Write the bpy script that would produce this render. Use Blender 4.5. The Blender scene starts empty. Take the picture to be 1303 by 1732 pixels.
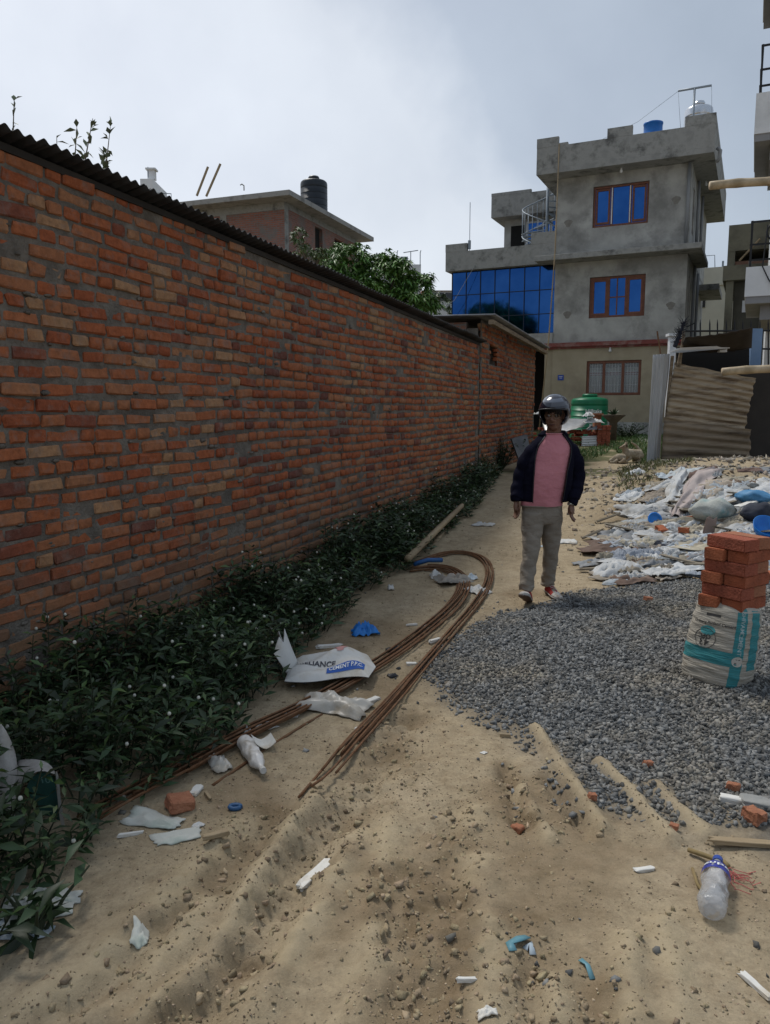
import bpy, bmesh, math, random
import numpy as np
from mathutils import Vector, Matrix, Quaternion
sc = bpy.context.scene
C = sc.collection
# ---------------------------------------------------------------- camera
FPX = 1300.0; PITCH = math.radians(7.5); EYE = 1.55
cam_d = bpy.data.cameras.new('camera'); cam = bpy.data.objects.new('camera', cam_d); C.objects.link(cam)
cam_d.sensor_fit = 'HORIZONTAL'; cam_d.sensor_width = 36.0; cam_d.lens = 36.0*FPX/1303.0
cam_d.clip_start = 0.05; cam_d.clip_end = 3000
cam.location = (0, 0, EYE); cam.rotation_euler = (math.pi/2-PITCH, 0, 0)
sc.camera = cam
# ---------------------------------------------------------------- sky and sun
SUN_AZ = math.radians(-35); SUN_EL = math.radians(58)      # azimuth from +Y, negative = left
w = bpy.data.worlds.new('World'); sc.world = w; w.use_nodes = True
nt = w.node_tree; nt.nodes.clear()
def nd(t, **k):
    n = nt.nodes.new(t)
    for a, b in k.items(): setattr(n, a, b)
    return n
out = nd('ShaderNodeOutputWorld'); bg = nd('ShaderNodeBackground'); bg.inputs['Strength'].default_value = 0.1
sky = nd('ShaderNodeTexSky', sky_type='NISHITA'); sky.sun_disc = False
sky.sun_elevation = SUN_EL; sky.sun_rotation = SUN_AZ; sky.air_density = 1.2; sky.dust_density = 3.0
tc = nd('ShaderNodeTexCoord')
dot = nd('ShaderNodeVectorMath', operation='DOT_PRODUCT'); dot.inputs[1].default_value = (-.6, .7, -.38)
nz = nd('ShaderNodeTexNoise'); nz.inputs['Scale'].default_value = 2.6; nz.inputs['Detail'].default_value = 7; nz.inputs['Roughness'].default_value = .52
nz2 = nd('ShaderNodeTexNoise'); nz2.inputs['Scale'].default_value = 6.5; nz2.inputs['Detail'].default_value = 6
ad = nd('ShaderNodeMath', operation='MULTIPLY_ADD'); ad.inputs[1].default_value = .34
rmp = nd('ShaderNodeValToRGB'); cr = rmp.color_ramp
cr.elements[0].position = .42; cr.elements[0].color = (.26, .30, .355, 1)
cr.elements[1].position = .82; cr.elements[1].color = (.49, .52, .57, 1)
for ps, cl in ((.60, (.31, .35, .41, 1)), (.665, (.45, .48, .525, 1))):
    e = cr.elements.new(ps); e.color = cl
mod = nd('ShaderNodeMix', data_type='RGBA', blend_type='MULTIPLY'); mod.inputs[0].default_value = .35
r2 = nd('ShaderNodeValToRGB'); r2.color_ramp.elements[0].position = .3; r2.color_ramp.elements[0].color = (.72, .74, .78, 1); r2.color_ramp.elements[1].position = .7; r2.color_ramp.elements[1].color = (1.12, 1.12, 1.1, 1)
scl = nd('ShaderNodeVectorMath', operation='SCALE'); scl.inputs[3].default_value = 10.0
mx = nd('ShaderNodeMix', data_type='RGBA'); mx.inputs[0].default_value = .9
L = nt.links.new
L(tc.outputs['Generated'], dot.inputs[0]); L(tc.outputs['Generated'], nz.inputs['Vector']); L(tc.outputs['Generated'], nz2.inputs['Vector'])
L(nz.outputs['Fac'], ad.inputs[0]); L(dot.outputs['Value'], ad.inputs[2]); L(ad.outputs[0], rmp.inputs[0])
L(rmp.outputs[0], mod.inputs[6]); L(nz2.outputs['Fac'], r2.inputs[0]); L(r2.outputs[0], mod.inputs[7])
L(mod.outputs[2], scl.inputs[0]); L(sky.outputs[0], mx.inputs[6]); L(scl.outputs[0], mx.inputs[7])
L(mx.outputs[2], bg.inputs['Color']); L(bg.outputs[0], out.inputs[0])
sd = bpy.data.lights.new('sun', 'SUN'); sun = bpy.data.objects.new('sun', sd); C.objects.link(sun)
sd.energy = 1.5; sd.angle = math.radians(16); sd.color = (1, .96, .9)
sv = Vector((math.sin(SUN_AZ)*math.cos(SUN_EL), math.cos(SUN_AZ)*math.cos(SUN_EL), math.sin(SUN_EL)))
sun.rotation_euler = sv.to_track_quat('Z', 'Y').to_euler()
sc.view_settings.view_transform = 'Standard'; sc.view_settings.look = 'None'
sc.view_settings.exposure = 0.7; sc.view_settings.gamma = 1.0; sc.view_settings.use_curve_mapping = False
sc.render.engine = 'CYCLES'
# ---------------------------------------------------------------- helpers
rnd = random.Random(7); rng = np.random.default_rng(7)
def ray(x, y):
    a = x-651.5; b = 866-y; F = FPX*math.cos(PITCH)+b*math.sin(PITCH)
    return a/F, (b*math.cos(PITCH)-FPX*math.sin(PITCH))/F
def atY(x, y, Y):
    a, b = ray(x, y); return Vector((a*Y, Y, EYE+b*Y))
def proj(v):
    F = v.y*math.cos(PITCH)-(v.z-EYE)*math.sin(PITCH); return 651.5+FPX*v.x/F, 866-FPX*((v.z-EYE)*math.cos(PITCH)+v.y*math.sin(PITCH))/F
def vnoise(x, y, seed=0):
    x = np.asarray(x, float); y = np.asarray(y, float)
    xi = np.floor(x).astype(np.int64); yi = np.floor(y).astype(np.int64); xf = x-xi; yf = y-yi
    def h(i, j):
        n = (i*374761393+j*668265263+seed*1442695041) & 0xffffffff
        n = ((n ^ (n >> 13))*1274126177) & 0xffffffff
        return ((n ^ (n >> 16)) & 0xffff)/65535.0
    u = xf*xf*(3-2*xf); v = yf*yf*(3-2*yf)
    return (h(xi, yi)*(1-u)+h(xi+1, yi)*u)*(1-v)+(h(xi, yi+1)*(1-u)+h(xi+1, yi+1)*u)*v
def fbm(x, y, seed=0, oct=4, gain=.5):
    s = 0; a = 1; t = 0
    for o in range(oct):
        s = s+a*vnoise(np.asarray(x)*2**o, np.asarray(y)*2**o, seed+o*17); t += a; a *= gain
    return s/t-.5
def sstep(a, b, x):
    t = np.clip((x-a)/(b-a), 0, 1); return t*t*(3-2*t)
def segdist(x, y, pts):
    best = np.full(np.shape(x), 1e9)
    for (ax, ay), (bx, by) in zip(pts[:-1], pts[1:]):
        dx, dy = bx-ax, by-ay
        t = np.clip(((x-ax)*dx+(y-ay)*dy)/(dx*dx+dy*dy+1e-9), 0, 1)
        best = np.minimum(best, np.hypot(x-ax-t*dx, y-ay-t*dy))
    return best
_ky = np.array([-300, 5.6, 8, 10, 12.5, 14, 17, 20, 27, 40, 900]); _kz = np.array([0, 0, .11, .23, .38, .46, .53, .59, .73, .9, 1.0])
_ty = np.arange(-20, 80, .1); _tz = np.convolve(np.interp(_ty, _ky, _kz), np.ones(15)/15, 'same'); _tz[:10] = 0; _tz[-10:] = _tz[-11]
def zbase(x, y):
    z = np.interp(y, _ty, _tz)
    hx = (np.asarray(x)-5.05)/2.35; hy = (np.asarray(y)-10.3)/2.5
    z = z+.60*np.exp(-(hx**2+hy**2)**1.3)                    # rubbish heap
    gx = (np.asarray(x)-2.6)/1.9; gy = (np.asarray(y)-5.0)/1.6
    z = z+.07*np.exp(-(gx**2+gy**2)**2)                      # spread gravel
    return z
def G(px, py, lift=0):
    a, b = ray(px, py); lo, hi = .5, 60.0
    for _ in range(60):
        m = (lo+hi)/2
        if EYE+b*m > float(zbase(a*m, m)): lo = m
        else: hi = m
    return Vector((a*lo, lo, EYE+b*lo+lift))
def G2(px, py): g = G(px, py); return (g.x, g.y)
RIDGES = [([(250, 1732), (330, 1660), (390, 1585), (430, 1505), (480, 1430), (530, 1365)], .045, .045),
          ([(60, 1700), (150, 1650), (240, 1560), (330, 1470), (400, 1400)], .06, .022),
          ([(905, 1232), (945, 1290), (985, 1350), (1020, 1400)], .035, .035),
          ([(1015, 1288), (1060, 1330), (1100, 1380), (1135, 1420)], .035, .03),
          ([(1110, 1330), (1150, 1370), (1190, 1410)], .04, .025),
          ([(880, 1330), (905, 1380), (930, 1420)], .035, .025),
          ([(1062, 1590), (1066, 1660), (1075, 1732)], .045, .03),
          ([(600, 1732), (640, 1600), (640, 1480), (660, 1390)], .06, .02),
          ([(930, 1650), (950, 1732)], .04, .02), ([(420, 1732), (500, 1600), (560, 1500), (610, 1410)], .05, .03), ([(160, 1732), (260, 1640), (350, 1530)], .05, .025), ([(830, 1732), (835, 1600), (815, 1480), (800, 1370)], .06, .014), ([(1150, 1732), (1140, 1640), (1120, 1560)], .05, .018)]
RUTS = [([(90, 1732), (200, 1640), (310, 1540), (400, 1440), (470, 1370)], .07, .028), ([(760, 1732), (770, 1620), (760, 1500), (765, 1380)], .07, .012), ([(330, 1732), (430, 1590), (480, 1520), (550, 1420), (640, 1300), (690, 1210)], .10, .035),
        ([(850, 1290), (870, 1345), (880, 1395)], .035, .03), ([(925, 1310), (965, 1370), (1000, 1410)], .03, .02),
        ([(700, 1732), (690, 1600), (665, 1500)], .09, .02), ([(900, 1732), (910, 1650), (890, 1590)], .08, .02), ([(1000, 1732), (1010, 1660)], .06, .02)]
RIDGES = [([G2(*p) for p in ps], wd, h) for ps, wd, h in RIDGES]
RUTS = [([G2(*p) for p in ps], wd, h) for ps, wd, h in RUTS]
def rutmask(x, y):
    m = np.zeros(np.shape(x))
    for ps, wd, h in RUTS: m = np.maximum(m, np.exp(-(segdist(x, y, ps)/(wd*1.4))**2))
    return m
GRAVEL = np.array([G2(*p) for p in [(850, 1035), (780, 1080), (735, 1130), (790, 1185), (850, 1215), (900, 1262), (960, 1300), (1010, 1365), (1040, 1340), (1100, 1370), (1150, 1400), (1200, 1395), (1240, 1370), (1303, 1420)]]
                  +[(2.6, 2.9), (5.2, 3.2), (5.4, 6.3)]+[G2(*p) for p in [(1303, 985), (1180, 985), (1060, 995), (960, 1000), (925, 1015)]])
def inpoly(x, y, P):
    c = np.zeros(np.shape(x), bool); n = len(P); j = n-1
    for i in range(n):
        xi, yi = P[i]; xj, yj = P[j]
        c ^= ((yi > y) != (yj > y)) & (x < (xj-xi)*(y-yi)/(yj-yi+1e-12)+xi); j = i
    return c
def gravmask(x, y):
    d = segdist(x, y, list(map(tuple, GRAVEL))+[tuple(GRAVEL[0])])
    d = np.where(inpoly(x, y, GRAVEL), d, -d)
    d = d+.22*fbm(x*3, y*3, 5)+.10*fbm(x*11, y*11, 6)
    m = sstep(-.22, .16, d)
    for ps, wd, h in RIDGES[2:6]: m = m*(1-.9*np.exp(-(segdist(x, y, ps)/(wd*1.3))**2))
    return m
def zg(x, y):
    x = np.asarray(x, float); y = np.asarray(y, float)
    z = zbase(x, y)
    near = np.clip(1.4-y/14, .25, 1)
    z = z+(.05*fbm(x*.9, y*.9, 1)+.028*fbm(x*3.1, y*3.1, 2))*sstep(.5, 3, y)*1.0
    for ps, wd, h in RIDGES:
        wv = 1+.8*fbm(x*9, y*9, 33); z = z+1.3*h*np.exp(-(segdist(x, y, ps)/(wd*wv))**2)
    for ps, wd, h in RUTS: z = z-h*np.exp(-(segdist(x, y, ps)/wd)**2)
    rm = rutmask(x, y)
    z = z+near*(.018+.06*rm)*fbm(x*13, y*13, 3, 3)+near*(.009+.022*rm)*fbm(x*38, y*38, 4, 2)
    hm = np.exp(-((((x-4.6)/2.9)**2+((y-9.8)/2.9)**2)**2)); z = z+hm*.12*fbm(x*2.6, y*2.6, 8)
    z = z+.012*gravmask(x, y)
    return z-.06*np.exp(-((x-1.2)**2+(y-6.1)**2)/.55)
def zgs(x, y): return float(zg(np.array([x]), np.array([y]))[0])
def GG(px, py, lift=0):
    g = G(px, py); g.z = zgs(g.x, g.y)+lift; return g
# mesh builder
class MB:
    def __init__(s): s.v = []; s.f = []; s.m = []; s.cur = 0
    def add(s, vs, fs):
        o = len(s.v); s.v += [tuple(v) for v in vs]; s.f += [tuple(i+o for i in f) for f in fs]; s.m += [s.cur]*len(fs); return s
    def box(s, c, d, R=None):
        hx, hy, hz = d[0]/2, d[1]/2, d[2]/2; c = Vector(c)
        vs = [Vector((x, y, z)) for x in (-hx, hx) for y in (-hy, hy) for z in (-hz, hz)]
        if R is not None: vs = [R @ v for v in vs]
        return s.add([v+c for v in vs], [(0, 1, 3, 2), (4, 6, 7, 5), (0, 4, 5, 1), (2, 3, 7, 6), (0, 2, 6, 4), (1, 5, 7, 3)])
    def loft(s, rings, caps=True, closed=True):
        n = len(rings[0]); o = len(s.v); vs = [tuple(p) for r in rings for p in r]; fs = []
        for i in range(len(rings)-1):
            for j in range(n if closed else n-1):
                k = (j+1) % n; fs.append((i*n+j, i*n+k, (i+1)*n+k, (i+1)*n+j))
        if caps and closed: fs.append(tuple(range(n-1, -1, -1))); fs.append(tuple((len(rings)-1)*n+j for j in range(n)))
        return s.add(vs, fs)
    def tube(s, pts, r, n=8, caps=True, flat=1.0):
        pts = [Vector(p) for p in pts]; N = len(pts); rs = r if isinstance(r, (list, tuple)) else [r]*N
        t0 = (pts[1]-pts[0]).normalized(); a = t0.orthogonal().normalized(); rings = []
        for i in range(N):
            t = ((pts[min(i+1, N-1)]-pts[max(i-1, 0)])).normalized()
            a = (a-t*a.dot(t)).normalized(); b = t.cross(a)
            rings.append([pts[i]+a*(rs[i]*math.cos(2*math.pi*k/n))+b*(rs[i]*flat*math.sin(2*math.pi*k/n)) for k in range(n)])
        return s.loft(rings, caps)
    def lathe(s, prof, c=(0, 0, 0), n=24, caps=True):
        return s.loft([[(c[0]+r*math.cos(2*math.pi*k/n), c[1]+r*math.sin(2*math.pi*k/n), c[2]+z) for k in range(n)] for r, z in prof], caps)
    def sheet(s, P, th=None):                      # P[i][j] grid of points; th = thickness vector
        n = len(P); m = len(P[0]); vs = [p for r in P for p in r]
        fs = [(i*m+j, i*m+j+1, (i+1)*m+j+1, (i+1)*m+j) for i in range(n-1) for j in range(m-1)]
        if th is not None:
            t = Vector(th); k = n*m; vs = [Vector(p) for p in vs]; vs = vs+[p-t for p in vs]
            fs2 = [tuple(k+i for i in reversed(f)) for f in fs]
            rim = [i for i in range(m)]+[i*m+m-1 for i in range(1, n)]+[(n-1)*m+j for j in range(m-2, -1, -1)]+[i*m for i in range(n-2, 0, -1)]
            fs = fs+fs2+[(rim[(i+1) % len(rim)], rim[i], rim[i]+k, rim[(i+1) % len(rim)]+k) for i in range(len(rim))]
        return s.add(vs, fs)
    def xf(s, fn): s.v = [tuple(fn(Vector(v))) for v in s.v]; return s
    def build(s, name, mat, parent=None, smooth=False, base=None):
        me = bpy.data.meshes.new(name)
        b = Vector(base) if base is not None else (Vector(parent['_b']) if parent is not None and '_b' in parent else Vector((0, 0, 0)))
        me.from_pydata([tuple(Vector(v)-b) for v in s.v], [], s.f); 
        for m_ in (mat if isinstance(mat, (list, tuple)) else [mat]): me.materials.append(m_)
        if any(s.m): me.polygons.foreach_set('material_index', s.m)
        if smooth: me.polygons.foreach_set('use_smooth', [True]*len(me.polygons))
        me.update()
        o = bpy.data.objects.new(name, me); C.objects.link(o)
        if parent is not None: o.parent = parent; o['_b'] = tuple(b)
        else: o.location = b
        return o
def tag(o, label=None, cat=None, group=None, kind=None):
    if label: o['label'] = label
    if cat: o['category'] = cat
    if group: o['group'] = group
    if kind: o['kind'] = kind
    return o
def thing(name, label, cat, base=(0, 0, 0), group=None):
    o = bpy.data.objects.new(name, None); C.objects.link(o); o.location = base; o['_b'] = tuple(base); o.empty_display_size = .2
    return tag(o, label, cat, group)
def npobj(name, verts, faces, mat, parent=None, smooth=False, midx=None):
    me = bpy.data.meshes.new(name); verts = np.asarray(verts, np.float32); faces = np.asarray(faces, np.int32)
    k = faces.shape[1]
    me.vertices.add(len(verts)); me.vertices.foreach_set('co', verts.ravel())
    me.loops.add(faces.size); me.loops.foreach_set('vertex_index', faces.ravel())
    me.polygons.add(len(faces)); me.polygons.foreach_set('loop_start', np.arange(0, faces.size, k, dtype=np.int32))
    me.polygons.foreach_set('loop_total', np.full(len(faces), k, np.int32))
    for m_ in (mat if isinstance(mat, (list, tuple)) else [mat]): me.materials.append(m_)
    if midx is not None: me.polygons.foreach_set('material_index', np.asarray(midx, np.int32))
    if smooth: me.polygons.foreach_set('use_smooth', np.ones(len(faces), bool))
    me.update(); me.validate()
    o = bpy.data.objects.new(name, me); C.objects.link(o)
    if parent is not None: o.parent = parent
    return o
def smooth_sub(o, lv=1):
    m = o.modifiers.new('sub', 'SUBSURF'); m.levels = lv; m.render_levels = lv; return o
def bev(o, wd=.005, seg=1):
    m = o.modifiers.new('bev', 'BEVEL'); m.width = wd; m.segments = seg; m.limit_method = 'ANGLE'; return o
# ---------------------------------------------------------------- materials
MATS = {}
def M(name, c1, c2=None, scale=6, rough=.85, bump=0, bscale=40, metal=0, rand=None, spread=.25, c3=None, s3=1.5, coat=0, alpha=1, stretch=(1, 1, 1), trans=0, detail=6, lo=.35, hi=.65, spec=.35, sss=0):
    """noise between c1 and c2; c3 = second, larger stain; rand = 'island' | 'object' brightness variation"""
    if name in MATS: return MATS[name]
    m = bpy.data.materials.new(name); m.use_nodes = True; t = m.node_tree; N = t.nodes; K = t.links.new
    p = N['Principled BSDF']; p.inputs['Roughness'].default_value = rough; p.inputs['Metallic'].default_value = metal
    p.inputs['Specular IOR Level'].default_value = spec
    if coat: p.inputs['Coat Weight'].default_value = coat; p.inputs['Coat Roughness'].default_value = .08
    if alpha < 1: p.inputs['Alpha'].default_value = alpha
    if trans: p.inputs['Transmission Weight'].default_value = trans
    if sss: p.inputs['Subsurface Weight'].default_value = sss; p.inputs['Subsurface Radius'].default_value = (.01, .004, .002)
    co = N.new('ShaderNodeTexCoord'); mp = N.new('ShaderNodeMapping'); mp.inputs['Scale'].default_value = stretch
    K(co.outputs['Object'], mp.inputs[0]); V = mp.outputs[0]
    col = None
    def rgb(c): n = N.new('ShaderNodeRGB'); n.outputs[0].default_value = (*c, 1); return n.outputs[0]
    if c2 is None: col = rgb(c1)
    else:
        n = N.new('ShaderNodeTexNoise'); n.inputs['Scale'].default_value = scale; n.inputs['Detail'].default_value = detail; n.inputs['Roughness'].default_value = .6
        K(V, n.inputs['Vector']); r = N.new('ShaderNodeValToRGB'); r.color_ramp.elements[0].position = lo; r.color_ramp.elements[1].position = hi
        r.color_ramp.elements[0].color = (*c1, 1); r.color_ramp.elements[1].color = (*c2, 1); K(n.outputs['Fac'], r.inputs[0]); col = r.outputs[0]
    if c3 is not None:
        n = N.new('ShaderNodeTexNoise'); n.inputs['Scale'].default_value = s3; n.inputs['Detail'].default_value = 8; n.inputs['Roughness'].default_value = .65
        K(V, n.inputs['Vector']); r = N.new('ShaderNodeValToRGB'); r.color_ramp.elements[0].position = .48; r.color_ramp.elements[1].position = .66
        x = N.new('ShaderNodeMix'); x.data_type = 'RGBA'; K(n.outputs['Fac'], r.inputs[0]); K(r.outputs[0], x.inputs[0]); K(col, x.inputs[6]); x.inputs[7].default_value = (*c3, 1); col = x.outputs[2]
    if rand:
        if rand == 'island': g = N.new('ShaderNodeNewGeometry'); src = g.outputs['Random Per Island']
        else: g = N.new('ShaderNodeObjectInfo'); src = g.outputs['Random']
        mr = N.new('ShaderNodeMapRange'); mr.inputs[3].default_value = 1-spread; mr.inputs[4].default_value = 1+spread
        K(src, mr.inputs[0]); h = N.new('ShaderNodeHueSaturation'); K(mr.outputs[0], h.inputs['Value']); K(col, h.inputs['Color'])
        hm = N.new('ShaderNodeMath'); hm.operation = 'MULTIPLY'; hm.inputs[1].default_value = 7.31; fr = N.new('ShaderNodeMath'); fr.operation = 'FRACT'
        K(src, hm.inputs[0]); K(hm.outputs[0], fr.inputs[0]); mr2 = N.new('ShaderNodeMapRange'); mr2.inputs[3].default_value = .485; mr2.inputs[4].default_value = .515
        K(fr.outputs[0], mr2.inputs[0]); K(mr2.outputs[0], h.inputs['Hue']); col = h.outputs[0]
    K(col, p.inputs['Base Color'])
    if bump:
        n = N.new('ShaderNodeTexNoise'); n.inputs['Scale'].default_value = bscale; n.inputs['Detail'].default_value = 5; K(V, n.inputs['Vector'])
        b = N.new('ShaderNodeBump'); b.inputs['Strength'].default_value = bump; b.inputs['Distance'].default_value = .02; K(n.outputs['Fac'], b.inputs['Height']); K(b.outputs[0], p.inputs['Normal'])
    MATS[name] = m; return m
def brickmat(name, rand):
    m = bpy.data.materials.new(name); m.use_nodes = True; t = m.node_tree; N = t.nodes; K = t.links.new
    p = N['Principled BSDF']; p.inputs['Roughness'].default_value = .92; p.inputs['Specular IOR Level'].default_value = .2
    g = N.new('ShaderNodeNewGeometry'); src = g.outputs['Random Per Island']
    if rand == 'object': oi = N.new('ShaderNodeObjectInfo'); src = oi.outputs['Random']
    r = N.new('ShaderNodeValToRGB'); E = r.color_ramp.elements; r.color_ramp.interpolation = 'LINEAR'
    E[0].position = 0; E[0].color = (.15, .06, .045, 1); E[1].position = 1; E[1].color = (.36, .21, .115, 1)
    for ps, cl in ((.08, (.20, .07, .045)), (.15, (.29, .085, .040)), (.38, (.345, .108, .047)), (.62, (.35, .125, .057)), (.84, (.34, .148, .075)), (.95, (.34, .17, .09))):
        e = E.new(ps); e.color = (*cl, 1)
    nl = N.new('ShaderNodeTexNoise'); nl.inputs['Scale'].default_value = .45; nl.inputs['Detail'].default_value = 3
    sub = N.new('ShaderNodeMath'); sub.operation = 'MULTIPLY_ADD'; sub.inputs[1].default_value = 1.1; sub.inputs[2].default_value = -.55
    add = N.new('ShaderNodeMath'); add.operation = 'ADD'; add.use_clamp = True
    K(g.outputs['Position'], nl.inputs['Vector']); K(nl.outputs['Fac'], sub.inputs[0]); K(sub.outputs[0], add.inputs[0]); K(src, add.inputs[1]); K(add.outputs[0], r.inputs[0])
    n2 = N.new('ShaderNodeTexNoise'); n2.inputs['Scale'].default_value = 26; n2.inputs['Detail'].default_value = 8; n2.inputs['Roughness'].default_value = .7
    K(g.outputs['Position'], n2.inputs['Vector'])
    v2 = N.new('ShaderNodeValToRGB'); v2.color_ramp.elements[0].position = .3; v2.color_ramp.elements[0].color = (.62, .6, .6, 1); v2.color_ramp.elements[1].position = .7; v2.color_ramp.elements[1].color = (1.2, 1.15, 1.1, 1)
    K(n2.outputs['Fac'], v2.inputs[0]); mu = N.new('ShaderNodeMix'); mu.data_type = 'RGBA'; mu.blend_type = 'MULTIPLY'; mu.inputs[0].default_value = 1
    K(r.outputs[0], mu.inputs[6]); K(v2.outputs[0], mu.inputs[7])
    # mortar smears and dirt
    n3 = N.new('ShaderNodeTexNoise'); n3.inputs['Scale'].default_value = 9; n3.inputs['Detail'].default_value = 9; n3.inputs['Roughness'].default_value = .75
    K(g.outputs['Position'], n3.inputs['Vector']); r3 = N.new('ShaderNodeValToRGB'); r3.color_ramp.elements[0].position = .51; r3.color_ramp.elements[1].position = .74; r3.color_ramp.elements[1].color = (.75, .75, .75, 1)
    K(n3.outputs['Fac'], r3.inputs[0]); ms = N.new('ShaderNodeMix'); ms.data_type = 'RGBA'; K(r3.outputs[0], ms.inputs[0]); K(mu.outputs[2], ms.inputs[6]); ms.inputs[7].default_value = (.21, .185, .165, 1)
    # splashed mud on the lowest courses
    sx = N.new('ShaderNodeSeparateXYZ'); K(g.outputs['Position'], sx.inputs[0]); n4 = N.new('ShaderNodeTexNoise'); n4.inputs['Scale'].default_value = 1.6; n4.inputs['Detail'].default_value = 6
    K(g.outputs['Position'], n4.inputs['Vector']); a4 = N.new('ShaderNodeMath'); a4.operation = 'MULTIPLY_ADD'; a4.inputs[1].default_value = -1.5; K(n4.outputs['Fac'], a4.inputs[0]); K(sx.outputs[2], a4.inputs[2])
    r4 = N.new('ShaderNodeMapRange'); r4.inputs[1].default_value = -.5; r4.inputs[2].default_value = .15; r4.inputs[3].default_value = .75; r4.inputs[4].default_value = 0; K(a4.outputs[0], r4.inputs[0])
    md = N.new('ShaderNodeMix'); md.data_type = 'RGBA'; K(r4.outputs[0], md.inputs[0]); K(ms.outputs[2], md.inputs[6]); md.inputs[7].default_value = (.2, .135, .08, 1)
    K(md.outputs[2], p.inputs['Base Color'])
    b = N.new('ShaderNodeBump'); b.inputs['Strength'].default_value = .7; b.inputs['Distance'].default_value = .012; K(n2.outputs['Fac'], b.inputs['Height']); K(b.outputs[0], p.inputs['Normal'])
    return m
def groundmat():
    m = bpy.data.materials.new('dirt'); m.use_nodes = True; t = m.node_tree; N = t.nodes; K = t.links.new
    p = N['Principled BSDF']; p.inputs['Roughness'].default_value = .95; p.inputs['Specular IOR Level'].default_value = .15
    g = N.new('ShaderNodeNewGeometry'); P = g.outputs['Position']
    def noise(s, d=6, ro=.6):
        n = N.new('ShaderNodeTexNoise'); n.inputs['Scale'].default_value = s; n.inputs['Detail'].default_value = d; n.inputs['Roughness'].default_value = ro; K(P, n.inputs['Vector']); return n.outputs['Fac']
    def ramp(f, stops):
        r = N.new('ShaderNodeValToRGB'); E = r.color_ramp.elements; E[0].position, c = stops[0]; E[0].color = (*c, 1); E[1].position, c = stops[-1]; E[1].color = (*c, 1)
        for q, c in stops[1:-1]: e = E.new(q); e.color = (*c, 1)
        K(f, r.inputs[0]); return r.outputs[0]
    def mix(f, a, b, bl='MIX'):
        x = N.new('ShaderNodeMix'); x.data_type = 'RGBA'; x.blend_type = bl
        if isinstance(f, float): x.inputs[0].default_value = f
        else: K(f, x.inputs[0])
        for i, c in ((6, a), (7, b)):
            if isinstance(c, tuple): x.inputs[i].default_value = (*c, 1)
            else: K(c, x.inputs[i])
        return x.outputs[2]
    c = ramp(noise(1.3), [(.3, (.305, .24, .155)), (.5, (.37, .30, .20)), (.7, (.42, .345, .24))])
    c = mix(.8, c, ramp(noise(14, 8, .7), [(.3, (.66, .63, .6)), (.55, (1, 1, 1)), (.75, (1.15, 1.15, 1.12))]), 'MULTIPLY')
    c = mix(.85, c, ramp(noise(70, 8, .8), [(.30, (.6, .58, .55)), (.46, (1, 1, 1)), (.70, (1.3, 1.27, 1.25))]), 'MULTIPLY')
    at = N.new('ShaderNodeAttribute'); at.attribute_name = 'zone'; sp = N.new('ShaderNodeSeparateColor'); K(at.outputs['Color'], sp.inputs[0])
    c = mix(sp.outputs[1], c, ramp(noise(11, 8, .7), [(.35, (.17, .125, .072)), (.6, (.27, .20, .125))]))     # damp churned soil
    c = mix(at.outputs['Alpha'], c, ramp(noise(20, 8, .7), [(.3, (.40, .325, .205)), (.6, (.49, .40, .265))]))   # dry dusty ridges
    c = mix(sp.outputs[0], c, ramp(noise(55, 5, .8), [(.3, (.03, .032, .034)), (.5, (.08, .083, .085)), (.7, (.16, .163, .165))]))     # grit under the gravel
    c = mix(sp.outputs[2], c, ramp(noise(6, 8, .7), [(.35, (.05, .075, .025)), (.6, (.16, .14, .075))]))      # thin grass and moss
    K(c, p.inputs['Base Color'])
    b = N.new('ShaderNodeBump'); b.inputs['Strength'].default_value = .6; b.inputs['Distance'].default_value = .025; K(noise(38, 12, .82), b.inputs['Height']); K(b.outputs[0], p.inputs['Normal'])
    return m
CONC = lambda: M('cement_render', (.28, .28, .265), (.42, .42, .40), 1.3, .9, .25, 30, c3=(.20, .20, .19), s3=1.1)
STAIN = lambda: M('stained_concrete', (.23, .23, .22), (.36, .36, .34), 2.2, .9, .3, 30, c3=(.11, .11, .105), s3=2.2)
# ---------------------------------------------------------------- ground: one sheet, fine near the camera
def axis(a, b, fine, lo, hi, growth):
    v = [a]
    x = a
    while x < b: x += fine; v.append(x)
    st = fine
    while v[-1] < hi: st *= growth; v.append(v[-1]+st)
    st = fine; left = [a]
    while left[-1] > lo: st *= growth; left.append(left[-1]-st)
    return np.array(left[:0:-1]+v)
XS = axis(-2.0, 3.4, .020, -700, 700, 1.07)
ys = [1.2]
while ys[-1] < 900: ys.append(ys[-1]+max(.016, .0062*ys[-1] if ys[-1] < 12 else .0062*ys[-1]*(ys[-1]/12)**1.6))
st = .03; back = [1.2]
while back[-1] > -300: st *= 1.18; back.append(back[-1]-st)
YS = np.array(back[:0:-1]+ys)
GX, GY = np.meshgrid(XS, YS); GZ = zg(GX, GY)
nx, ny = len(XS), len(YS); ii = np.arange(ny-1)[:, None]*nx+np.arange(nx-1)[None, :]
Fq = np.stack([ii, ii+1, ii+nx+1, ii+nx], -1).reshape(-1, 4)
ground = npobj('ground', np.stack([GX, GY, GZ], -1).reshape(-1, 3), Fq, groundmat(), smooth=True); tag(ground, kind='structure')
ca = ground.data.color_attributes.new('zone', 'FLOAT_COLOR', 'POINT')
gm = gravmask(GX, GY)
dm = np.clip(rutmask(GX, GY)*.9*sstep(-.2, .15, fbm(GX*5, GY*5, 21))+.65*sstep(.04, .26, fbm(GX*1.7, GY*1.7, 22)), 0, 1)*(GY < 9)
dry = np.zeros_like(GX)
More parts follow.
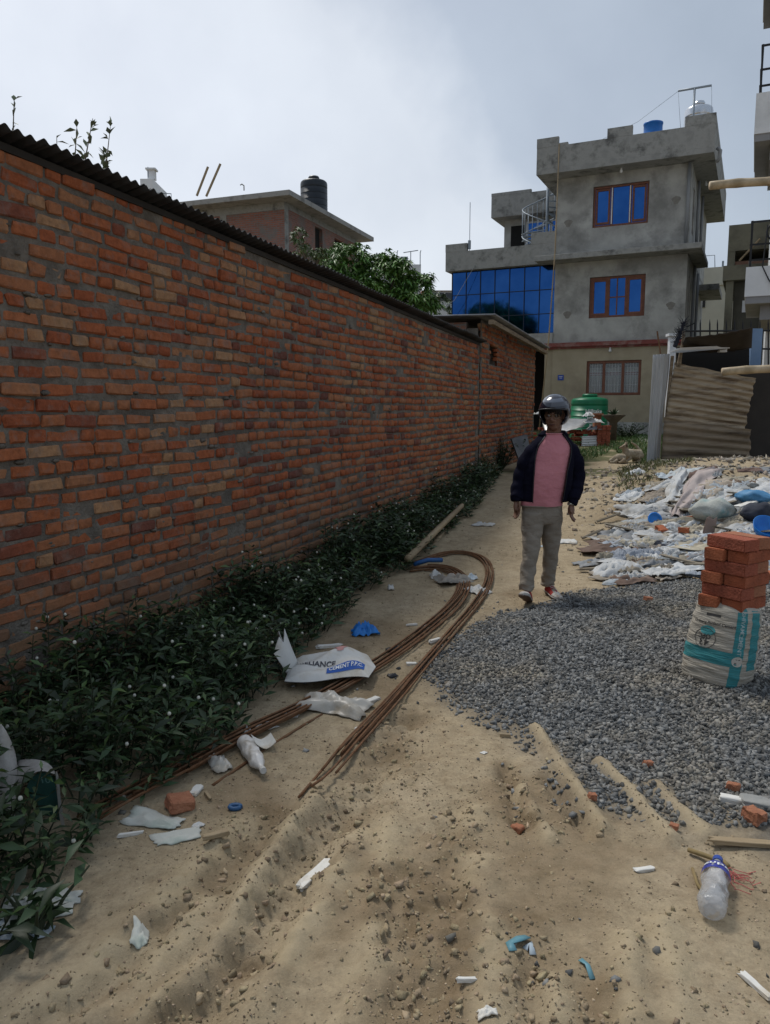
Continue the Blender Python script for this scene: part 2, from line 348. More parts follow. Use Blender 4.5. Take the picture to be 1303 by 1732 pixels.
for ps, wd, h in RIDGES: dry = np.maximum(dry, .8*np.exp(-(segdist(GX, GY, ps)/(wd*1.1))**2)*sstep(-.25, .1, fbm(GX*8, GY*8, 25)))
gr = sstep(.02, .2, fbm(GX*1.1, GY*1.1, 23)+.25*sstep(13, 19, GY)*sstep(3.2, 5, GX)+.3*sstep(10.5, 12, GY)*np.exp(-((GX-3.7)/.5)**2))*sstep(9.5, 12, GY)
ca.data.foreach_set('color', np.stack([gm, dm, gr, dry], -1).reshape(-1).astype(np.float32))
# ---------------------------------------------------------------- long brick wall on the left
WA = math.radians(20.8); WD = Vector((math.sin(WA), math.cos(WA), 0)); WN = Vector((math.cos(WA), -math.sin(WA), 0)); WL = 3.1
def wpt(s, out, z): return WD*s+WN*(-WL+out)+Vector((0, 0, z))           # out > 0 = towards the alley
CH = .0835
brick_o = brickmat('fired_brick', 'object'); brick_i = brickmat('fired_brick_joined', 'island')
mortar = M('lime_cement_mortar', (.105, .09, .075), (.20, .178, .15), 9, .95, .8, 60, c3=(.09, .08, .068), s3=2.5)
def brick_mesh(L_, H_, D_, seed):
    r = random.Random(seed); bm = bmesh.new(); bmesh.ops.create_cube(bm, size=1)
    for v in bm.verts: v.co = Vector((v.co.x*L_, v.co.y*D_, v.co.z*H_))
    bmesh.ops.bevel(bm, geom=list(bm.edges), offset=min(.010, H_*.2), segments=1, affect='EDGES')
    for v in bm.verts: v.co += Vector((r.uniform(-.008, .008), r.uniform(-.0038, .0038), r.uniform(-.0052, .0052)))
    bmesh.ops.triangulate(bm, faces=bm.faces[:])
    me = bpy.data.meshes.new('brick'); bm.to_mesh(me); bm.free(); return me
STR = [brick_mesh(.228, .064, .08, i) for i in range(10)]; HDR = [brick_mesh(.109, .064, .08, 50+i) for i in range(10)]
BAT = [brick_mesh(.165, .063, .08, 90+i) for i in range(5)]
for me in STR+HDR+BAT: me.materials.append(brick_o)
def marr(me):
    v = np.zeros(len(me.vertices)*3, np.float32); me.vertices.foreach_get('co', v); f = np.zeros(len(me.polygons)*3, np.int32); me.polygons.foreach_get('vertices', f)
    return v.reshape(-1, 3), f.reshape(-1, 3)
MA = {me.name: marr(me) for me in STR+HDR+BAT}
def lay(s0, s1, z0, ztop, seed, hole=None, vjoint=()):
    r = random.Random(seed); out = []
    nrow = int((ztop(s0)-z0)/CH)+2
    for k in range(nrow):
        z = z0+k*CH+CH/2; s = s0-r.uniform(0, .2)
        wob = lambda q: .012*math.sin(q*1.1+k*.25+seed)+.007*math.sin(q*2.9+k)
        hd = (k % 2 == 0)
        while s < s1:
            t = r.random()
            kind = (HDR if t < (.62 if hd else .2) else STR if t < .9 else BAT)
            ln = {id(STR): .232, id(HDR): .112, id(BAT): .168}[id(kind)]; j = r.uniform(.005, .019)
            c = s+ln/2; zz = z+wob(c)
            if c-ln/2 > s0-.02 and c+ln/2 < s1+.03 and zz+.02 < ztop(c) and not (hole and hole[0] < c < hole[1] and hole[2] < zz < hole[3]) and not any(abs(c-q) < ln/2+.006 for q in vjoint):
                out.append((kind[r.randrange(len(kind))], c, zz, r.gauss(0, .0045), r.gauss(0, .024), r.gauss(0, .02), r.uniform(.92, 1.06), ln))
            s += ln+j
    return out
def view_size(c, z, ln):
    p = wpt(c, 0, z); d = p-Vector((0, 0, EYE)); F = d.y*math.cos(PITCH)-d.z*math.sin(PITCH)
    if F < .3: return 0
    x = 651.5+FPX*d.x/F; y = 866-FPX*(d.z*math.cos(PITCH)+d.y*math.sin(PITCH))/F
    if x < -25 or y < 0 or y > 1230: return 0
    return ln/F**2.2
def brick_skin(root, bricks, base, limit):
    bricks.sort(key=lambda b: -view_size(b[1], b[2], b[7])); VV = []; FF = []; o = 0
    for i, (me, c, z, dp, rl, yw, sz, ln) in enumerate(bricks):
        R = Matrix.Rotation(math.pi/2-WA, 4, 'Z') @ Matrix.Rotation(yw*.5, 4, 'Z') @ Matrix.Rotation(-rl, 4, 'Y')
        loc = wpt(c, -.036+dp, z)
        if i < limit:
            b = bpy.data.objects.new('brick', me); C.objects.link(b); b.parent = root; b.matrix_local = Matrix.Translation(loc-Vector(base)) @ R @ Matrix.Diagonal((1, 1, sz, 1))
        else:
            v, f = MA[me.name]; A = np.array((R @ Matrix.Diagonal((1, 1, sz, 1))).to_3x3()); VV.append(v @ A.T+np.array(loc-Vector(base))); FF.append(f+o); o += len(v)
    if VV:
        ob = npobj('far_bricks', np.concatenate(VV), np.concatenate(FF), brick_i, root); tag(ob, kind='stuff')
# brick runs along the wall: cube x = along (after rotation x -> WD)
S0, S1 = .9, 12.55
ztop_main = lambda s: 2.81-.019*(s-2.7)
wb = wpt(5, 0, 0); bw = thing('brick_wall', 'long rough red brick boundary wall running down the left side', 'wall', wb)
def mortar_core(root, s0, s1, z0, ztop, hole=None, back=-.24):
    ss = np.arange(s0, s1+.001, .05); zs = np.linspace(0, 1, 62); S, T = np.meshgrid(ss, zs); Z = z0+T*(np.vectorize(ztop)(S)-z0)
    O = -.006+.014*fbm(S*7, Z*7, 41, 3)+.008*fbm(S*23, Z*23, 43, 2)
    V = np.stack([WD.x*S+WN.x*(-WL+O), WD.y*S+WN.y*(-WL+O), Z], -1).reshape(-1, 3)-np.array(root['_b'])
    n, m = len(zs), len(ss); i = np.arange(n-1)[:, None]*m+np.arange(m-1)[None, :]
    f = np.stack([i, i+1, i+m+1, i+m], -1).reshape(-1, 4)
    if hole:
        cs = S[:-1, :-1].ravel()+.025; cz = Z[:-1, :-1].ravel()+.03; f = f[~((cs > hole[0]) & (cs < hole[1]) & (cz > hole[2]) & (cz < hole[3]))]
    npobj('mortar', V, f, mortar, root, smooth=True)
    b = MB()
    def qb(a, c, lo, hi): b.add([wpt(q, o, z) for q in (a, c) for o in (back, -.055) for z in (lo, hi)], [(0, 1, 3, 2), (4, 6, 7, 5), (0, 4, 5, 1), (2, 3, 7, 6), (0, 2, 6, 4), (1, 5, 7, 3)])
    zt = min(ztop(s0), ztop(s1))-.03
    if hole:
        qb(s0, hole[0], z0, zt); qb(hole[1], s1, z0, zt); qb(hole[0], hole[1], z0, hole[2]); qb(hole[0], hole[1], hole[3], zt)
    else: qb(s0, s1, z0, zt)
    b.build('wall_core', mortar, root)
mortar_core(bw, S0, S1, -.15, ztop_main)
brick_skin(bw, lay(S0, S1, -.12, ztop_main, 3), wb, 300)
mp = MB()                                                              # blobs of mortar squeezed out of the joints
for i in range(260):
    s = rnd.uniform(2.2, 11); z = rnd.uniform(.25, 2.5); r = rnd.uniform(.012, .03)
    c = wpt(s, -.002, z); rings = []
    for a in (0, .6, 1.0):
        rings.append([c+WN*(.012*(1-a)+.001)+(WD*math.cos(q)*r*rnd.uniform(1, 1.8)+Vector((0, 0, 1))*math.sin(q)*r*rnd.uniform(.4, .8))*max(a, .15) for q in [k*math.pi/3 for k in range(6)]])
    mp.loft(rings, caps=True)
o = mp.build('mortar_smears', mortar, bw, smooth=True); tag(o, kind='stuff')
# corrugated sheets along the top of the wall
tin_dark = M('weathered_tin', (.022, .023, .027), (.045, .046, .05), 5, .6, .1, 30, metal=.2, c3=(.03, .025, .022), s3=1.2)
tin = M('zinc_sheet', (.30, .31, .32), (.42, .43, .44), 3, .45, .1, 20, metal=.5, c3=(.24, .23, .21), s3=1.4)
rt = thing('wall_roof', 'dark corrugated tin roofing with a wavy edge overhanging the long brick wall', 'roof', wpt(5, 0, 2.6))
ez = lambda s: 2.868-.019*(s-2.7)
s = .7; k = 0
while s < 12.45:
    e = min(s+.86, 12.62); P = []; N_ = int((e-s)/.0095)
    up = .004+(k % 2)*.006
    for o_, dz in ((.115, 0), (.05, -.012), (-.02, -.027), (-.6, -.16), (-1.6, -.40)):
        P.append([wpt(q, o_+.012*math.sin(k*2.1), ez(q)+dz+up+.011*math.sin(q*2*math.pi/.076)) for q in np.linspace(s, e, N_)])
    b = MB(); b.sheet(P, (0, 0, .0015)); b.build('roofing_sheet', tin_dark, rt, smooth=True); s += .80; k += 1
wood = M('old_timber', (.13, .095, .06), (.26, .20, .135), 3, .85, .3, 20, stretch=(1, 1, 8))
b = MB(); b.add([wpt(q, o_, z+ez(q)-2.868) for q in (.8, 12.5) for o_ in (-.09, .012) for z in (2.795, 2.832)], [(0, 1, 3, 2), (4, 6, 7, 5), (0, 4, 5, 1), (2, 3, 7, 6), (0, 2, 6, 4), (1, 5, 7, 3)]); b.build('purlin', M('eave_shade_timber', (.025, .022, .02), (.04, .035, .03), 4, .9), rt)  # purlin coloured near-black as the shaded gap under the sheets
# hut at the end of the wall
hb = wpt(15, 0, 0); hut = thing('brick_hut', 'small brick outbuilding with a square vent hole at the far end of the wall', 'outbuilding', hb)
ztop_h = lambda s: 3.03-.020*(s-12.6)
HOLE = (13.27, 13.86, 2.34, 2.70)
mortar_core(hut, 12.60, 17.75, -.1, ztop_h, HOLE)
brick_skin(hut, lay(12.60, 17.75, -.09, ztop_h, 11, HOLE), hb, 0)
def wbox(b, s0, s1, o0, o1, z0, z1): b.add([wpt(q, o_, z) for q in (s0, s1) for o_ in (o0, o1) for z in (z0, z1)], [(0, 1, 3, 2), (4, 6, 7, 5), (0, 4, 5, 1), (2, 3, 7, 6), (0, 2, 6, 4), (1, 5, 7, 3)])
brick_tex = None
def coursed(name, c1, c2, mo, sc=1.0, bw_=.24, rh=.08):
    m = bpy.data.materials.new(name); m.use_nodes = True; t = m.node_tree; N = t.nodes; K = t.links.new; p = N['Principled BSDF']; p.inputs['Roughness'].default_value = .92
    co = N.new('ShaderNodeTexCoord'); mp = N.new('ShaderNodeMapping'); K(co.outputs['UV'], mp.inputs[0])
    bt = N.new('ShaderNodeTexBrick'); bt.inputs['Scale'].default_value = 1; bt.inputs['Brick Width'].default_value = bw_; bt.inputs['Row Height'].default_value = rh; bt.inputs['Mortar Size'].default_value = .012; bt.inputs['Bias'].default_value = -.1
    bt.inputs['Color1'].default_value = (*c1, 1); bt.inputs['Color2'].default_value = (*c2, 1); bt.inputs['Mortar'].default_value = (*mo, 1); K(mp.outputs[0], bt.inputs['Vector'])
    n = N.new('ShaderNodeTexNoise'); n.inputs['Scale'].default_value = 1.6; n.inputs['Detail'].default_value = 8; n.inputs['Roughness'].default_value = .7; K(co.outputs['UV'], n.inputs['Vector'])
    r = N.new('ShaderNodeValToRGB'); r.color_ramp.elements[0].position = .47; r.color_ramp.elements[1].position = .63; K(n.outputs['Fac'], r.inputs[0])
    x = N.new('ShaderNodeMix'); x.data_type = 'RGBA'; K(r.outputs[0], x.inputs[0]); K(bt.outputs['Color'], x.inputs[6]); x.inputs[7].default_value = (*[q*.9 for q in mo], 1); K(x.outputs[2], p.inputs['Base Color'])
    bp = N.new('ShaderNodeBump'); bp.inputs['Strength'].default_value = .6; bp.inputs['Distance'].default_value = .01; bp.invert = True; K(bt.outputs['Fac'], bp.inputs['Height']); K(bp.outputs[0], p.inputs['Normal']); return m
def uvq(o, fn):                                        # uv in metres from vertex position
    uv = o.data.uv_layers.new(name='UVMap'); b = Vector(o['_b']) if '_b' in o else o.location
    for l in o.data.loops: uv.data[l.index].uv = fn(o.data.vertices[l.vertex_index].co+b)
farbrick = coursed('distant_brick', (.20, .085, .05), (.28, .125, .075), (.17, .155, .14))
b = MB(); wbox(b, 12.60, 12.72, -3.2, -.25, 0, 3.0)
o = b.build('end_wall', farbrick, hut); uvq(o, lambda v: ((v-wb).dot(WN), v.z))
b = MB(); wbox(b, 17.6, 17.75, -3.2, -.25, 0, 2.85); o = b.build('end_wall', farbrick, hut); uvq(o, lambda v: ((v-wb).dot(WN), v.z))
b = MB(); wbox(b, 12.75, 17.6, -.5, -.46, .3, 2.9); b.build('dark_interior', M('interior_shade', (.01, .01, .01)), hut)  # black sheet painted as the shade seen through the vent hole
P = []
for o_, dz in ((.28, .02), (-1.2, .05), (-3.4, .10)): P.append([wpt(q, o_, ztop_h(q)+.03+dz+.010*math.sin(q*2*math.pi/.076)) for q in np.linspace(12.38, 17.95, 420)])
b = MB(); b.sheet(P, (0, 0, .012)); b.build('tin_roof', M('hut_tin', (.12, .12, .125), (.24, .24, .245), 4, .5, metal=.4), hut, smooth=True)
b = MB(); wbox(b, 12.4, 17.9, .17, .25, 2.93, 3.0); b.xf(lambda v: v+Vector((0, 0, -.02*(v-wpt(12.4, 0, 0)).dot(WD)))); b.build('fascia_board', wood, hut)
# ---------------------------------------------------------------- the grey three-storey house at the end
HA = math.radians(25.4); HU = Vector((math.cos(HA), -math.sin(HA), 0)); HV = Vector((math.sin(HA), math.cos(HA), 0)); HP = Vector((5.983, 27.92, 0))
def hp(u, v, z, o=HP): return o+HU*u+HV*v+Vector((0, 0, z))
BF = [(0, 1, 3, 2), (4, 6, 7, 5), (0, 4, 5, 1), (2, 3, 7, 6), (0, 2, 6, 4), (1, 5, 7, 3)]
def hbox(b, u0, u1, v0, v1, z0, z1, o=HP): return b.add([hp(u, v, z, o) for u in (u0, u1) for v in (v0, v1) for z in (z0, z1)], BF)
def HB(name, mat, root, *boxes, o=HP, bv=0):
    b = MB()
    for q in boxes: hbox(b, *q, o=o)
    ob = b.build(name, mat, root)
    if bv: bev(ob, bv)
    return ob
conc = CONC(); stain = STAIN()
cream = M('cream_paint', (.30, .255, .175), (.36, .31, .22), 2, .85, .1, 60, c3=(.25, .21, .15), s3=.9)
redband = M('red_band', (.17, .045, .04), (.21, .06, .05), 5, .8, c3=(.25, .15, .13), s3=4)
wframe = M('brown_frame', (.13, .048, .028), (.18, .072, .042), 8, .6)
bglass = M('blue_glass', (.016, .07, .235), (.03, .105, .31), .9, .07, .03, 2.5, metal=1.0)
dglass = M('dark_glass', (.012, .014, .018), None, rough=.08, spec=.6)
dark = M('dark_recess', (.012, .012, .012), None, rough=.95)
steel = M('painted_steel', (.22, .26, .30), (.28, .32, .36), 6, .5, metal=.2)
whitepaint = M('white_paint', (.62, .63, .64), (.72, .73, .74), 1.5, .7, c3=(.52, .53, .53), s3=.8)
house = thing('concrete_house', 'grey unpainted three storey concrete house with blue windows at the end of the lane', 'house', hp(2, 3, .7))
def wall_open(name, mat, root, u0, u1, z0, z1, holes, v0=0, v1=.23, o=HP):
    """front wall with rectangular openings"""
    us = sorted({u0, u1, *[h[0] for h in holes], *[h[1] for h in holes]}); b = MB()
    for a, c in zip(us[:-1], us[1:]):
        hs = sorted([h for h in holes if h[0] <= a+1e-6 and h[1] >= c-1e-6], key=lambda h: h[2]); z = z0
        for h in hs:
            if h[2] > z: hbox(b, a, c, v0, v1, z, h[2], o)
            z = h[3]
        if z < z1: hbox(b, a, c, v0, v1, z, z1, o)
    return b.build(name, mat, root)
W3 = (1.24, 3.06, 7.76, 9.11); W2 = (1.22, 3.07, 4.74, 6.12); W1 = (1.21, 3.05, 2.09, 3.28)
DEP = 8.6
wall_open('upper_wall', conc, house, 0, 4.36, 6.84, 9.50, [W3]); wall_open('middle_wall', conc, house, 0, 4.36, 3.93, 6.66, [W2]); wall_open('ground_wall', cream, house, 0, 4.36, 1.16, 3.76, [W1])
HB('plinth', conc, house, (-.04, 4.40, -.06, DEP, .4, 1.16), (-.1, 4.6, -.35, -.061, .4, .92))
# side walls (right side with window slots) and the back
def side(name, mat, z0, z1, holes):
    vs = sorted({.231, DEP, *[h[0] for h in holes], *[h[1] for h in holes]}); b = MB()
    for a, c in zip(vs[:-1], vs[1:]):
        hs = [h for h in holes if h[0] <= a+1e-6 and h[1] >= c-1e-6]
        if hs: hbox(b, 4.13, 4.359, a, c, z0, hs[0][2]); hbox(b, 4.13, 4.359, a, c, hs[0][3], z1)
        else: hbox(b, 4.13, 4.359, a, c, z0, z1)
    hbox(b, .001, .2, .231, DEP, z0, z1); hbox(b, .21, 4.12, DEP-.2, DEP, z0, z1); b.build(name, mat, house)
    for h in holes:
        fr = HB('side_window', wframe, house, (4.25, 4.30, h[0], h[1], h[2], h[3])); HB('pane', dglass, fr, (4.302, 4.306, h[0]+.07, h[1]-.07, h[2]+.08, h[3]-.08))
side('upper_side_wall', conc, 6.84, 9.5, [(1.0, 1.6, 7.5, 9.0), (2.7, 3.6, 7.0, 9.0), (5.2, 6.4, 7.6, 9.0)]); side('middle_side_wall', M('pale_render', (.30, .30, .29), (.40, .40, .385), 1.4, .9, c3=(.2, .2, .19)), 3.93, 6.66, [(.8, 1.4, 4.3, 6.1), (2.5, 3.1, 4.8, 6.2), (4.6, 5.3, 4.6, 6.1)]); side('ground_side_wall', cream, 1.16, 3.76, [])
HB('ledge', stain, house, (-.53, 4.82, -.8, -.01, 6.66, 6.84), (4.37, 4.82, 0, 3.0, 6.661, 6.839), (.01, 4.35, .01, DEP-.01, 6.661, 6.8385), bv=.01)
HB('red_band', redband, house, (-.66, 4.55, -.14, .0, 3.79, 3.93), (-.66, 4.50, -.06, .0, 3.72, 3.788), (4.365, 4.55, .01, DEP, 3.79, 3.93), (.01, 4.35, .24, DEP-.3, 3.78, 3.92))
HB('roof_slab', stain, house, (-.54, 5.04, -.8, 9.0, 9.50, 9.66))
HB('parapet', stain, house, (-.54, 5.04, -.8, -.68, 9.662, 10.36), (4.92, 5.04, -.679, 9.0, 9.662, 10.36), (-.54, -.42, -.679, 9.0, 9.662, 10.36), (-.41, 4.91, 8.88, 9.0, 9.662, 10.36))
for a, c in ((-.545, .19), (1.78, 2.57), (4.15, 5.045)):
    HB('merlon', stain, house, (a, c, -.805, -.675, 10.362, 10.66))
HB('merlon', stain, house, (4.915, 5.045, -.674, 9.0, 10.362, 10.64)); HB('merlon', stain, house, (.191, .5, -.80, -.68, 10.362, 10.44))
sdl = HB('side_canopy', stain, house, (4.37, 5.15, 4.6, 7.6, 6.1, 6.32))
def window(root, W, split, o=HP, glass=bglass, fr=.075, v=.09):
    u0, u1, z0, z1 = W; f = HB('window', wframe, root, (u0+.01, u1-.01, v-.03, v+.04, z0+.01, z0+fr), (u0+.01, u1-.01, v-.03, v+.04, z1-fr, z1-.01), *[(q-fr/2, q+fr/2, v-.028, v+.038, z0+fr+.001, z1-fr-.001) for q in split], (u0+.01, u0+fr, v-.028, v+.038, z0+fr+.001, z1-fr-.001), (u1-fr, u1-.01, v-.028, v+.038, z0+fr+.001, z1-fr-.001), o=o)
    e = [u0+fr/2]+list(split)+[u1-fr/2]
    for a, c in zip(e[:-1], e[1:]): HB('pane', glass, f, (a+fr/2, c-fr/2, v, v+.01, z0+fr, z1-fr), o=o)
    return f
w3 = window(house, W3, (1.86, 2.46)); HB('white_mullion', whitepaint, w3, (1.85, 1.88, .045, .058, 7.85, 9.03), (2.44, 2.47, .045, .058, 7.85, 9.03))
for a, c in ((1.33, 1.80), (2.53, 2.97)): HB('sash', wframe, w3, *((a, a+.06, .062, .088, 7.86, 9.02), (c-.06, c, .062, .088, 7.86, 9.02), (a+.061, c-.061, .062, .088, 7.86, 7.93), (a+.061, c-.061, .062, .088, 8.95, 9.02)))
w2 = window(house, W2, (1.86, 2.44)); HB('glazing_bar', wframe, w2, (2.12, 2.16, .075, .088, 4.83, 6.04), (1.9, 2.4, .074, .087, 5.4, 5.44))
for a, c in ((1.30, 1.82), (2.48, 2.99)): HB('sash', wframe, w2, *((a, a+.07, .062, .088, 4.82, 6.04), (c-.07, c, .062, .088, 4.82, 6.04), (a+.071, c-.071, .062, .088, 4.82, 4.9), (a+.071, c-.071, .062, .088, 5.96, 6.04)))
curt = M('curtain_cloth', (.20, .20, .18), (.30, .30, .27), 3, .9, stretch=(9, 9, .5))
w1 = window(house, W1, (1.80, 2.44), glass=dglass, fr=.09, v=.07)
for p_ in [c for c in w1.children if c.name.startswith('pane')]: p_.data.materials[0] = M('clear_pane', (.5, .53, .55), None, rough=.03, trans=.0, alpha=.22, spec=.5)
b = MB(); b.sheet([[hp(u, .19+.02*math.sin(u*38), z) for u in np.linspace(1.25, 3.0, 120)] for z in (2.12, 2.7, 3.05)]); b.build('curtain', curt, w1, smooth=True)
b = MB(); b.sheet([[hp(u, .175+.02*math.sin(u*38), z) for u in np.linspace(1.25, 3.0, 120)] for z in (2.78, 2.90)]); b.build('curtain_stripe', M('maroon_cloth', (.13, .02, .025), None), w1, smooth=True)
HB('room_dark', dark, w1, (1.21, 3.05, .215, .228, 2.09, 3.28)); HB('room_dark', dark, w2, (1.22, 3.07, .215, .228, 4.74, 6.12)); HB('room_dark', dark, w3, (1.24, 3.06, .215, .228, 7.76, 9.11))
b = MB()
for a, c in ((1.31, 1.75), (1.86, 2.38), (2.5, 2.95)):
    for u in np.linspace(a, c, 6): hbox(b, u-.006, u+.006, .12, .132, 2.18, 3.2)
    for z in (2.45, 2.82, 2.9, 3.15): hbox(b, a, c, .1335, .142, z-.006, z+.006)
b.build('window_grille', M('grille_paint', (.5, .5, .5), None, rough=.5), w1)
pq = tag(HB('house_number_plate', M('enamel_blue', (.02, .06, .30), None, rough=.3), None, (.21, .42, -.015, -.003, 2.63, 2.82)), 'small blue enamel number plate on the cream ground floor wall', 'plate')
HB('plate_lettering', whitepaint, pq, (.25, .38, -.019, -.0155, 2.75, 2.765), (.27, .36, -.019, -.0155, 2.70, 2.715))
for (u, z) in ((.42, 8.0), (3.92, 8.38), (3.9, 5.02), (.48, 4.9)):        # patched scaffold holes
    b = MB(); b.loft([[hp(u+.13*rr*math.cos(t)*(1+.3*math.sin(3*t)), -.004-.004*(1-rr), z+.13*rr*math.sin(t)) for t in np.linspace(0, 2*math.pi, 14, endpoint=False)] for rr in (1, .6, .3)]); b.build('plaster_patch', M('patch_cement', (.17, .16, .145), (.22, .21, .19), 12, .9), house)
pw = whitepaint
for u, z in ((2.2, 9.5), (4.65, 9.5), (2.0, 3.72)):
    b = MB(); b.lathe([(.03, 0), (.03, -.05), (.05, -.08), (.045, -.14), (.01, -.16)], hp(u, -.4 if u < 4.4 else 2.4, z) if z > 5 else hp(u, -.03, z), 10); b.build('bulb_holder', pw, house, smooth=True)
def hpipe(name, mat, root, pts, r=.05, o=HP): b = MB(); b.tube([hp(*p, o) for p in pts], r, 8); return b.build(name, mat, root, smooth=True)
hpipe('drain_pipe', M('grey_pvc', (.22, .23, .24), None, rough=.5), house, [(4.28, -.08, 6.86), (4.28, -.08, 9.49)], .055)
hpipe('drain_pipe', MATS['grey_pvc'], house, [(5.1, -.5, 9.7), (5.2, -.5, 9.6), (5.18, -.5, 9.35), (5.1, -.45, 9.3)], .06)
for v in (2.0, 3.8): hpipe('drain_pipe', MATS['grey_pvc'], house, [(4.45, v, 1.2), (4.45, v, 6.6)], .055)
for v in (2.1, 4.2): hpipe('drain_pipe', MATS['grey_pvc'], house, [(4.45, v, 6.9), (4.45, v, 9.45)], .055)
# wing with the blue glass front
HB('wing_body', conc, house, (-3.90, -.01, .25, DEP-.5, 4.05, 6.70))
HB('wing_slab', stain, house, (-4.08, -.01, -.10, DEP-.4, 6.70, 6.86)); HB('wing_floor', conc, house, (-4.0, -.01, -.05, DEP-.5, 3.94, 4.30)); HB('wing_band', redband, house, (-4.0, -.67, -.12, -.0505, 3.79, 3.93))
HB('wing_parapet', stain, house, (-4.08, -.01, -.10, .03, 6.862, 7.38), (-4.08, -3.95, .031, DEP-.4, 6.862, 7.38))
HB('merlon', stain, house, (-4.085, -3.24, -.105, .035, 7.382, 7.66)); HB('merlon', stain, house, (-.86, -.01, -.105, .035, 7.382, 7.78))
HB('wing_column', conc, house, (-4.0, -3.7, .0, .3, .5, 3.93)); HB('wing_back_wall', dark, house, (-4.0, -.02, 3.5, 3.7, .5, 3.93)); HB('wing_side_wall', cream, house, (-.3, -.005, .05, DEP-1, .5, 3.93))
us = np.linspace(-3.9, -.02, 8); zs = (4.32, 5.0, 5.84, 6.68)
gl = HB('curtain_glazing', M('dark_mullion', (.015, .02, .035), None, rough=.5), house, (-3.9, -.02, .2, .24, 4.31, 6.69), *[(u-.012, u+.012, .13, .199, 4.32, 6.68) for u in us], *[(-3.88, -.03, .135, .198, z-.012, z+.012) for z in zs[1:3]])
for i in range(7):
    for j in range(3):
        du = rnd.uniform(-.003, .003); b = MB(); b.add([hp(u, .165+(.003*rnd.uniform(-1, 1)), z) for u, z in ((us[i]+.013, zs[j]+.013), (us[i+1]-.013, zs[j]+.013), (us[i+1]-.013, zs[j+1]-.013), (us[i]+.013, zs[j+1]-.013))], [(0, 1, 2, 3)]); b.build('glass_panel', bglass, gl)
# room on the wing roof
HB('roof_room', conc, house, (-3.3, -.02, 4.7, 8.0, 7.0, 9.46)); HB('roof_room_slab', stain, house, (-3.66, -.02, 4.0, 8.4, 9.462, 9.62)); HB('roof_room_parapet', stain, house, (-3.66, -.02, 4.0, 4.12, 9.622, 10.3), (-3.66, -3.54, 4.121, 8.4, 9.622, 10.3)); HB('merlon', stain, house, (-3.665, -2.0, 3.995, 4.125, 10.302, 10.42))
HB('roof_door', dark, house, (-3.0, -2.42, 4.66, 4.69, 7.0, 9.2)); dr = HB('blue_door', M('door_white', (.5, .52, .55), None, rough=.5), house, (-2.34, -.85, 4.62, 4.69, 7.0, 9.3))
for a, c in ((-2.26, -1.66), (-1.60, -1.34), (-1.24, -.92)): HB('pane', bglass, dr, (a, c, 4.60, 4.619, 7.1, 9.22))
# spiral stair
SU, SV, SR = -.85, 2.1, .92
stp = thing('spiral_stair', 'grey steel spiral staircase with thin balusters beside the upper storey', 'staircase', hp(SU, SV, 6.87))
hpipe('central_post', steel, stp, [(SU, SV, 6.87), (SU, SV, 10.5)], .055)
ns = 14; rail = []; strg = []
for k in range(ns):
    t0 = math.radians(330-k*27); t1 = t0-math.radians(25); z = 7.1+k*.205; b = MB()
    pts = [hp(SU+r*math.cos(t), SV+r*math.sin(t), zz) for zz in (z, z+.03) for r, t in ((.06, t0), (SR, t0), (SR, t1), (.06, t1))]
    b.add(pts, [(0, 3, 2, 1), (4, 5, 6, 7), (0, 1, 5, 4), (1, 2, 6, 5), (2, 3, 7, 6), (3, 0, 4, 7)]); b.build('step', steel, stp)
    hpipe('baluster', steel, stp, [(SU+SR*math.cos(t0), SV+SR*math.sin(t0), z-.05), (SU+SR*math.cos(t0), SV+SR*math.sin(t0), z+.95)], .012)
    tm = (t0+t1)/2; hpipe('baluster', steel, stp, [(SU+SR*math.cos(tm), SV+SR*math.sin(tm), z-.0), (SU+SR*math.cos(tm), SV+SR*math.sin(tm), z+1.05)], .012)
    rail += [(SU+SR*math.cos(t0), SV+SR*math.sin(t0), z+.95), (SU+SR*math.cos(tm), SV+SR*math.sin(tm), z+1.05)]
hpipe('handrail', steel, stp, rail, .022); hpipe('stringer', steel, stp, [(a, c, z-.95) for a, c, z in rail], .022)
# on the roofs
def tank(name, label, base, r, h, mat, cat='water tank', ribs=5, group=None, lid=True):
    t = thing(name, label, cat, base); b = MB(); prof = [(r*.96, 0), (r, .03)]
    for k in range(ribs):
        z0 = .05+(h*.78-.05)*k/ribs; dz = (h*.78-.05)/ribs; prof += [(r, z0), (r, z0+dz*.80), (r*.965, z0+dz*.86), (r*.965, z0+dz*.94), (r, z0+dz)]
    prof += [(r, h*.80), (r, h*.86), (r*.97, h*.90), (r*.88, h*.925), (r*.45, h*.96)]; b.lathe(prof, base, 32); b.build('tank_body', mat, t, smooth=True)
    if lid: b = MB(); b.lathe([(r*.40, h*.96), (r*.42, h*1.0), (r*.36, h*1.03), (.02, h*1.035)], base, 24); b.build('lid', mat, t, smooth=True)
    return t
plblue = M('blue_plastic', (.01, .12, .42), (.015, .15, .48), 4, .4); plblack = M('black_plastic', (.012, .016, .022), (.02, .025, .032), 4, .42); plgreen = M('green_plastic', (.004, .13, .055), (.006, .16, .07), 4, .38)
b = MB(); q = hp(2.95, 1.2, 10.2); b.lathe([(.30, 0), (.31, .05), (.31, .55), (.325, .56), (.325, .62), (.31, .63), (.31, 1.02), (.325, 1.03), (.325, 1.08), (.28, 1.085), (.27, 1.02)], q, 28); b.lathe([(.31, -.54), (.31, 0)], q, 20)
tag(b.build('water_drum', plblue, smooth=True, base=hp(2.95, 1.2, 9.66)), 'bright blue plastic drum standing on the flat roof of the grey house', 'drum')
st_tank = M('stainless_steel', (.55, .57, .6), None, rough=.25, metal=.9)
tank('steel_tank', 'shiny stainless steel water tank behind the roof corner of the grey house', hp(4.4, 1.0, 9.66), .45, 1.95, st_tank)
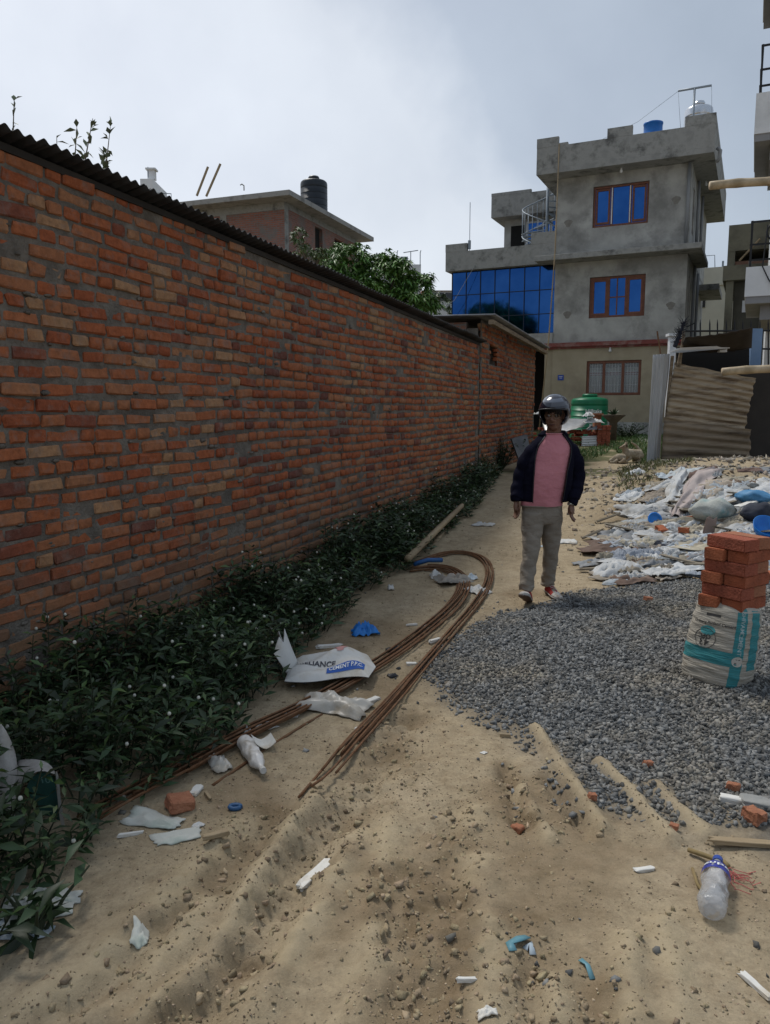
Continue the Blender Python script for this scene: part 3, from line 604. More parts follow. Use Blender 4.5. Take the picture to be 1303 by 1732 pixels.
def frame_post(label, u, v, z0, h, w):
    t = thing('clothesline_post', label, 'post', hp(u, v, z0)); hpipe('post', steel, t, [(u, v, z0), (u, v, z0+h)], .035); hpipe('crossbar', steel, t, [(u-w/2, v, z0+h), (u+w/2, v, z0+h)], .035); return t
t = frame_post('tall steel T shaped clothesline post at the roof corner of the grey house', 4.35, -.4, 9.66, 1.95, .98)
hpipe('line', steel, t, [(4.84, -.4, 11.6), (4.9, -.5, 10.65)], .006); hpipe('line', steel, t, [(3.86, -.4, 11.6), (4.0, -.5, 10.4)], .006); hpipe('line', steel, t, [(3.86, -.4, 11.6), (2.6, 0, 11.0), (1.3, .5, 10.75), (.9, .9, 10.74)], .006)
frame_post('low steel T shaped clothesline post above the middle of the grey house parapet', 1.0, .9, 9.66, 1.08, .85)
bam = M('bamboo', (.27, .20, .12), (.37, .29, .18), 4, .6, .2, 30, c3=(.2, .15, .09), s3=2)
b = MB(); b.tube([hp(.22, -.83, 10.4), hp(.2, -.9, 7), hp(.1, -1.05, 4), hp(-.1, -1.3, .8)], .022, 6); tag(b.build('hoist_rope', bam, smooth=True, base=hp(-.1, -1.3, .75)), 'long tan rope hanging down the left corner of the grey house', 'rope')
b = MB(); b.tube([hp(-3.18, .0, 7.38), hp(-3.18, .0, 9.1)], .012, 5); b.box(hp(-3.18, -.02, 7.6), (.1, .1, .3)); tag(b.build('rooftop_aerial', steel, base=hp(-3.18, 0, 7.37)), 'thin upright aerial on the parapet above the blue glass wing', 'aerial')
b = MB(); b.tube([hp(-2.95, -.1, 6.8), hp(-3.6, -.4, 5.6), hp(-4.7, -1.2, 4.6), hp(-7, -3, 4.2)], .008, 5); tag(b.build('hanging_cable', M('pale_cable', (.35, .35, .36), None), base=hp(-2.95, -.1, 6.8)), 'pale cable slung down across the left end of the blue glass', 'cable')
# green tank at the foot of the house
gt = Vector((7.02, 24.6, zgs(7.02, 24.6))); gp = atY(997.5, 690, 24.3); gt = Vector((gp.x, 24.3, zgs(gp.x, 24.3)))
tg = tank('green_tank', 'large green plastic water tank with white lettering in front of the cream wall', gt, .565, 1.36, plgreen, ribs=6)
def text_arr(s, size, bold=False):
    cu = bpy.data.curves.new('t', 'FONT'); cu.body = s; cu.size = size; cu.align_x = 'CENTER'; cu.align_y = 'CENTER'; cu.resolution_u = 3; cu.offset = .02*size if bold else 0
    ob = bpy.data.objects.new('t', cu); C.objects.link(ob); dg = bpy.context.evaluated_depsgraph_get(); dg.update()
    me = bpy.data.meshes.new_from_object(ob.evaluated_get(dg)); v = [tuple(q.co) for q in me.vertices]; f = [tuple(p.vertices) for p in me.polygons]
    bpy.data.objects.remove(ob); bpy.data.curves.remove(cu); bpy.data.meshes.remove(me); return v, f
def lettering(name, s, size, mp_, mat, root, bold=False, base=None):
    v, f = text_arr(s, size, bold); b = MB(); b.add([mp_(q[0], q[1]) for q in v], f); return b.build(name, mat, root, base=base)
ink_w = M('white_ink', (.7, .72, .72), None, rough=.6)
ta = math.atan2(-gt.y, -gt.x)
def tmap(z0): return lambda a, c: gt+Vector((.572*math.cos(ta+.25+a/.57), .572*math.sin(ta+.25+a/.57), z0+c))
lettering('tank_lettering', 'Hilltake', .17, tmap(.86), ink_w, tg, True); b = MB()
for z0, wd in ((.66, .4), (.44, .26)):
    for k in range(9): a = -wd/2+wd*k/9; b.add([tmap(z0)(q, c) for q, c in ((a, -.03), (a+wd/13, -.03), (a+wd/13, .03), (a, .03))], [(0, 1, 2, 3)])
b.build('small_print', ink_w, tg)
# ---------------------------------------------------------------- brick building behind the wall (left)
def along(P, d, n):      # pixel ray to the vertical plane through P with normal n
    pass
BC = atY(481, 345, 31.0)                                      # wall corner under the roof slab
def bp(s, o_, z): return Vector((BC.x, BC.y, 0))+WD*s-WN*o_+Vector((0, 0, z))     # s away along the lane, o_ to the left
ZT = BC.z+.1
bb = thing('brick_building', 'unplastered red brick building with a flat concrete roof beyond the left wall', 'building', bp(3, 3, .8))
b2f = coursed('building_brick', (.22, .085, .06), (.30, .12, .085), (.17, .16, .15))
def bbox(b, s0, s1, o0, o1, z0, z1): b.add([bp(s, o_, z) for s in (s0, s1) for o_ in (o0, o1) for z in (z0, z1)], BF)
def BB(name, mat, *boxes, root=bb, uv=None):
    b = MB()
    for q in boxes: bbox(b, *q)
    o = b.build(name, mat, root)
    if uv: uvq(o, uv)
    return o
u1 = lambda v: ((v-BC).dot(WD)+(v-BC).dot(WN), v.z)
def plane_s(px, py):        # pixel to the lane-side wall plane of the building
    a, c = ray(px, py); n = WN; P = Vector((BC.x, BC.y, 0)); t = P.dot(n)/(a*n.x+n.y); return (Vector((a*t, t, 0))-P).dot(WD), EYE+c*t
e1 = plane_s(604, 400)[0]; wA = plane_s(533, 382); wB = plane_s(546, 428); vA = plane_s(566, 402); vB = plane_s(588, 428)
h1 = (wA[0], wB[0], wB[1]-.6, wA[1]); h2 = (vA[0], vB[0], vB[1]-.4, vA[1])
b = MB()
for a, c in ((0, h1[0]), (h1[1], h2[0]), (h2[1], e1)): bbox(b, a, c, 0, .23, .5, ZT)
for h in (h1, h2): bbox(b, h[0], h[1], 0, .23, .5, h[2]); bbox(b, h[0], h[1], 0, .23, h[3], ZT)
o = b.build('lane_wall', b2f, bb); uvq(o, u1)
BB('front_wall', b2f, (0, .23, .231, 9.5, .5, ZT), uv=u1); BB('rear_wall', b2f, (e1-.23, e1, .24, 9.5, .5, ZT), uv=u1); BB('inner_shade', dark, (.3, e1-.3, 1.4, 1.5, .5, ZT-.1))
BB('concrete_beam', stain, (-.012, .0, -.01, 9.5, ZT-.28, ZT), (.0, e1, -.012, .0, ZT-.22, ZT))
for o_ in (2.6, 5.6): BB('concrete_column', stain, (-.014, .0, o_, o_+.3, .5, ZT-.28))
BB('concrete_column', stain, (.0, .3, -.014, -.0005, .5, ZT-.22))
rs = BB('roof_slab', M('slab_concrete', (.26, .255, .24), (.34, .335, .32), 2, .9, .2, 20, c3=(.17, .165, .155), s3=2), (-.75, e1+.6, -.62, 10, ZT+.002, ZT+.19))
BB('window_frame', dark, (h1[0]+.02, h1[1]-.02, .15, .2, h1[2], h1[3])); BB('window_frame', dark, (h2[0]+.02, h2[1]-.02, .15, .2, h2[2], h2[3])); BB('side_sunshade', rs.data.materials[0], (e1-.6, e1+.5, -.6, -.013, h2[2]+.1, h2[2]+.22))
TKB = min((bp(s, 1.0, ZT+.19) for s in np.linspace(.5, 8, 76)), key=lambda v: abs(proj(v)[0]-532)); TKH = atY(532, 301, TKB.y).z-TKB.z
tank('black_tank', 'black ribbed plastic water tank on the roof of the brick building', TKB, .60, TKH, plblack, ribs=6)
for (a, c, d, e) in ((333, 327, 352, 282), (349, 328, 373, 277)):
    b = MB(); p0 = atY(a, c+4, 31.5); p1 = atY(d, e, 31.5); b.tube([p0, p1], .05, 6); tag(b.build('roof_pole', bam, base=p0), ('left' if a == 333 else 'right')+' one of two slanting bare poles on the brick building roof', 'pole', 'poles on the brick building')
b = MB(); p0 = atY(413, 322, 31.5); b.tube([p0, p0+Vector((0, 0, .18)), p0+Vector((-.08, 0, .24)), p0+Vector((-.15, 0, .2))], .025, 6); tag(b.build('bent_rebar', stain, base=p0), 'short hooked bar standing on the brick building roof edge', 'bar')
# low roof with brick grille in front of it
lr = thing('low_brick_block', 'low grey roof edge with a pierced brick parapet before the brick building', 'building', atY(400, 430, 26))
p0 = atY(350, 399, 26); p1 = atY(473, 424, 26.5); dv = (p1-p0)
b = MB(); R_ = Matrix.Rotation(math.atan2(dv.y, dv.x), 3, 'Z')
for k in range(9): b.box(p0+dv*(.45+.55*k/9)+Vector((0, 0, -.12)), (.12, .15, .28), R_)
b.build('pierced_brick', M('grille_brick', (.2, .09, .06), (.27, .12, .08), 8), lr)
b = MB(); b.add([p0+Vector((0, y, z)) for y in (0, .5) for z in (-.01, .1)]+[p1+Vector((0, y, z)) for y in (0, .5) for z in (-.01, .1)], [(0, 1, 3, 2), (4, 6, 7, 5), (0, 4, 5, 1), (2, 3, 7, 6), (0, 2, 6, 4), (1, 5, 7, 3)]); b.build('coping', conc, lr)
b = MB(); b.add([p0+Vector((0, y, z)) for y in (.16, .5) for z in (-4.5, -.3)]+[p1+Vector((0, y, z)) for y in (.16, .5) for z in (-4.5, -.3)], [(0, 1, 3, 2), (4, 6, 7, 5), (0, 4, 5, 1), (2, 3, 7, 6), (0, 2, 6, 4), (1, 5, 7, 3)]); o = b.build('wall', b2f, lr); uvq(o, lambda v: (v.x, v.z))
# far roofs
def simple_house(name, label, px0, py0, px1, py1, Y, depth, matw, matr=None, roofh=0):
    a = atY(px0, py0, Y); c = atY(px1, py1, Y); t = thing(name, label, 'building', ((a.x+c.x)/2, Y+depth/2, .9))
    b = MB(); b.box(((a.x+c.x)/2, Y+depth/2, (a.z+.7)/2), (c.x-a.x, depth, a.z-.7)); b.build('wall', matw, t)
    if matr:
        b = MB(); b.add([(a.x-.3, Y-.3, a.z), (c.x+.3, Y-.3, a.z), (c.x+.3, Y+depth+.3, a.z), (a.x-.3, Y+depth+.3, a.z), (a.x-.3, Y+depth/2, a.z+roofh), (c.x+.3, Y+depth/2, a.z+roofh)], [(0, 1, 5, 4), (2, 3, 4, 5), (1, 2, 5), (3, 0, 4), (3, 2, 1, 0)]); b.build('roof', matr, t)
    return t, a, c
t, a, c = simple_house('far_house', 'distant house with a red tiled roof left of the blue glass wing', 722, 492, 775, 560, 62, 8, whitepaint, M('red_roof', (.33, .12, .08), (.42, .17, .11), 3), .55)
for k in range(3): b = MB(); q = atY(735+k*12, 502, 61.93); b.box(q, (.5, .06, .6)); b.build('window', dglass, t)
t, a, c = simple_house('white_outhouse', 'small white gabled outhouse peeping over the hut roof', 715, 528, 757, 560, 34, 4, whitepaint)
b = MB(); q = atY(736, 517, 34.0); b.add([(a.x, 34, a.z), (c.x, 34, a.z), (q.x, 34, q.z), (a.x, 38, a.z), (c.x, 38, a.z), (q.x, 38, q.z)], [(0, 1, 2), (3, 5, 4), (0, 2, 5, 3), (1, 4, 5, 2)]); b.build('gable', whitepaint, t)
t, a, c = simple_house('far_block', 'distant pale block with rooftop aerial above the mango tree', 640, 447, 712, 520, 55, 8, whitepaint)
for x in (672, 695, 711): b = MB(); p0 = atY(x, 449, 54); b.tube([p0, p0+Vector((0, 0, .9))], .03, 5); b.tube([p0+Vector((-.5 if x == 695 else 0, 0, .85)), p0+Vector((.5 if x == 695 else .05, 0, 1.0))], .03, 5); b.build('aerial', steel, t)
b = MB(); b.box(atY(684, 440, 54), (.5, .2, .45)); b.build('dish', steel, t)
t, a, c = simple_house('far_stair_tower', 'pale stair tower with a small chimney far behind the left wall', 237, 302, 262, 400, 48, 3, whitepaint)
b = MB(); q = atY(257, 296, 48.5); b.box(q+Vector((0, 0, 0)), (.42, .42, .55)); b.box(q+Vector((0, 0, .3)), (.6, .6, .1)); b.build('chimney', whitepaint, t)
b = MB(); q = atY(251, 300, 48.3); b.tube([q, q+Vector((0, 0, .6))], .03, 5); b.build('aerial', steel, t)
b = MB(); q = atY(264, 326, 48.0); b.tube([q+Vector((0, 0, -.5)), q, q+Vector((.9, 0, -.05)), q+Vector((.9, 0, -.6))], .03, 5); b.build('railing', steel, t)
# ---------------------------------------------------------------- right hand buildings
RO = Vector((7.28, 16.0, 0))
white_b = thing('white_building', 'tall white building with balconies at the right edge of the lane', 'building', hp(3, 4, .5, RO))
def RB(name, mat, *boxes, root=white_b, bv=0): return HB(name, mat, root, *boxes, o=RO, bv=bv)
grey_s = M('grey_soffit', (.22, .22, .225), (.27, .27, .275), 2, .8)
grilleb = M('brick_grille', (.16, .09, .065), (.21, .12, .085), 6)
black_m = M('black_iron', (.012, .012, .013), None, rough=.5)
RB('main_wall', whitepaint, (.45, 7, 2.7, 9, .4, 12.5))
for z0, z1 in ((3.70, 4.42), (6.82, 7.72), (10.0, 10.9)):
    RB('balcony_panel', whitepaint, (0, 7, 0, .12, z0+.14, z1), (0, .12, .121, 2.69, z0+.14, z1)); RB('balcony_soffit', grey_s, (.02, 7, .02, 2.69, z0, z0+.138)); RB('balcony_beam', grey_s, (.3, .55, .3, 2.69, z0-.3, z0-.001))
for z0 in (4.42, 7.72):
    b = MB(); 
    for z in (.12, .42, .86): hbox(b, .04, 7, .03, .06, z0+z, z0+z+.035, RO); hbox(b, .04, .07, .061, 2.6, z0+z, z0+z+.035, RO)
    for u in np.arange(.05, 3, .75): hbox(b, u, u+.04, .025, .065, z0, z0+.9, RO)
    for k in range(2):
        cx = .5+k*.8; pts = [hp(cx+.16*math.cos(t), .045, z0+.66+.16*math.sin(t), RO) for t in np.linspace(0, 2*math.pi, 17)]; b.tube(pts, .022, 5, caps=False)
    b.build('balcony_railing', black_m, white_b)
RB('wall_recess', grilleb, (.75, 3, 2.66, 2.69, .5, 3.6), (.75, 3, 2.66, 2.69, 4.5, 6.7), (.6, 3, 2.66, 2.69, 7.9, 9.9))
RB('window_bars', whitepaint, *[(.75, 3, 2.60, 2.64, z, z+.03) for z in np.arange(1.2, 6.6, .42)])
hpipe('drain_pipe', M('blue_grey_pipe', (.2, .25, .33), None, rough=.4), white_b, [(.9, 2.5, 7.5), (.9, 2.5, 12.5)], .09, RO)
b = MB(); b.tube([hp(.35, -.03, 5.2, RO), hp(.3, -.06, 4.4, RO), hp(.42, -.05, 4.15, RO), hp(.62, -.05, 3.85, RO)], .014, 5); b.build('cable', black_m, white_b)
# unfinished concrete block and cream block behind
q0 = atY(1234, 380, 25.0); UO = Vector((q0.x, q0.y, 0))
ub = thing('unfinished_block', 'bare olive grey concrete building frame behind the white balconies', 'building', hp(1, 2, .7, UO)); olive = M('olive_concrete', (.12, .115, .085), (.18, .17, .125), 1.2, .9, .2, c3=(.085, .08, .06), s3=1)
def ubz(y): return atY(1240, y, 25).z
UB = lambda n, m, *bx: HB(n, m, ub, *bx, o=UO)
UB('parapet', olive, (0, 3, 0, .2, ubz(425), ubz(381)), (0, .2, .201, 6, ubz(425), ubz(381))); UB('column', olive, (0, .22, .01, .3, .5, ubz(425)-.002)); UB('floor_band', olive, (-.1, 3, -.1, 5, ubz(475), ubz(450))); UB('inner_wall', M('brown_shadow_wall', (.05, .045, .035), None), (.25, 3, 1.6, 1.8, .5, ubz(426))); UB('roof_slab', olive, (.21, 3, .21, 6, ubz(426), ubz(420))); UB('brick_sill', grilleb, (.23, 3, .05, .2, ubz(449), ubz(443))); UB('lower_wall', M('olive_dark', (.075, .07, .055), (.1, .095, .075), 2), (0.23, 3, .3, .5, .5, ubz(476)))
uw = UB('window', whitepaint, (.50, .86, .27, .29, ubz(528), ubz(508))); UB('pane', dglass, (.6, .7, .255, .268, ubz(526), ubz(512)))
b = MB(); b.tube([hp(.35, -.05, ubz(443), UO), hp(.9, -.1, ubz(409), UO)], .03, 6); b.build('strut', bam, ub)
q0 = atY(1192, 453, 38.0); KO = Vector((q0.x, q0.y, 0)); kz = lambda y: atY(1215, y, 38).z
kb = thing('cream_block', 'plain cream painted block in the gap right of the grey house', 'building', hp(1, 2, .8, KO)); kc = M('cream_wall', (.48, .46, .38), (.54, .52, .43), 1.5, .85)
HB('wall', kc, kb, (-.6, 3, 0, 6, .6, kz(453)), o=KO); HB('string_course', kc, kb, (.4, 3, -.08, -.001, kz(484), kz(480)), o=KO); HB('window', dglass, kb, (-.1, .12, -.04, -.002, kz(520), kz(495)), o=KO)
b = MB(); b.tube([hp(-.1, .1, kz(432), KO), hp(.42, .1, kz(432), KO), hp(.46, .1, kz(453), KO)], .02, 5); b.tube([hp(.8, .1, kz(453), KO), hp(.8, .1, kz(443), KO)], .05, 5); b.build('pipe', steel, kb)
# ---------------------------------------------------------------- trees and sprigs behind the wall
def leaves(name, pos, dr, ln, wd, mat, parent=None, droop=.25, base=None, seed=1, midx=None, fold=.18):
    r = np.random.default_rng(seed); n = len(pos); dr = dr/np.linalg.norm(dr, axis=1)[:, None]; up = np.tile([0, 0, 1.0], (n, 1))+r.normal(0, .45, (n, 3))
    sd_ = np.cross(dr, up); sd_ /= np.linalg.norm(sd_, axis=1)[:, None]+1e-9; nm = np.cross(sd_, dr); ln = np.broadcast_to(np.asarray(ln, float), n)[:, None]; wd = np.broadcast_to(np.asarray(wd, float), n)[:, None]
    m = pos+dr*ln*.45; tip = pos+dr*ln-nm*ln*0-np.array([0, 0, 1])*ln*droop
    V = np.stack([pos, m+sd_*wd/2+nm*wd*fold, m-nm*wd*0, m-sd_*wd/2+nm*wd*fold, tip], 1).reshape(-1, 3)
    if base is not None: V = V-np.array(base)
    i = np.arange(n)[:, None]*5; F = np.concatenate([i+[0, 2, 1], i+[0, 3, 2], i+[2, 4, 1], i+[3, 4, 2]], 0)
    return npobj(name, V, F, mat, parent, midx=None if midx is None else np.tile(midx, 4))
def leafmat(name, c, sp=.45, tr=.12):
    m = M(name, c, [q*1.35 for q in c], 9, .5, rand='island', spread=sp, spec=.4); return m
mango = leafmat('mango_leaf', (.075, .155, .03)); bark = M('bark', (.09, .07, .05), (.15, .12, .09), 9, .9, .5, 30)
def tree(name, label, base, blobs, nleaf, ln, mat, seed, cat='tree'):
    t = thing(name, label, cat, base); r = np.random.default_rng(seed); b = MB(); top = np.mean([q[0] for q in blobs], 0)
    b.tube([base, Vector(base)+Vector((.05, .1, 1.6)), Vector(top)-Vector((0, 0, .5))], [.14, .11, .07], 8)
    for c, rr in blobs: b.tube([Vector(top)-Vector((0, 0, .8)), (Vector(top)+Vector(c))/2-Vector((0, 0, .25)), Vector(c)], [.06, .04, .015], 6)
    b.build('trunk', bark, t, smooth=True)
    P = []; D = []
    vol = np.array([rr[0]*rr[1]*rr[2] for c, rr in blobs])**.67; vol = vol/vol.sum()
    for (c, rr), wgt in zip(blobs, vol):
        nc = max(6, int(nleaf*wgt/11)); d = r.normal(0, 1, (nc, 3)); d /= np.linalg.norm(d, axis=1)[:, None]; d[:, 2] = np.where(d[:, 2] < -.4, -d[:, 2], d[:, 2])
        cc = np.array(c)+d*np.array(rr)*(r.uniform(.55, 1.0, (nc, 1))**.6)*(1+.12*r.normal(0, 1, (nc, 1)))
        for q, dd in zip(cc, d):
            k = 11; a = r.uniform(0, 6.28, k); v = np.stack([np.cos(a), np.sin(a), r.uniform(-.7, .5, k)], 1)+dd*.5; P.append(q+r.normal(0, .02, (k, 3))); D.append(v)
    P = np.concatenate(P); D = np.concatenate(D); leaves('crown', P, D, r.uniform(ln*.7, ln*1.2, len(P)), ln*.28, mat, t, .45, base, seed); return t
def pb(px, py, Y, r): return (tuple(atY(px, py, Y)), r)
mb = atY(640, 560, 24); mb.z = zgs(mb.x, mb.y)
tree('mango_tree', 'bushy green mango tree rising behind the middle of the brick wall', mb, [pb(585, 448, 24, (.85, .85, .55)), pb(640, 465, 24.2, (.8, .8, .62)), pb(668, 470, 23.8, (.65, .7, .55)), pb(705, 490, 24, (.55, .6, .5)), pb(560, 480, 23.6, (.8, .7, .5)), pb(610, 500, 23.5, (.9, .8, .55)), pb(680, 515, 23.6, (.85, .8, .5)), pb(725, 520, 24, (.35, .4, .35)), pb(640, 520, 24.6, (1.1, 1, .5)), pb(600, 550, 24, (1.3, 1.2, .7)), pb(690, 555, 24.2, (1.0, 1.0, .6))], 15000, .23, mango, 3)
sprig = leafmat('shrub_leaf', (.07, .11, .04)); sb = atY(507, 470, 21); sb.z = zgs(sb.x, 21)
tree('slender_shrub', 'thin upright shrub left of the mango tree above the wall', sb, [pb(507, 405, 21, (.22, .22, .3)), pb(512, 432, 21, (.28, .28, .3)), pb(535, 440, 20.8, (.25, .25, .22)), pb(545, 432, 20.8, (.16, .16, .2))], 900, .13, sprig, 5, 'shrub')
sb = atY(750, 545, 40); sb.z = zgs(sb.x, 40)
tree('far_tree', 'low dull green tree between the mango tree and the blue glass', sb, [pb(740, 512, 40, (.7, .7, .5)), pb(752, 520, 40, (.6, .6, .5)), pb(748, 535, 40, (.8, .8, .5))], 500, .3, leafmat('far_leaf', (.05, .08, .035)), 6)
darkleaf = leafmat('sprig_leaf', (.13, .15, .09))  # dull green leaf colour of the sprigs above the roofing
for i, (x, y0, x1, y1, n, lb) in enumerate([(15, 215, 24, 168, 12, 'small leafy sprig above the roofing at the left edge of the frame'), (118, 265, 130, 215, 12, 'forked leafy sprig above the roofing, left of the two tall ones'), (128, 262, 157, 200, 16, 'leaning leafy sprig above the roofing, middle one'), (166, 288, 187, 212, 34, 'densest leafy sprig above the roofing, rightmost one'), (93, 250, 96, 230, 5, 'tiny leafy sprig above the roofing')]):
    Y = 5.4+i*.1; p0 = atY(x, y0+70, Y); p1 = atY(x1, y1, Y); g0 = Vector((p0.x, p0.y, p0.z)); t = thing('leafy_sprig', lb, 'plant', (p0.x, p0.y, 0), 'sprigs above the wall roofing')
    b = MB(); b.tube([(p0.x, p0.y, 0), p0, (p0+p1)/2+Vector((.01, 0, 0)), p1], [.012, .008, .005, .002], 5); b.build('stem', bark, t); r = np.random.default_rng(60+i); k = r.uniform(.25, 1, n)
    leaves('foliage', np.array([p0.lerp(p1, q) for q in k]), r.normal(0, 1, (n, 3))+[0, 0, .5], r.uniform(.05, .09, n), .034, darkleaf, t, .1, (p0.x, p0.y, 0), 60+i)
# ---------------------------------------------------------------- loose stones
def stones(name, X, Y, size, mat, seed, sink=.3, flat=.65):
    r = np.random.default_rng(seed); n = len(X)
    base = np.array([(-1, -1, -1), (1, -1, -1), (1, 1, -1), (-1, 1, -1), (-1, -1, 1), (1, -1, 1), (1, 1, 1), (-1, 1, 1)], float)*.5
    tri = np.array([(0, 2, 1), (0, 3, 2), (4, 5, 6), (4, 6, 7), (0, 1, 5), (0, 5, 4), (1, 2, 6), (1, 6, 5), (2, 3, 7), (2, 7, 6), (3, 0, 4), (3, 4, 7)])
    V = base[None]*(1+r.uniform(-.42, .25, (n, 8, 1)))+r.normal(0, .09, (n, 8, 3))
    V = V*(size[:, None]*np.stack([r.uniform(.8, 1.4, n), r.uniform(.6, 1.0, n), r.uniform(.45, .8, n)*flat/.65], 1))[:, None, :]
    q = r.normal(0, 1, (n, 4)); q[:, 1:3] *= .45; q /= np.linalg.norm(q, axis=1)[:, None]; w_, x, y, z = q[:, 0], q[:, 1], q[:, 2], q[:, 3]
    R = np.stack([np.stack([1-2*(y*y+z*z), 2*(x*y-z*w_), 2*(x*z+y*w_)], -1), np.stack([2*(x*y+z*w_), 1-2*(x*x+z*z), 2*(y*z-x*w_)], -1), np.stack([2*(x*z-y*w_), 2*(y*z+x*w_), 1-2*(x*x+y*y)], -1)], 1)
    V = np.einsum('nij,nkj->nki', R, V); Z = zg(X, Y)+size*(.5*flat-sink)*.8
    V = V+np.stack([X, Y, Z], 1)[:, None, :]
    return tag(npobj(name, V.reshape(-1, 3), (np.arange(n)[:, None, None]*8+tri[None]).reshape(-1, 3), mat), kind='stuff')
r4 = np.random.default_rng(44)
def cand(n, x0, x1, y0, y1, pw=1.0): return r4.uniform(x0, x1, n), y0+(y1-y0)*r4.uniform(0, 1, n)**pw
gravm = M('crushed_stone', (.10, .103, .103), (.185, .188, .185), 30, .9, c3=(.20, .18, .145), s3=1.3, rand='island', spread=.6, spec=.3)
X, Y = cand(185000, .2, 5.4, 2.7, 8.0, 1.2); k = (gravmask(X, Y) > r4.uniform(.15, .95, len(X))) & (np.abs(X/Y) < .62); X, Y = X[k], Y[k]
gs = stones('gravel', X, Y, (.0065+.015*r4.uniform(0, 1, len(X))**2)*(1+.04*Y), gravm, 1, .22); tag(gs, 'spread of grey crushed stone gravel across the right of the lane', 'gravel')
# strays in the furrows and over the dirt
X, Y = cand(9000, -1.2, 3.6, 1.6, 7.5); d = np.full(len(X), 9.)
for ps, wd, h in RUTS[3:]: d = np.minimum(d, segdist(X, Y, ps)/wd)
gd = np.hypot(X-2.4, Y-4.6); pr = .06*np.exp(-(gd-1.7).clip(0)/.5)+.55*np.exp(-d**2)*(X > .2)+.006
k = r4.uniform(0, 1, len(X)) < pr; X, Y = X[k], Y[k]
tag(stones('stray_gravel', X, Y, r4.uniform(.010, .026, len(X)), gravm, 2, .2), 'scattered grey stones lying in the furrows of the dirt', 'gravel')
clodm = M('soil_clod', (.22, .17, .105), (.34, .27, .175), 12, .95, .5, 60, rand='island', spread=.3)
X, Y = cand(110000, -2.2, 3.2, 1.5, 10.5, 1.3); rm = rutmask(X, Y); bl = sstep(.0, .25, fbm(X*2.2, Y*2.2, 71))
k = (r4.uniform(0, 1, len(X)) < .06+.60*rm+.20*bl) & (gravmask(X, Y) < .3) & (np.abs(X/Y) < .62); X, Y = X[k], Y[k]
tag(stones('soil_clods', X, Y, .004+.013*r4.uniform(0, 1, len(X))**3.5*(1+.6*rutmask(X, Y)), clodm, 3, .42), 'crumbly brown soil clods churned up along the wheel ruts', 'soil')
X, Y = cand(52000, -2.0, 3.0, 1.6, 6.5, 1.4); k = (gravmask(X, Y) < .2) & (np.abs(X/Y) < .58) & (r4.uniform(0, 1, len(X)) < .35+1.6*(fbm(X*4, Y*4, 77)+.1)); X, Y = X[k], Y[k]
tag(stones('grit', X, Y, r4.uniform(.0025, .0065, len(X)), M('grit_grain', (.20, .155, .10), (.38, .31, .215), 40, .95, rand='island', spread=.5), 6, .3), 'fine gritty soil grains covering the dirt lane', 'grit')
# flat shale chips on the rising path
X, Y = cand(1700, 1.9, 4.6, 7.2, 14.5); k = r4.uniform(0, 1, len(X)) < .8*np.exp(-((X-.315*Y)/.55)**2); X, Y = X[k], Y[k]
tag(stones('rubble_chips', X, Y, r4.uniform(.015, .085, len(X)), M('rubble', (.19, .155, .115), (.30, .25, .19), 9, .9, rand='island', spread=.4), 4, .3, .35), 'flat rubble chips strewn on the rising path', 'rubble')
# ---------------------------------------------------------------- weeds along the wall
FR = [G2(*p) for p in [(-160, 1700), (0, 1590), (110, 1475), (185, 1385), (330, 1300), (415, 1225), (490, 1140), (560, 1065), (650, 995), (735, 945), (800, 885), (838, 835), (850, 800)]]
def weed_strip(n, seed):
    r = np.random.default_rng(seed); s = r.uniform(1.3, 13.4, n); o_ = r.uniform(0.02, 1.6, n); P = np.stack([WD.x*s+WN.x*(-WL+o_), WD.y*s+WN.y*(-WL+o_)], 1)
    fx = np.array([q[0] for q in FR]); fy = np.array([q[1] for q in FR]); fs = fx*WD.x+fy*WD.y; fo = fx*WN.x+fy*WN.y+WL
    lim = np.interp(s, fs, fo)*np.interp(s, [4, 8], [1, .84])+.16*fbm(s*3, s*0, 5); gx_, gy_ = G2(55, 1395); a_ = P[:, 0]/P[:, 1]; k = (o_ < lim) & ~((np.abs(a_-gx_/gy_) < .06) & (P[:, 1] < gy_+.12) & (P[:, 1] > gy_-.10)); return P[k], o_[k], lim[k], s[k]
weedm = leafmat('weed_leaf', (.021, .042, .015), .6); weedl = leafmat('weed_leaf_young', (.05, .085, .025), .45)
stemm = M('weed_stem', (.03, .04, .02), None); flowm = M('clover_flower', (.55, .55, .48), None, rough=.8)
P, oo, lim, ss = weed_strip(5600, 9); r9 = np.random.default_rng(10); LP = []; LD = []; LL = []; STV = MB(); FL = MB(); LM = []
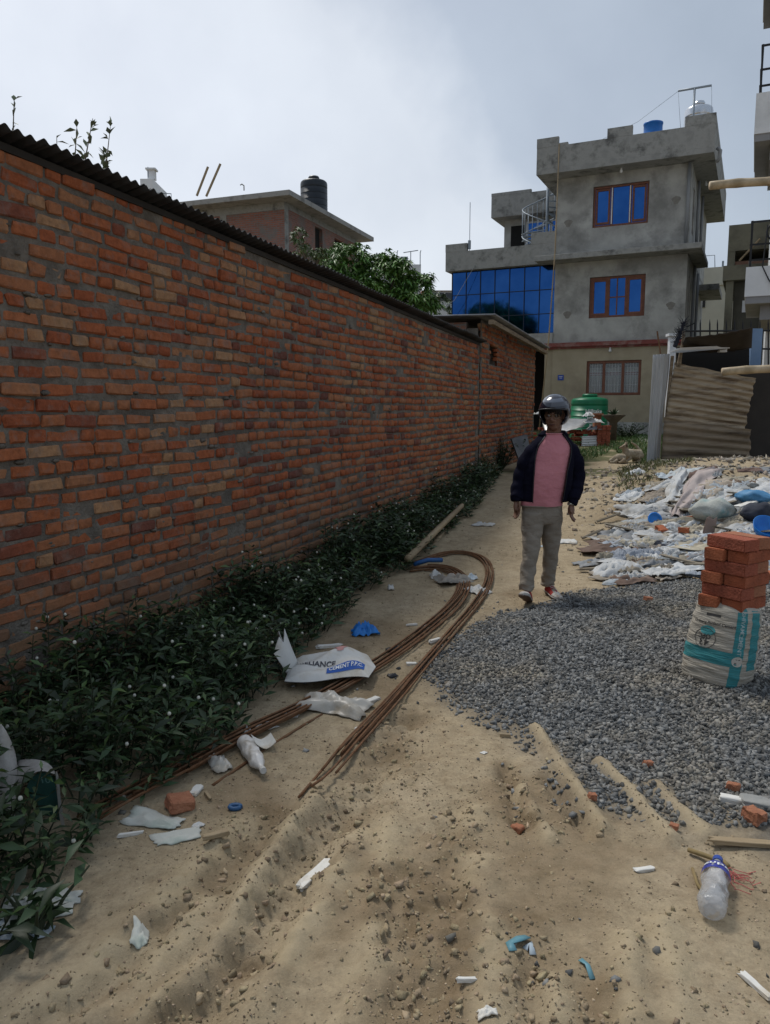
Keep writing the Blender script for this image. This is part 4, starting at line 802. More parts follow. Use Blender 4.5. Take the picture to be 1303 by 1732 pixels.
for i in range(len(P)):
    x, y = P[i]; edge = min(1, (lim[i]-oo[i])/.22); h = (.10+.26*edge)*r9.uniform(.55, 1.25)*(.86 if ss[i] < 5 else .90)*(1+1.5*float(fbm(x*2.3, y*2.3, 55, 2)))
    z0 = float(zbase(x, y)); ln = np.array([WN.x*.25+r9.normal(0, .25), WN.y*.25+r9.normal(0, .25), 1.0]); ln /= np.linalg.norm(ln); nd_ = max(3, int(h/.045)); a0 = r9.uniform(0, 6.28); top = np.array([x, y, z0])+ln*h
    if ss[i] < 6.5 and r9.random() < .5: STV.tube([(x, y, z0), tuple(top)], [.004, .0025], 3, caps=False)
    for k in range(1, nd_+1):
        c = np.array([x, y, z0])+ln*h*k/nd_; a = a0+k*1.57; L_ = r9.uniform(.05, .115)*(1 if k < nd_ else .8)
        for sg in (0, math.pi): LP.append(c); LD.append((math.cos(a+sg), math.sin(a+sg), r9.uniform(.05, .9))); LL.append(L_); LM.append(1 if (k >= nd_ and r9.random() < .4) else 0)
    if r9.random() < .08: FL.lathe([(.002, -.008), (.0075, -.004), (.0085, .002), (.005, .008)], tuple(top+np.array([r9.normal(0, .015), r9.normal(0, .015), .03])), 6)
LP = np.array(LP); LL = np.array(LL)
o = leaves('weed_bed', LP, np.array(LD), LL, LL*.27, [weedm, weedl], None, .15, None, 12, np.array(LM)); tag(o, 'dense dark green weeds growing along the foot of the brick wall', 'weeds', kind='stuff')
tag(FL.build('weed_flowers', flowm, smooth=True), 'tiny white clover like flower heads dotted over the weeds', 'flowers', kind='stuff'); tag(STV.build('weed_stems', stemm), 'thin stems of the weeds by the wall', 'weeds', kind='stuff')
def plant(name, label, px, py, h, nst, spread, ln, wd, mat, seed, cat='plant', per=10, base=None):
    b0 = GG(px, py) if base is None else Vector(base); t = thing(name, label, cat, b0); r = np.random.default_rng(seed); b = MB(); LP = []; LD = []
    for k in range(nst):
        tp = b0+Vector((r.normal(0, spread), r.normal(0, spread), h*r.uniform(.6, 1))); md = b0.lerp(tp, .5)+Vector((0, 0, h*.06)); b.tube([b0-Vector((0, 0, .02)), md, tp], [.008, .006, .003], 5)
        for q in np.linspace(.2, 1, per): c = b0.lerp(tp, q); a = r.uniform(0, 6.28); LP.append(c); LD.append((math.cos(a), math.sin(a), r.uniform(0, .8)))
    b.build('stem', stemm, t); LP = np.array(LP); leaves('foliage', LP, np.array(LD), r.uniform(ln*.6, ln*1.15, len(LP)), wd, mat, t, .3, b0, seed); return t
plant('corner_weed', 'broad leaved dark weed sprawling in the bottom left corner of the dirt', 62, 1585, .16, 7, .09, .13, .032, weedm, 21, per=6)
plant('tall_weed', 'tall pointed weed standing against the middle of the brick wall', 557, 985, .42, 5, .05, .10, .03, weedm, 22)
plant('tall_weed', 'spindly tall weed against the wall near the slanting pole', 737, 880, .62, 4, .05, .09, .028, weedm, 23)
plant('tall_weed', 'upright weed cluster in front of the wall at the left third of the weed bed', 385, 1075, .30, 6, .08, .10, .03, weedm, 27)
plant('wall_bush', 'dark rounded bush at the far end of the wall left of the man', 848, 795, .62, 26, .24, .10, .035, weedm, 24, 'bush', 14)
plant('house_bush', 'dark green bush on the grass before the plinth of the grey house', 1062, 742, .55, 40, .5, .12, .04, weedm, 25, 'bush', 12)
# grass in front of the house
X, Y = cand(26000, 3.6, 11, 13.0, 27.2); f_ = fbm(X*.9, Y*.9, 91); path = np.abs(X-(.295*Y)) < .55*np.clip((19-Y)/4, 0, 1); k = (f_+.16*sstep(16, 19, Y) > .02) & ~path & (X/Y < .42); X, Y = X[k], Y[k]
D = np.stack([r4.normal(0, .5, len(X)), r4.normal(0, .5, len(X)), np.ones(len(X))], 1)
o = leaves('grass', np.stack([X, Y, zg(X, Y)], 1), D, r4.uniform(.06, .17, len(X)), .02, leafmat('grass_blade', (.055, .105, .025), .4), None, .05, None, 31); tag(o, 'short green grass growing between the path and the grey house', 'grass', kind='stuff')
X, Y = cand(5000, 2.6, 4.6, 9.6, 13.2); k = (fbm(X*2, Y*2, 93) > -.02) & (X > .315*Y-.1) & (X < .40*Y); X, Y = X[k], Y[k]
D = np.stack([r4.normal(0, .6, len(X)), r4.normal(0, .6, len(X)), np.ones(len(X))], 1)
o = leaves('dry_grass', np.stack([X, Y, zg(X, Y)], 1), D, r4.uniform(.04, .12, len(X)), .014, leafmat('dry_grass_blade', (.10, .105, .04), .4), None, .05, None, 32); tag(o, 'dry olive grass on the bank below the tin shed', 'grass', kind='stuff')
# ---------------------------------------------------------------- rusty reinforcing bars
rust = M('rusted_steel', (.10, .045, .02), (.20, .098, .045), 25, .85, .3, 200, c3=(.15, .10, .06), s3=9)
def bar_path(px, n=40):
    g = [GG(*q) for q in px]; out = []
    for i in range(n):
        t = i/(n-1)*(len(g)-1); k = min(int(t), len(g)-2); u = t-k; p0, p1, p2, p3 = g[max(k-1, 0)], g[k], g[k+1], g[min(k+2, len(g)-1)]
        out.append(.5*((2*p1)+(-p0+p2)*u+(2*p0-5*p1+4*p2-p3)*u*u+(-p0+3*p1-3*p2+p3)*u**3))
    return out
A_ = [(150, 1390), (300, 1308), (440, 1236), (560, 1175), (660, 1115), (730, 1060), (768, 1018), (786, 988), (772, 970), (738, 963), (690, 968)]
B_ = [(520, 1355), (600, 1256), (690, 1158), (760, 1076), (808, 1010), (829, 975), (822, 952), (800, 941), (762, 939), (722, 950), (690, 962)]
ORD = 'nearest second third fourth fifth sixth seventh eighth ninth tenth eleventh farthest'.split()
def bars(px, n, label, seed):
    r = random.Random(seed); c = bar_path(px)
    for i in range(n):
        off = (i-(n-1)/2)*.0105+r.uniform(-.004, .004); up = .010+.011*(i % 3)+r.uniform(0, .004); i0 = r.randrange(0, 5); i1 = len(c)-r.randrange(0, 4); pts = []; w1, ph = r.uniform(.003, .009), r.uniform(0, 6)
        for k in range(i0, i1):
            t = (c[min(k+1, len(c)-1)]-c[max(k-1, 0)]); t.z = 0; t.normalize(); s_ = Vector((t.y, -t.x, 0)); p = c[k]+s_*(off+w1*math.sin(k*.35+ph)); p.z = zgs(p.x, p.y)+up; pts.append(p)
        for q in range(2):
            pts = [pts[0]]+[(pts[k-1]+pts[k]*2+pts[k+1])/4 for k in range(1, len(pts)-1)]+[pts[-1]]
        b = MB(); b.tube(pts, .0062, 6); tag(b.build('reinforcing_bar', rust, smooth=True, base=pts[0]), label % ORD[i], 'rebar', 'rusty bars in '+('the inner' if n > 9 else 'the outer')+' hairpin bundle')
bars(A_, 12, '%s rusty bar, counted from the wall, in the inner bundle that runs into the weeds', 1); bars(B_, 8, '%s rusty bar, counted from the wall, in the outer bundle bent round at its end', 2)
b = MB(); b.tube(bar_path([(360, 1330), (440, 1275), (500, 1235), (545, 1208)], 16), .008, 6); tag(b.build('reinforcing_bar', rust, smooth=True, base=GG(360, 1330)), 'single rusty bar lying apart below the inner bundle', 'rebar')
# ---------------------------------------------------------------- litter
white_pl = M('white_plastic', (.50, .50, .48), (.62, .62, .60), 5, .6, c3=(.40, .36, .29), s3=5); clear_pl = M('cloudy_film', (.42, .40, .36), (.55, .53, .48), 4, .35, c3=(.30, .26, .20), s3=4)
foam = M('foam_board', (.60, .59, .55), (.70, .69, .65), 9, .9, c3=(.48, .42, .33), s3=6); paper = M('paper_scrap', (.45, .46, .42), (.56, .57, .52), 6, .85, c3=(.32, .38, .33), s3=5)
bluepl = M('blue_plastic_bag', (.012, .15, .52), (.03, .22, .62), 8, .4); blackpl = M('black_scrap', (.015, .016, .018), (.03, .03, .033), 9, .5); greyc = M('grey_cloth', (.22, .205, .18), (.30, .28, .25), 7, .95, .3, 80)
def crumple(name, label, cat, c, w_, d_, h_, mat, seed, rot=0, n=16, fr=5, group=None, th=.003, rag=.25, curl=0, fit=True, an=1.0):
    """crumpled sheet resting on the ground"""
    r = np.random.default_rng(seed); u = np.linspace(-1, 1, n); U_, V_ = np.meshgrid(u, u)
    edge = 1+rag*fbm(np.arctan2(V_, U_)*1.5+seed, U_*0+seed, seed, 3)*2
    sx = U_*w_/2*edge+.10*w_*fbm(U_*1.7, V_*1.7+9, seed+3); sy = V_*d_/2*edge+.10*d_*fbm(U_*1.7+5, V_*1.7, seed+4)
    ph_ = r.uniform(0, 3.14); Ur, Vr = U_*math.cos(ph_)+V_*math.sin(ph_), -U_*math.sin(ph_)+V_*math.cos(ph_)
    rid = 1-np.abs(2*(fbm(Ur*fr/4+seed, Vr*fr/4/an, seed, 3)))*2.2
    hz = h_*(np.clip(rid, 0, 1)**1.5*.75+.35*(fbm(U_*fr/2, V_*fr/2, seed+8)+.5))*(1-.75*np.maximum(abs(U_), abs(V_))**3)+curl*h_*np.clip(np.hypot(U_, V_)-.6, 0, 1)
    ca_, sa = math.cos(rot), math.sin(rot); X = c.x+sx*ca_-sy*sa; Y = c.y+sx*sa+sy*ca_; Z = (zg(X, Y) if fit else c.z)+hz+.004
    P = [[Vector((X[i, j], Y[i, j], Z[i, j])) for j in range(n)] for i in range(n)]; b = MB(); b.sheet(P, (0, 0, th)); o = b.build(name, mat, smooth=True, base=c)
    return tag(o, label, cat, group)
def chunk(name, label, cat, px, py, dims, mat, rot, seed, tilt=0, group=None, at=None, lift=0):
    """irregular lump: bevelled, jittered block"""
    r = random.Random(seed); c = GG(px, py) if at is None else at; bm = bmesh.new(); bmesh.ops.create_cube(bm, size=1)
    bmesh.ops.subdivide_edges(bm, edges=bm.edges[:], cuts=2, use_grid_fill=True)
    for v in bm.verts: v.co = Vector((v.co.x*dims[0], v.co.y*dims[1], v.co.z*dims[2]))+Vector((r.gauss(0, 1)*dims[0], r.gauss(0, 1)*dims[1], r.gauss(0, 1)*dims[2]))*.05
    R = Matrix.Rotation(rot, 3, 'Z') @ Matrix.Rotation(tilt, 3, 'Y')
    for v in bm.verts: v.co = R @ v.co+Vector((0, 0, dims[2]*.42+lift))
    me = bpy.data.meshes.new(name); bm.to_mesh(me); bm.free(); me.materials.append(mat); o = bpy.data.objects.new(name, me); C.objects.link(o); o.location = c; bev(o, min(dims)*.12); return tag(o, label, cat, group)
# torn cement bag with printing
BGc = GG(563, 1150, .05); bx = Vector((1, .12, 0)).normalized(); by = Vector((-.12, 1, 0)).normalized()
def bagz(u, v):      # u,v in [-1,1]
    e = max(abs(u)**3, abs(v)**4); return .015+.085*(1-e)*(1+.28*math.sin(u*4+v*2.5)+.18*math.sin(v*7-u*3))*(.75+.35*v)
def bagp(u, v, lift=0):
    wd = .255*(1-.16*max(0, u)**2*abs(v)); p = BGc+bx*(u*wd+.02*v)+by*(v*.175+.03*math.sin(u*3)+.02); return Vector((p.x, p.y, BGc.z+bagz(u, v)+lift))
t = thing('cement_bag', 'torn white cement bag with a blue printed stripe lying over the bars', 'bag', BGc)
uu = np.linspace(-1, 1, 30); b = MB(); b.sheet([[bagp(u, v) for u in uu] for v in uu]); b.sheet([[Vector((*bagp(u, v).xy, BGc.z+.012)) for u in uu] for v in uu]); b.build('sack', white_pl, t, smooth=True)
b = MB(); P = []                                            # torn open mouth standing up at the left
for i, q in enumerate(np.linspace(0, 1, 9)):
    row = []
    for j, k in enumerate(np.linspace(-1, 1, 13)):
        a = k*1.15; row.append(BGc+Vector((-.235-.08*q+.035*math.cos(a*2), .02+.10*math.sin(a)*(.8+.5*q)+.02*q, .03+.16*q*(1+.22*math.sin(k*9)*q)+.02*math.cos(a*3))))
    P.append(row)
b.sheet(P, (.003, 0, 0)); b.build('torn_mouth', white_pl, t, smooth=True)
b = MB(); st_ = lambda a: -.86+.13*math.sin(a*1.6)
b.sheet([[bagp(u, -.80+k*.30+.06*u, .003) for u in np.linspace(-.1, .80, 24)] for k in np.linspace(0, 1, 8)]); b.build('blue_stripe', M('blue_ink', (.02, .09, .36), None, rough=.6), t, smooth=True)
lettering('stripe_lettering', 'CEMENT P.P.C.', .20, lambda a, c: bagp(.35+a*.62, -.645+.06*(.35+a*.62)+c*.95, .0055), ink_w, t, True)
lettering('brand_lettering', 'RELIANCE', .30, lambda a, c: bagp(-.33+a*.62, -.12-.22*(a)+c*1.0, .004), M('dark_ink', (.035, .035, .05), None, rough=.7), t, True)
b = MB(); b.loft([[bagp(.18+.15*rr*math.cos(q)*(1+.4*math.sin(3*q)), .35+.2*rr*math.sin(q), .004) for q in np.linspace(0, 6.28, 12, endpoint=False)] for rr in (1, .1)]); b.build('pink_emblem', M('pink_ink', (.50, .26, .24), None), t)
crumple('plastic_sheet', 'dirty beige plastic sheet crumpled below the torn cement bag', 'plastic', GG(565, 1196), .38, .22, .08, clear_pl, 5, -.35, 20, 6)
crumple('blue_bag', 'small bright blue plastic bag crumpled beside the weeds', 'bag', GG(616, 1072), .17, .13, .10, bluepl, 6, .3, 18, 9)
crumple('black_scrap', 'flat black scrap between the blue bag and the bars', 'scrap', GG(669, 1100), .12, .06, .03, blackpl, 7, .1, 10, 6)
crumple('black_scrap', 'small black scrap lying on the bars beside the cement bag', 'scrap', GG(664, 1145, .03), .05, .04, .03, blackpl, 8, .6, 8, 6)
for i, (px, py, l, w_, rot, lb) in enumerate([(558, 1094, .17, .028, .5, 'white foam strip behind the torn cement bag'), (736, 1085, .12, .028, .95, 'white foam strip lying across the bent bars'), (697, 1056, .085, .018, .55, 'thin wood sliver left of the bars near the path'), (716, 1058, .085, .02, 1.1, 'short pale sliver beside the thin one near the bars'), (628, 1186, .13, .04, 1.0, 'broken white foam piece right of the beige plastic'), (534, 1472, .18, .034, 1.12, 'long white foam strip alone on the dirt near the bottom'), (221, 1414, .09, .012, .4, 'thin white stick at the edge of the weeds'), (1279, 1668, .02, .10, .35, 'pale strip of paper at the bottom right edge'), (610, 1232, .05, .04, .8, 'small white lump of plaster between the two bar bundles'), (1090, 1467, .075, .02, .3, 'pale bark flake on the dirt left of the clear bottle'), (696, 1125, .06, .03, .3, 'white plaster bit between the two bar bundles at mid length'), (332, 1342, .035, .075, -.2, 'upright white plastic scrap near the brick shard'), (790, 1666, .05, .01, .1, 'tiny cigarette stub like white stick on the dirt')]):
    chunk('foam_strip' if 'foam' in lb else 'debris_piece', lb, 'debris', px, py, (l, w_, .022 if l > .1 else .014), foam, rot, 100+i, .08)
for i, (px, py, l, w_, rot, lb) in enumerate([(366, 1431, .09, .022, .55, 'split yellow wood chip on the dirt below the green paper'), (352, 1352, .06, .013, -1.0, 'short wood splinter beside the brick shard'), (375 + 160, 1330, .05, .03, -.9, 'wood chip lying at the end of the outer bars'), (1276, 1431, .30, .03, -.03, 'long yellow bamboo slat at the right edge of the gravel'), (855, 1243, .05, .008, 0, 'tiny twig at the edge of the gravel')]):
    chunk('wood_chip', lb, 'wood', px, py, (l, w_, .018), bam, rot, 130+i, .06)
shard = M('brick_shard', (.28, .11, .06), (.36, .16, .09), 14, .95, .6, 60)
for i, (px, py, d_, rot, lb) in enumerate([(305, 1368, (.10, .09, .05), .5, 'broken orange brick lump under the weeds beside the bars'), (1275, 1392, (.055, .075, .05), .4, 'orange brick lump at the right edge below the grey slab'), (1097, 1296, (.045, .03, .03), .2, 'small orange brick bit on the gravel'), (876, 1391, (.045, .04, .03), .8, 'red brick crumb in the left furrow'), (1002, 1362, (.03, .03, .025), .1, 'red brick crumb in the middle furrow'), (1097, 1016, (.06, .05, .03), .2, 'orange brick bit on the far gravel'), (1140, 1408, (.035, .03, .02), 1, 'orange brick crumb left of the bamboo slat'), (1240, 1340, (.04, .05, .03), 1, 'orange brick crumb on the gravel above the grey slab')]):
    chunk('brick_fragment', lb, 'brick', px, py, d_, shard, rot, 150+i, .15)
chunk('concrete_slab', 'flat grey broken slab at the right edge of the gravel', 'slab', 1282, 1368, (.12, .07, .025), stain, -.2, 170, .1); chunk('plaster_lump', 'long whitish plaster lump left of the flat grey slab', 'rubble', 1243, 1362, (.11, .035, .03), foam, -.4, 171)
for i, (px, py, w_, d_, h_, m_, lb) in enumerate([(487, 1209, .12, .07, .02, white_pl, 'flat white plastic scrap at the edge of the weeds above the bars'), (450, 1234, .10, .06, .03, white_pl, 'crumpled white wrapper in the weeds above the folded paper'), (449, 1130, .05, .05, .05, white_pl, 'white wrapper sticking out of the dark weeds'), (372, 1297, .15, .08, .05, clear_pl, 'cloudy plastic film beside the lying bottle'), (262, 1391, .22, .10, .03, paper, 'torn pale green printed paper at the edge of the weeds'), (300, 1418, .17, .08, .01, paper, 'flat mint green paper strip on the dirt'), (335, 1400, .05, .03, .012, white_pl, 'white scrap on the dirt beside the mint paper'), (238, 1586, .08, .05, .02, paper, 'curled pale husk on the dirt at lower left'), (415, 1245, .06, .05, .05, white_pl, 'small white cup scrap in the weeds behind the bottle'), (825, 1727, .05, .03, .02, foam, 'pale stone like scrap at the bottom edge'), (819, 1270, .025, .025, .006, white_pl, 'tiny white tag on the dirt in mid lane'), (960, 918, .22, .18, .03, white_pl, 'flat white sack piece on the path behind the man'), (930, 925, .12, .2, .02, M('pale_blue_plastic', (.36, .43, .48), (.46, .52, .56), 6, .6), 'pale blue plastic strip on the path behind the man'), (817, 890, .26, .12, .05, white_pl, 'blue and white wrapper at the end of the weeds'), (661, 996, .05, .05, .06, white_pl, 'white wrapper tucked at the edge of the weeds'), (760, 1160, .05, .03, .01, greyc, 'grey rag scrap right of the bars')]):
    crumple('litter_scrap', lb, 'litter', GG(px, py), w_, d_, h_, m_, 200+i, i*.7, 12, 6)
b = MB(); c0 = GG(446, 1266); P = [[c0+Vector((.045*a-.02*c, .05*c+.01*a, .018+.03*abs(a)**1.5)) for a in np.linspace(-1, 1, 7)] for c in (-1, 0, 1)]; b.sheet(P, (0, 0, .003)); tag(b.build('folded_paper', foam, base=c0), 'square white folded paper beside the neck of the lying bottle', 'paper')
# cloth and blue things on the far loop of bars
crumple('sack_cloth', 'stiff grey sacking draped over the loop of bars', 'sack', GG(765, 982), .30, .20, .10, greyc, 31, .5, 18, 4, curl=.3); crumple('pale_blue_cup', 'small pale blue plastic scrap on the grey sacking', 'plastic', GG(797, 974, .06), .10, .07, .06, MATS['pale_blue_plastic'], 32, .2, 12, 5)
crumple('clear_wrapper', 'white clear wrapper inside the loop of bars', 'plastic', GG(808, 992), .18, .16, .06, white_pl, 33, .7, 14, 7); crumple('white_rag', 'white rag at the left end of the grey sacking', 'rag', GG(737, 976), .10, .09, .08, white_pl, 34, .2, 12, 6)
b = MB(); q0, q1 = GG(700, 962, .04), GG(748, 958, .06); b.tube([q0, (q0+q1)/2+Vector((0, 0, .02)), q1], .022, 8); tag(b.build('blue_pipe', M('blue_pvc', (.02, .09, .25), None, rough=.45), smooth=True, base=q0), 'short blue pipe sticking out of the weeds at the bar loop', 'pipe')
b = MB(); q0, q1 = GG(715, 925, .10), GG(800, 865, .32); q0 = atY(690, 945, G(690, 965).y); q1 = atY(782, 855, 9.6); b.tube([q0, q1], [.035, .03], 8); tag(b.build('bamboo_pole', bam, smooth=True, base=q0), 'weathered pole leaning out of the weeds towards the wall', 'pole')
b = MB(); q0, q1 = atY(735, 920, 8.2), atY(756, 893, 8.9); b.tube([q0, q1], [.03, .025], 8); tag(b.build('bamboo_pole', bam, smooth=True, base=q0), 'short second pole in the weeds below the longer one', 'pole')
# bottles
pet = M('clear_bottle', (.44, .45, .46), (.60, .61, .62), 22, .15, .5, 35, alpha=.5, spec=.8); petw = M('milky_bottle', (.55, .53, .50), (.66, .64, .61), 9, .35, .25, 25, c3=(.42, .38, .32), s3=14)
def bottle(label, p0, p1, r, mat, capm, seed, waist=True):
    ax = (p1-p0); Ln = ax.length; ax.normalize(); t = thing('plastic_bottle', label, 'bottle', p0); a = ax.orthogonal().normalized(); a = (Vector((0, 0, 1))-ax*ax.z).normalized(); c = ax.cross(a); rn = np.random.default_rng(seed); rings = []
    prof = [(0, .55), (.02, .8), (.06, .98), (.18, 1.0), (.30, 1.0), (.40, .92), (.48, .86 if waist else .97), (.56, .94), (.68, .97), (.78, .88), (.86, .62), (.92, .36), (.95, .32), (1.0, .32)]
    def R(s): return np.interp(s, [q[0] for q in prof], [q[1] for q in prof])
    for s in np.linspace(0, 1, 34):
        rings.append([p0+ax*(Ln*s)+(a*math.cos(q)+c*math.sin(q))*(r*R(s)*(1+(.09*math.sin(q*3+s*17+seed)+.06*math.sin(q*7-s*23))*(1 if .1 < s < .8 else .1)))+Vector((0, 0, r)) for q in np.linspace(0, 2*math.pi, 22, endpoint=False)])
    b = MB(); b.loft(rings); b.build('bottle_body', mat, t, smooth=True)
    b = MB(); cp = p1+Vector((0, 0, r)); b.tube([cp-ax*.004, cp+ax*.018], r*.40, 12); b.build('cap', capm, t); return t, a, c, ax, R, Ln
q1, q0 = GG(1213, 1478), GG(1202, 1572); q0 = q1+(q0-q1)*.93
t, a, c, ax, R, Ln = bottle('crushed clear plastic bottle with a blue label lying on the dirt at lower right', q0, q1, .042, pet, M('blue_cap', (.03, .07, .3), None, rough=.4), 3)
def lab(s, q, k=1.06): return q0+ax*(Ln*s)+(a*math.cos(q)+c*math.sin(q))*(.042*R(s)*k)+Vector((0, 0, .042))
b = MB(); b.sheet([[lab(s, q, 1.10) for q in np.linspace(-1.5, 1.5, 20)] for s in np.linspace(.62, .80, 6)]); b.build('label', M('label_blue', (.04, .05, .27), None, rough=.4), t, smooth=True)
lettering('label_lettering', 'aqua', .055, lambda x, y: lab(.715+y*1.6, -x/.042*.8, 1.15), ink_w, t, True)
q0, q1 = GG(412, 1266), GG(444, 1312)
bottle('milky crumpled plastic bottle lying at the edge of the weeds', q0, q1, .036, petw, white_pl, 8, False)
# ribbons and strings
def ribbon(name, label, px, w_, mat, lift=.008):
    g = [GG(*q, lift) for q in px]; b = MB(); P = []
    for i, q in enumerate(g):
        tt = (g[min(i+1, len(g)-1)]-g[max(i-1, 0)]); s_ = Vector((tt.y, -tt.x, 0)).normalized(); P.append([q+s_*w_/2+Vector((0, 0, .006*(i % 2))), q-s_*w_/2])
    b.sheet(P, (0, 0, .003)); return tag(b.build(name, mat, smooth=True, base=g[0]), label, 'ribbon')
teal = M('teal_strap', (.09, .22, .27), (.14, .30, .35), 9, .5)
ribbon('plastic_ribbon', 'curled blue plastic ribbon on the dirt at lower centre', [(868, 1614), (862, 1600), (878, 1594), (893, 1585)], .024, teal); ribbon('plastic_ribbon', 'short blue strip curving on the dirt near the bottom', [(982, 1624), (994, 1634), (1003, 1650)], .016, teal); ribbon('plastic_ribbon', 'pale blue ribbon end beside the curled one', [(888, 1600), (898, 1592), (902, 1606)], .02, MATS['pale_blue_plastic'])
b = MB(); c0 = GG(398, 1368); b.tube([c0+Vector((.022*math.cos(q), .016*math.sin(q), .012)) for q in np.linspace(0, 6.0, 14)], .009, 6); b.lathe([(.02, 0), (.02, .01)], c0, 12); tag(b.build('blue_ring', M('dull_blue_plastic', (.03, .09, .2), None, rough=.5), smooth=True, base=c0), 'small dull blue plastic ring on the dirt', 'ring')
b = MB(); r5 = random.Random(5)
for k in range(14):
    p = GG(1225+r5.uniform(-8, 8), 1482+r5.uniform(-8, 8), .012); pts = [p]
    for q in range(6): p = p+Vector((r5.uniform(-.01, .028), r5.uniform(-.028, .012), 0)); p.z = zgs(p.x, p.y)+.006+r5.uniform(0, .02); pts.append(p.copy())
    b.tube(pts, .0013, 4)
tag(b.build('pink_twine', M('pink_fibre', (.46, .12, .11), None, rough=.8), base=GG(1225, 1482)), 'tangle of frayed pink twine beside the bottle neck', 'twine', kind=None)
b = MB(); b.tube([GG(1165, 1442, .012), GG(1190, 1455, .02), GG(1225, 1462, .012), GG(1232, 1470, .01)], .009, 6); b.tube([GG(1172, 1470, .01), GG(1180, 1500, .014), GG(1195, 1520, .01)], .006, 6); tag(b.build('dry_stalk', M('dry_husk', (.20, .15, .07), (.28, .21, .10), 12, .9), smooth=True, base=GG(1190, 1455)), 'curved dry brown stalk above the clear bottle', 'stalk')
# big sack in the weeds at the left edge
sk = M('sack_weave', (.40, .38, .35), (.50, .48, .45), 30, .85, .3, 300, c3=(.26, .24, .20), s3=3); sg = M('sack_green_print', (.025, .075, .065), (.05, .17, .15), 5, .7)
gb = GG(55, 1395); t = thing('discarded_sack', 'grey white woven sack with green print standing open in the weeds at left', 'sack', gb); Ys = gb.y
def sp(px, py, d): return atY(px, py, Ys+d)
b = MB(); b.sheet([[sp(-40, 1200, .16), sp(-5, 1212, .10), sp(15, 1240, .10), sp(28, 1280, .12)], [sp(-42, 1260, .12), sp(-5, 1265, .06), sp(20, 1290, .07), sp(30, 1300, .09)], [sp(-40, 1330, .06), sp(-5, 1335, .03), sp(15, 1338, .03), sp(28, 1335, .05)], [sp(-40, 1400, .02), sp(-8, 1400, 0), sp(10, 1395, 0), sp(30, 1390, .02)]], (0, -.004, 0)); smooth_sub(b.build('upright_flap', sk, t, smooth=True), 2)
b = MB(); b.sheet([[sp(24, 1286, .16), sp(50, 1283, .12), sp(80, 1287, .08), sp(93, 1305, .06)], [sp(22, 1310, .10), sp(42, 1300, .05), sp(74, 1293, .0), sp(94, 1312, .0)], [sp(20, 1335, .05), sp(38, 1330, -.01), sp(60, 1300, -.06), sp(92, 1310, -.05)]], (0, -.004, -.002)); smooth_sub(b.build('rolled_edge', sk, t, smooth=True), 2)
b = MB(); b.sheet([[sp(40, 1332, .02), sp(62, 1304, .03), sp(92, 1308, .03)], [sp(52, 1345, .06), sp(75, 1340, .07), sp(96, 1345, .05)], [sp(70, 1400, .08), sp(90, 1400, .08), sp(106, 1400, .03)]]); smooth_sub(b.build('printed_lining', sg, t, smooth=True), 2)
b = MB(); b.sheet([[sp(92, 1300, .0), sp(99, 1305, -.01)], [sp(97, 1340, .0), sp(102, 1345, -.01)], [sp(99, 1375, 0), sp(106, 1378, -.01)], [sp(104, 1400, 0), sp(112, 1402, -.01)]]); smooth_sub(b.build('frayed_rim', white_pl, t, smooth=True), 1)
lettering('sack_lettering', '10', .05, lambda x, y: sp(78, 1318, -.005)+Vector((x*.8, -.01-.2*y, y*.8)), M('faded_ink', (.16, .32, .30), None), t)
crumple('paper_bag', 'torn pale paper bag among weeds in the bottom left corner', 'paper', GG(60, 1535), .20, .17, .06, paper, 41, .5, 16, 5); crumple('printed_paper', 'pale blue printed paper at the bottom left edge of the frame', 'paper', GG(30, 1580), .16, .08, .03, MATS['pale_blue_plastic'], 42, -.1, 12, 5); crumple('printed_paper', 'pointed white paper corner right of the torn paper bag', 'paper', GG(108, 1520), .10, .05, .02, paper, 43, .2, 10, 5)
# ---------------------------------------------------------------- sack of cement with bricks on the gravel
SB = GG(1210, 1150); SB.z -= .02
sackm = M('woven_sack', (.36, .33, .275), (.44, .41, .35), 4, .8, .5, 14, stretch=(1, 1, 9), c3=(.27, .24, .19), s3=6)
csk = thing('cement_sack', 'upright full cement sack with teal printed bands standing on the gravel', 'sack', SB)
lean = Vector((.055, 0, 0)); SH = .44
def sackp(q, s, k=1.0):        # q angle (0 = towards camera), s 0..1 height
    rx = np.interp(s, [0, .06, .2, .5, .8, .95, 1.0], [.155, .178, .185, .182, .172, .16, .13]); ry = rx*.74
    e = 3.0; cq, sq = math.sin(q+1.0), -math.cos(q+1.0); d = (abs(cq)**e+abs(sq)**e)**(-1/e)
    wr = 1+.012*math.sin(s*46+3*math.sin(q*2))+.008*math.sin(s*83+q*5); x, y = cq*d*rx*wr*k, sq*d*ry*wr*k; a = -1.0
    return SB+Vector((x*math.cos(a)-y*math.sin(a), x*math.sin(a)+y*math.cos(a), 0))+lean*s+Vector((0, 0, SH*s+.02*math.sin(q+2.3)*s))
b = MB(); b.loft([[sackp(q, s) for q in np.linspace(0, 2*math.pi, 56, endpoint=False)] for s in np.linspace(0, 1, 60)]); b.build('sack_body', sackm, csk, smooth=True)
tealb = M('teal_print', (.03, .20, .22), (.045, .25, .27), 12, .75, .4, 14, stretch=(1, 1, 9), c3=(.06, .20, .2), s3=8); inkd = M('black_print', (.05, .048, .045), None, rough=.8)
def patch(name, q0, q1, s0, s1, mat, nq=16, nss=10): b = MB(); b.sheet([[sackp(q, s, 1.006) for q in np.linspace(q0, q1, nq)] for s in np.linspace(s0, s1, nss)]); return b.build(name, mat, csk, smooth=True)
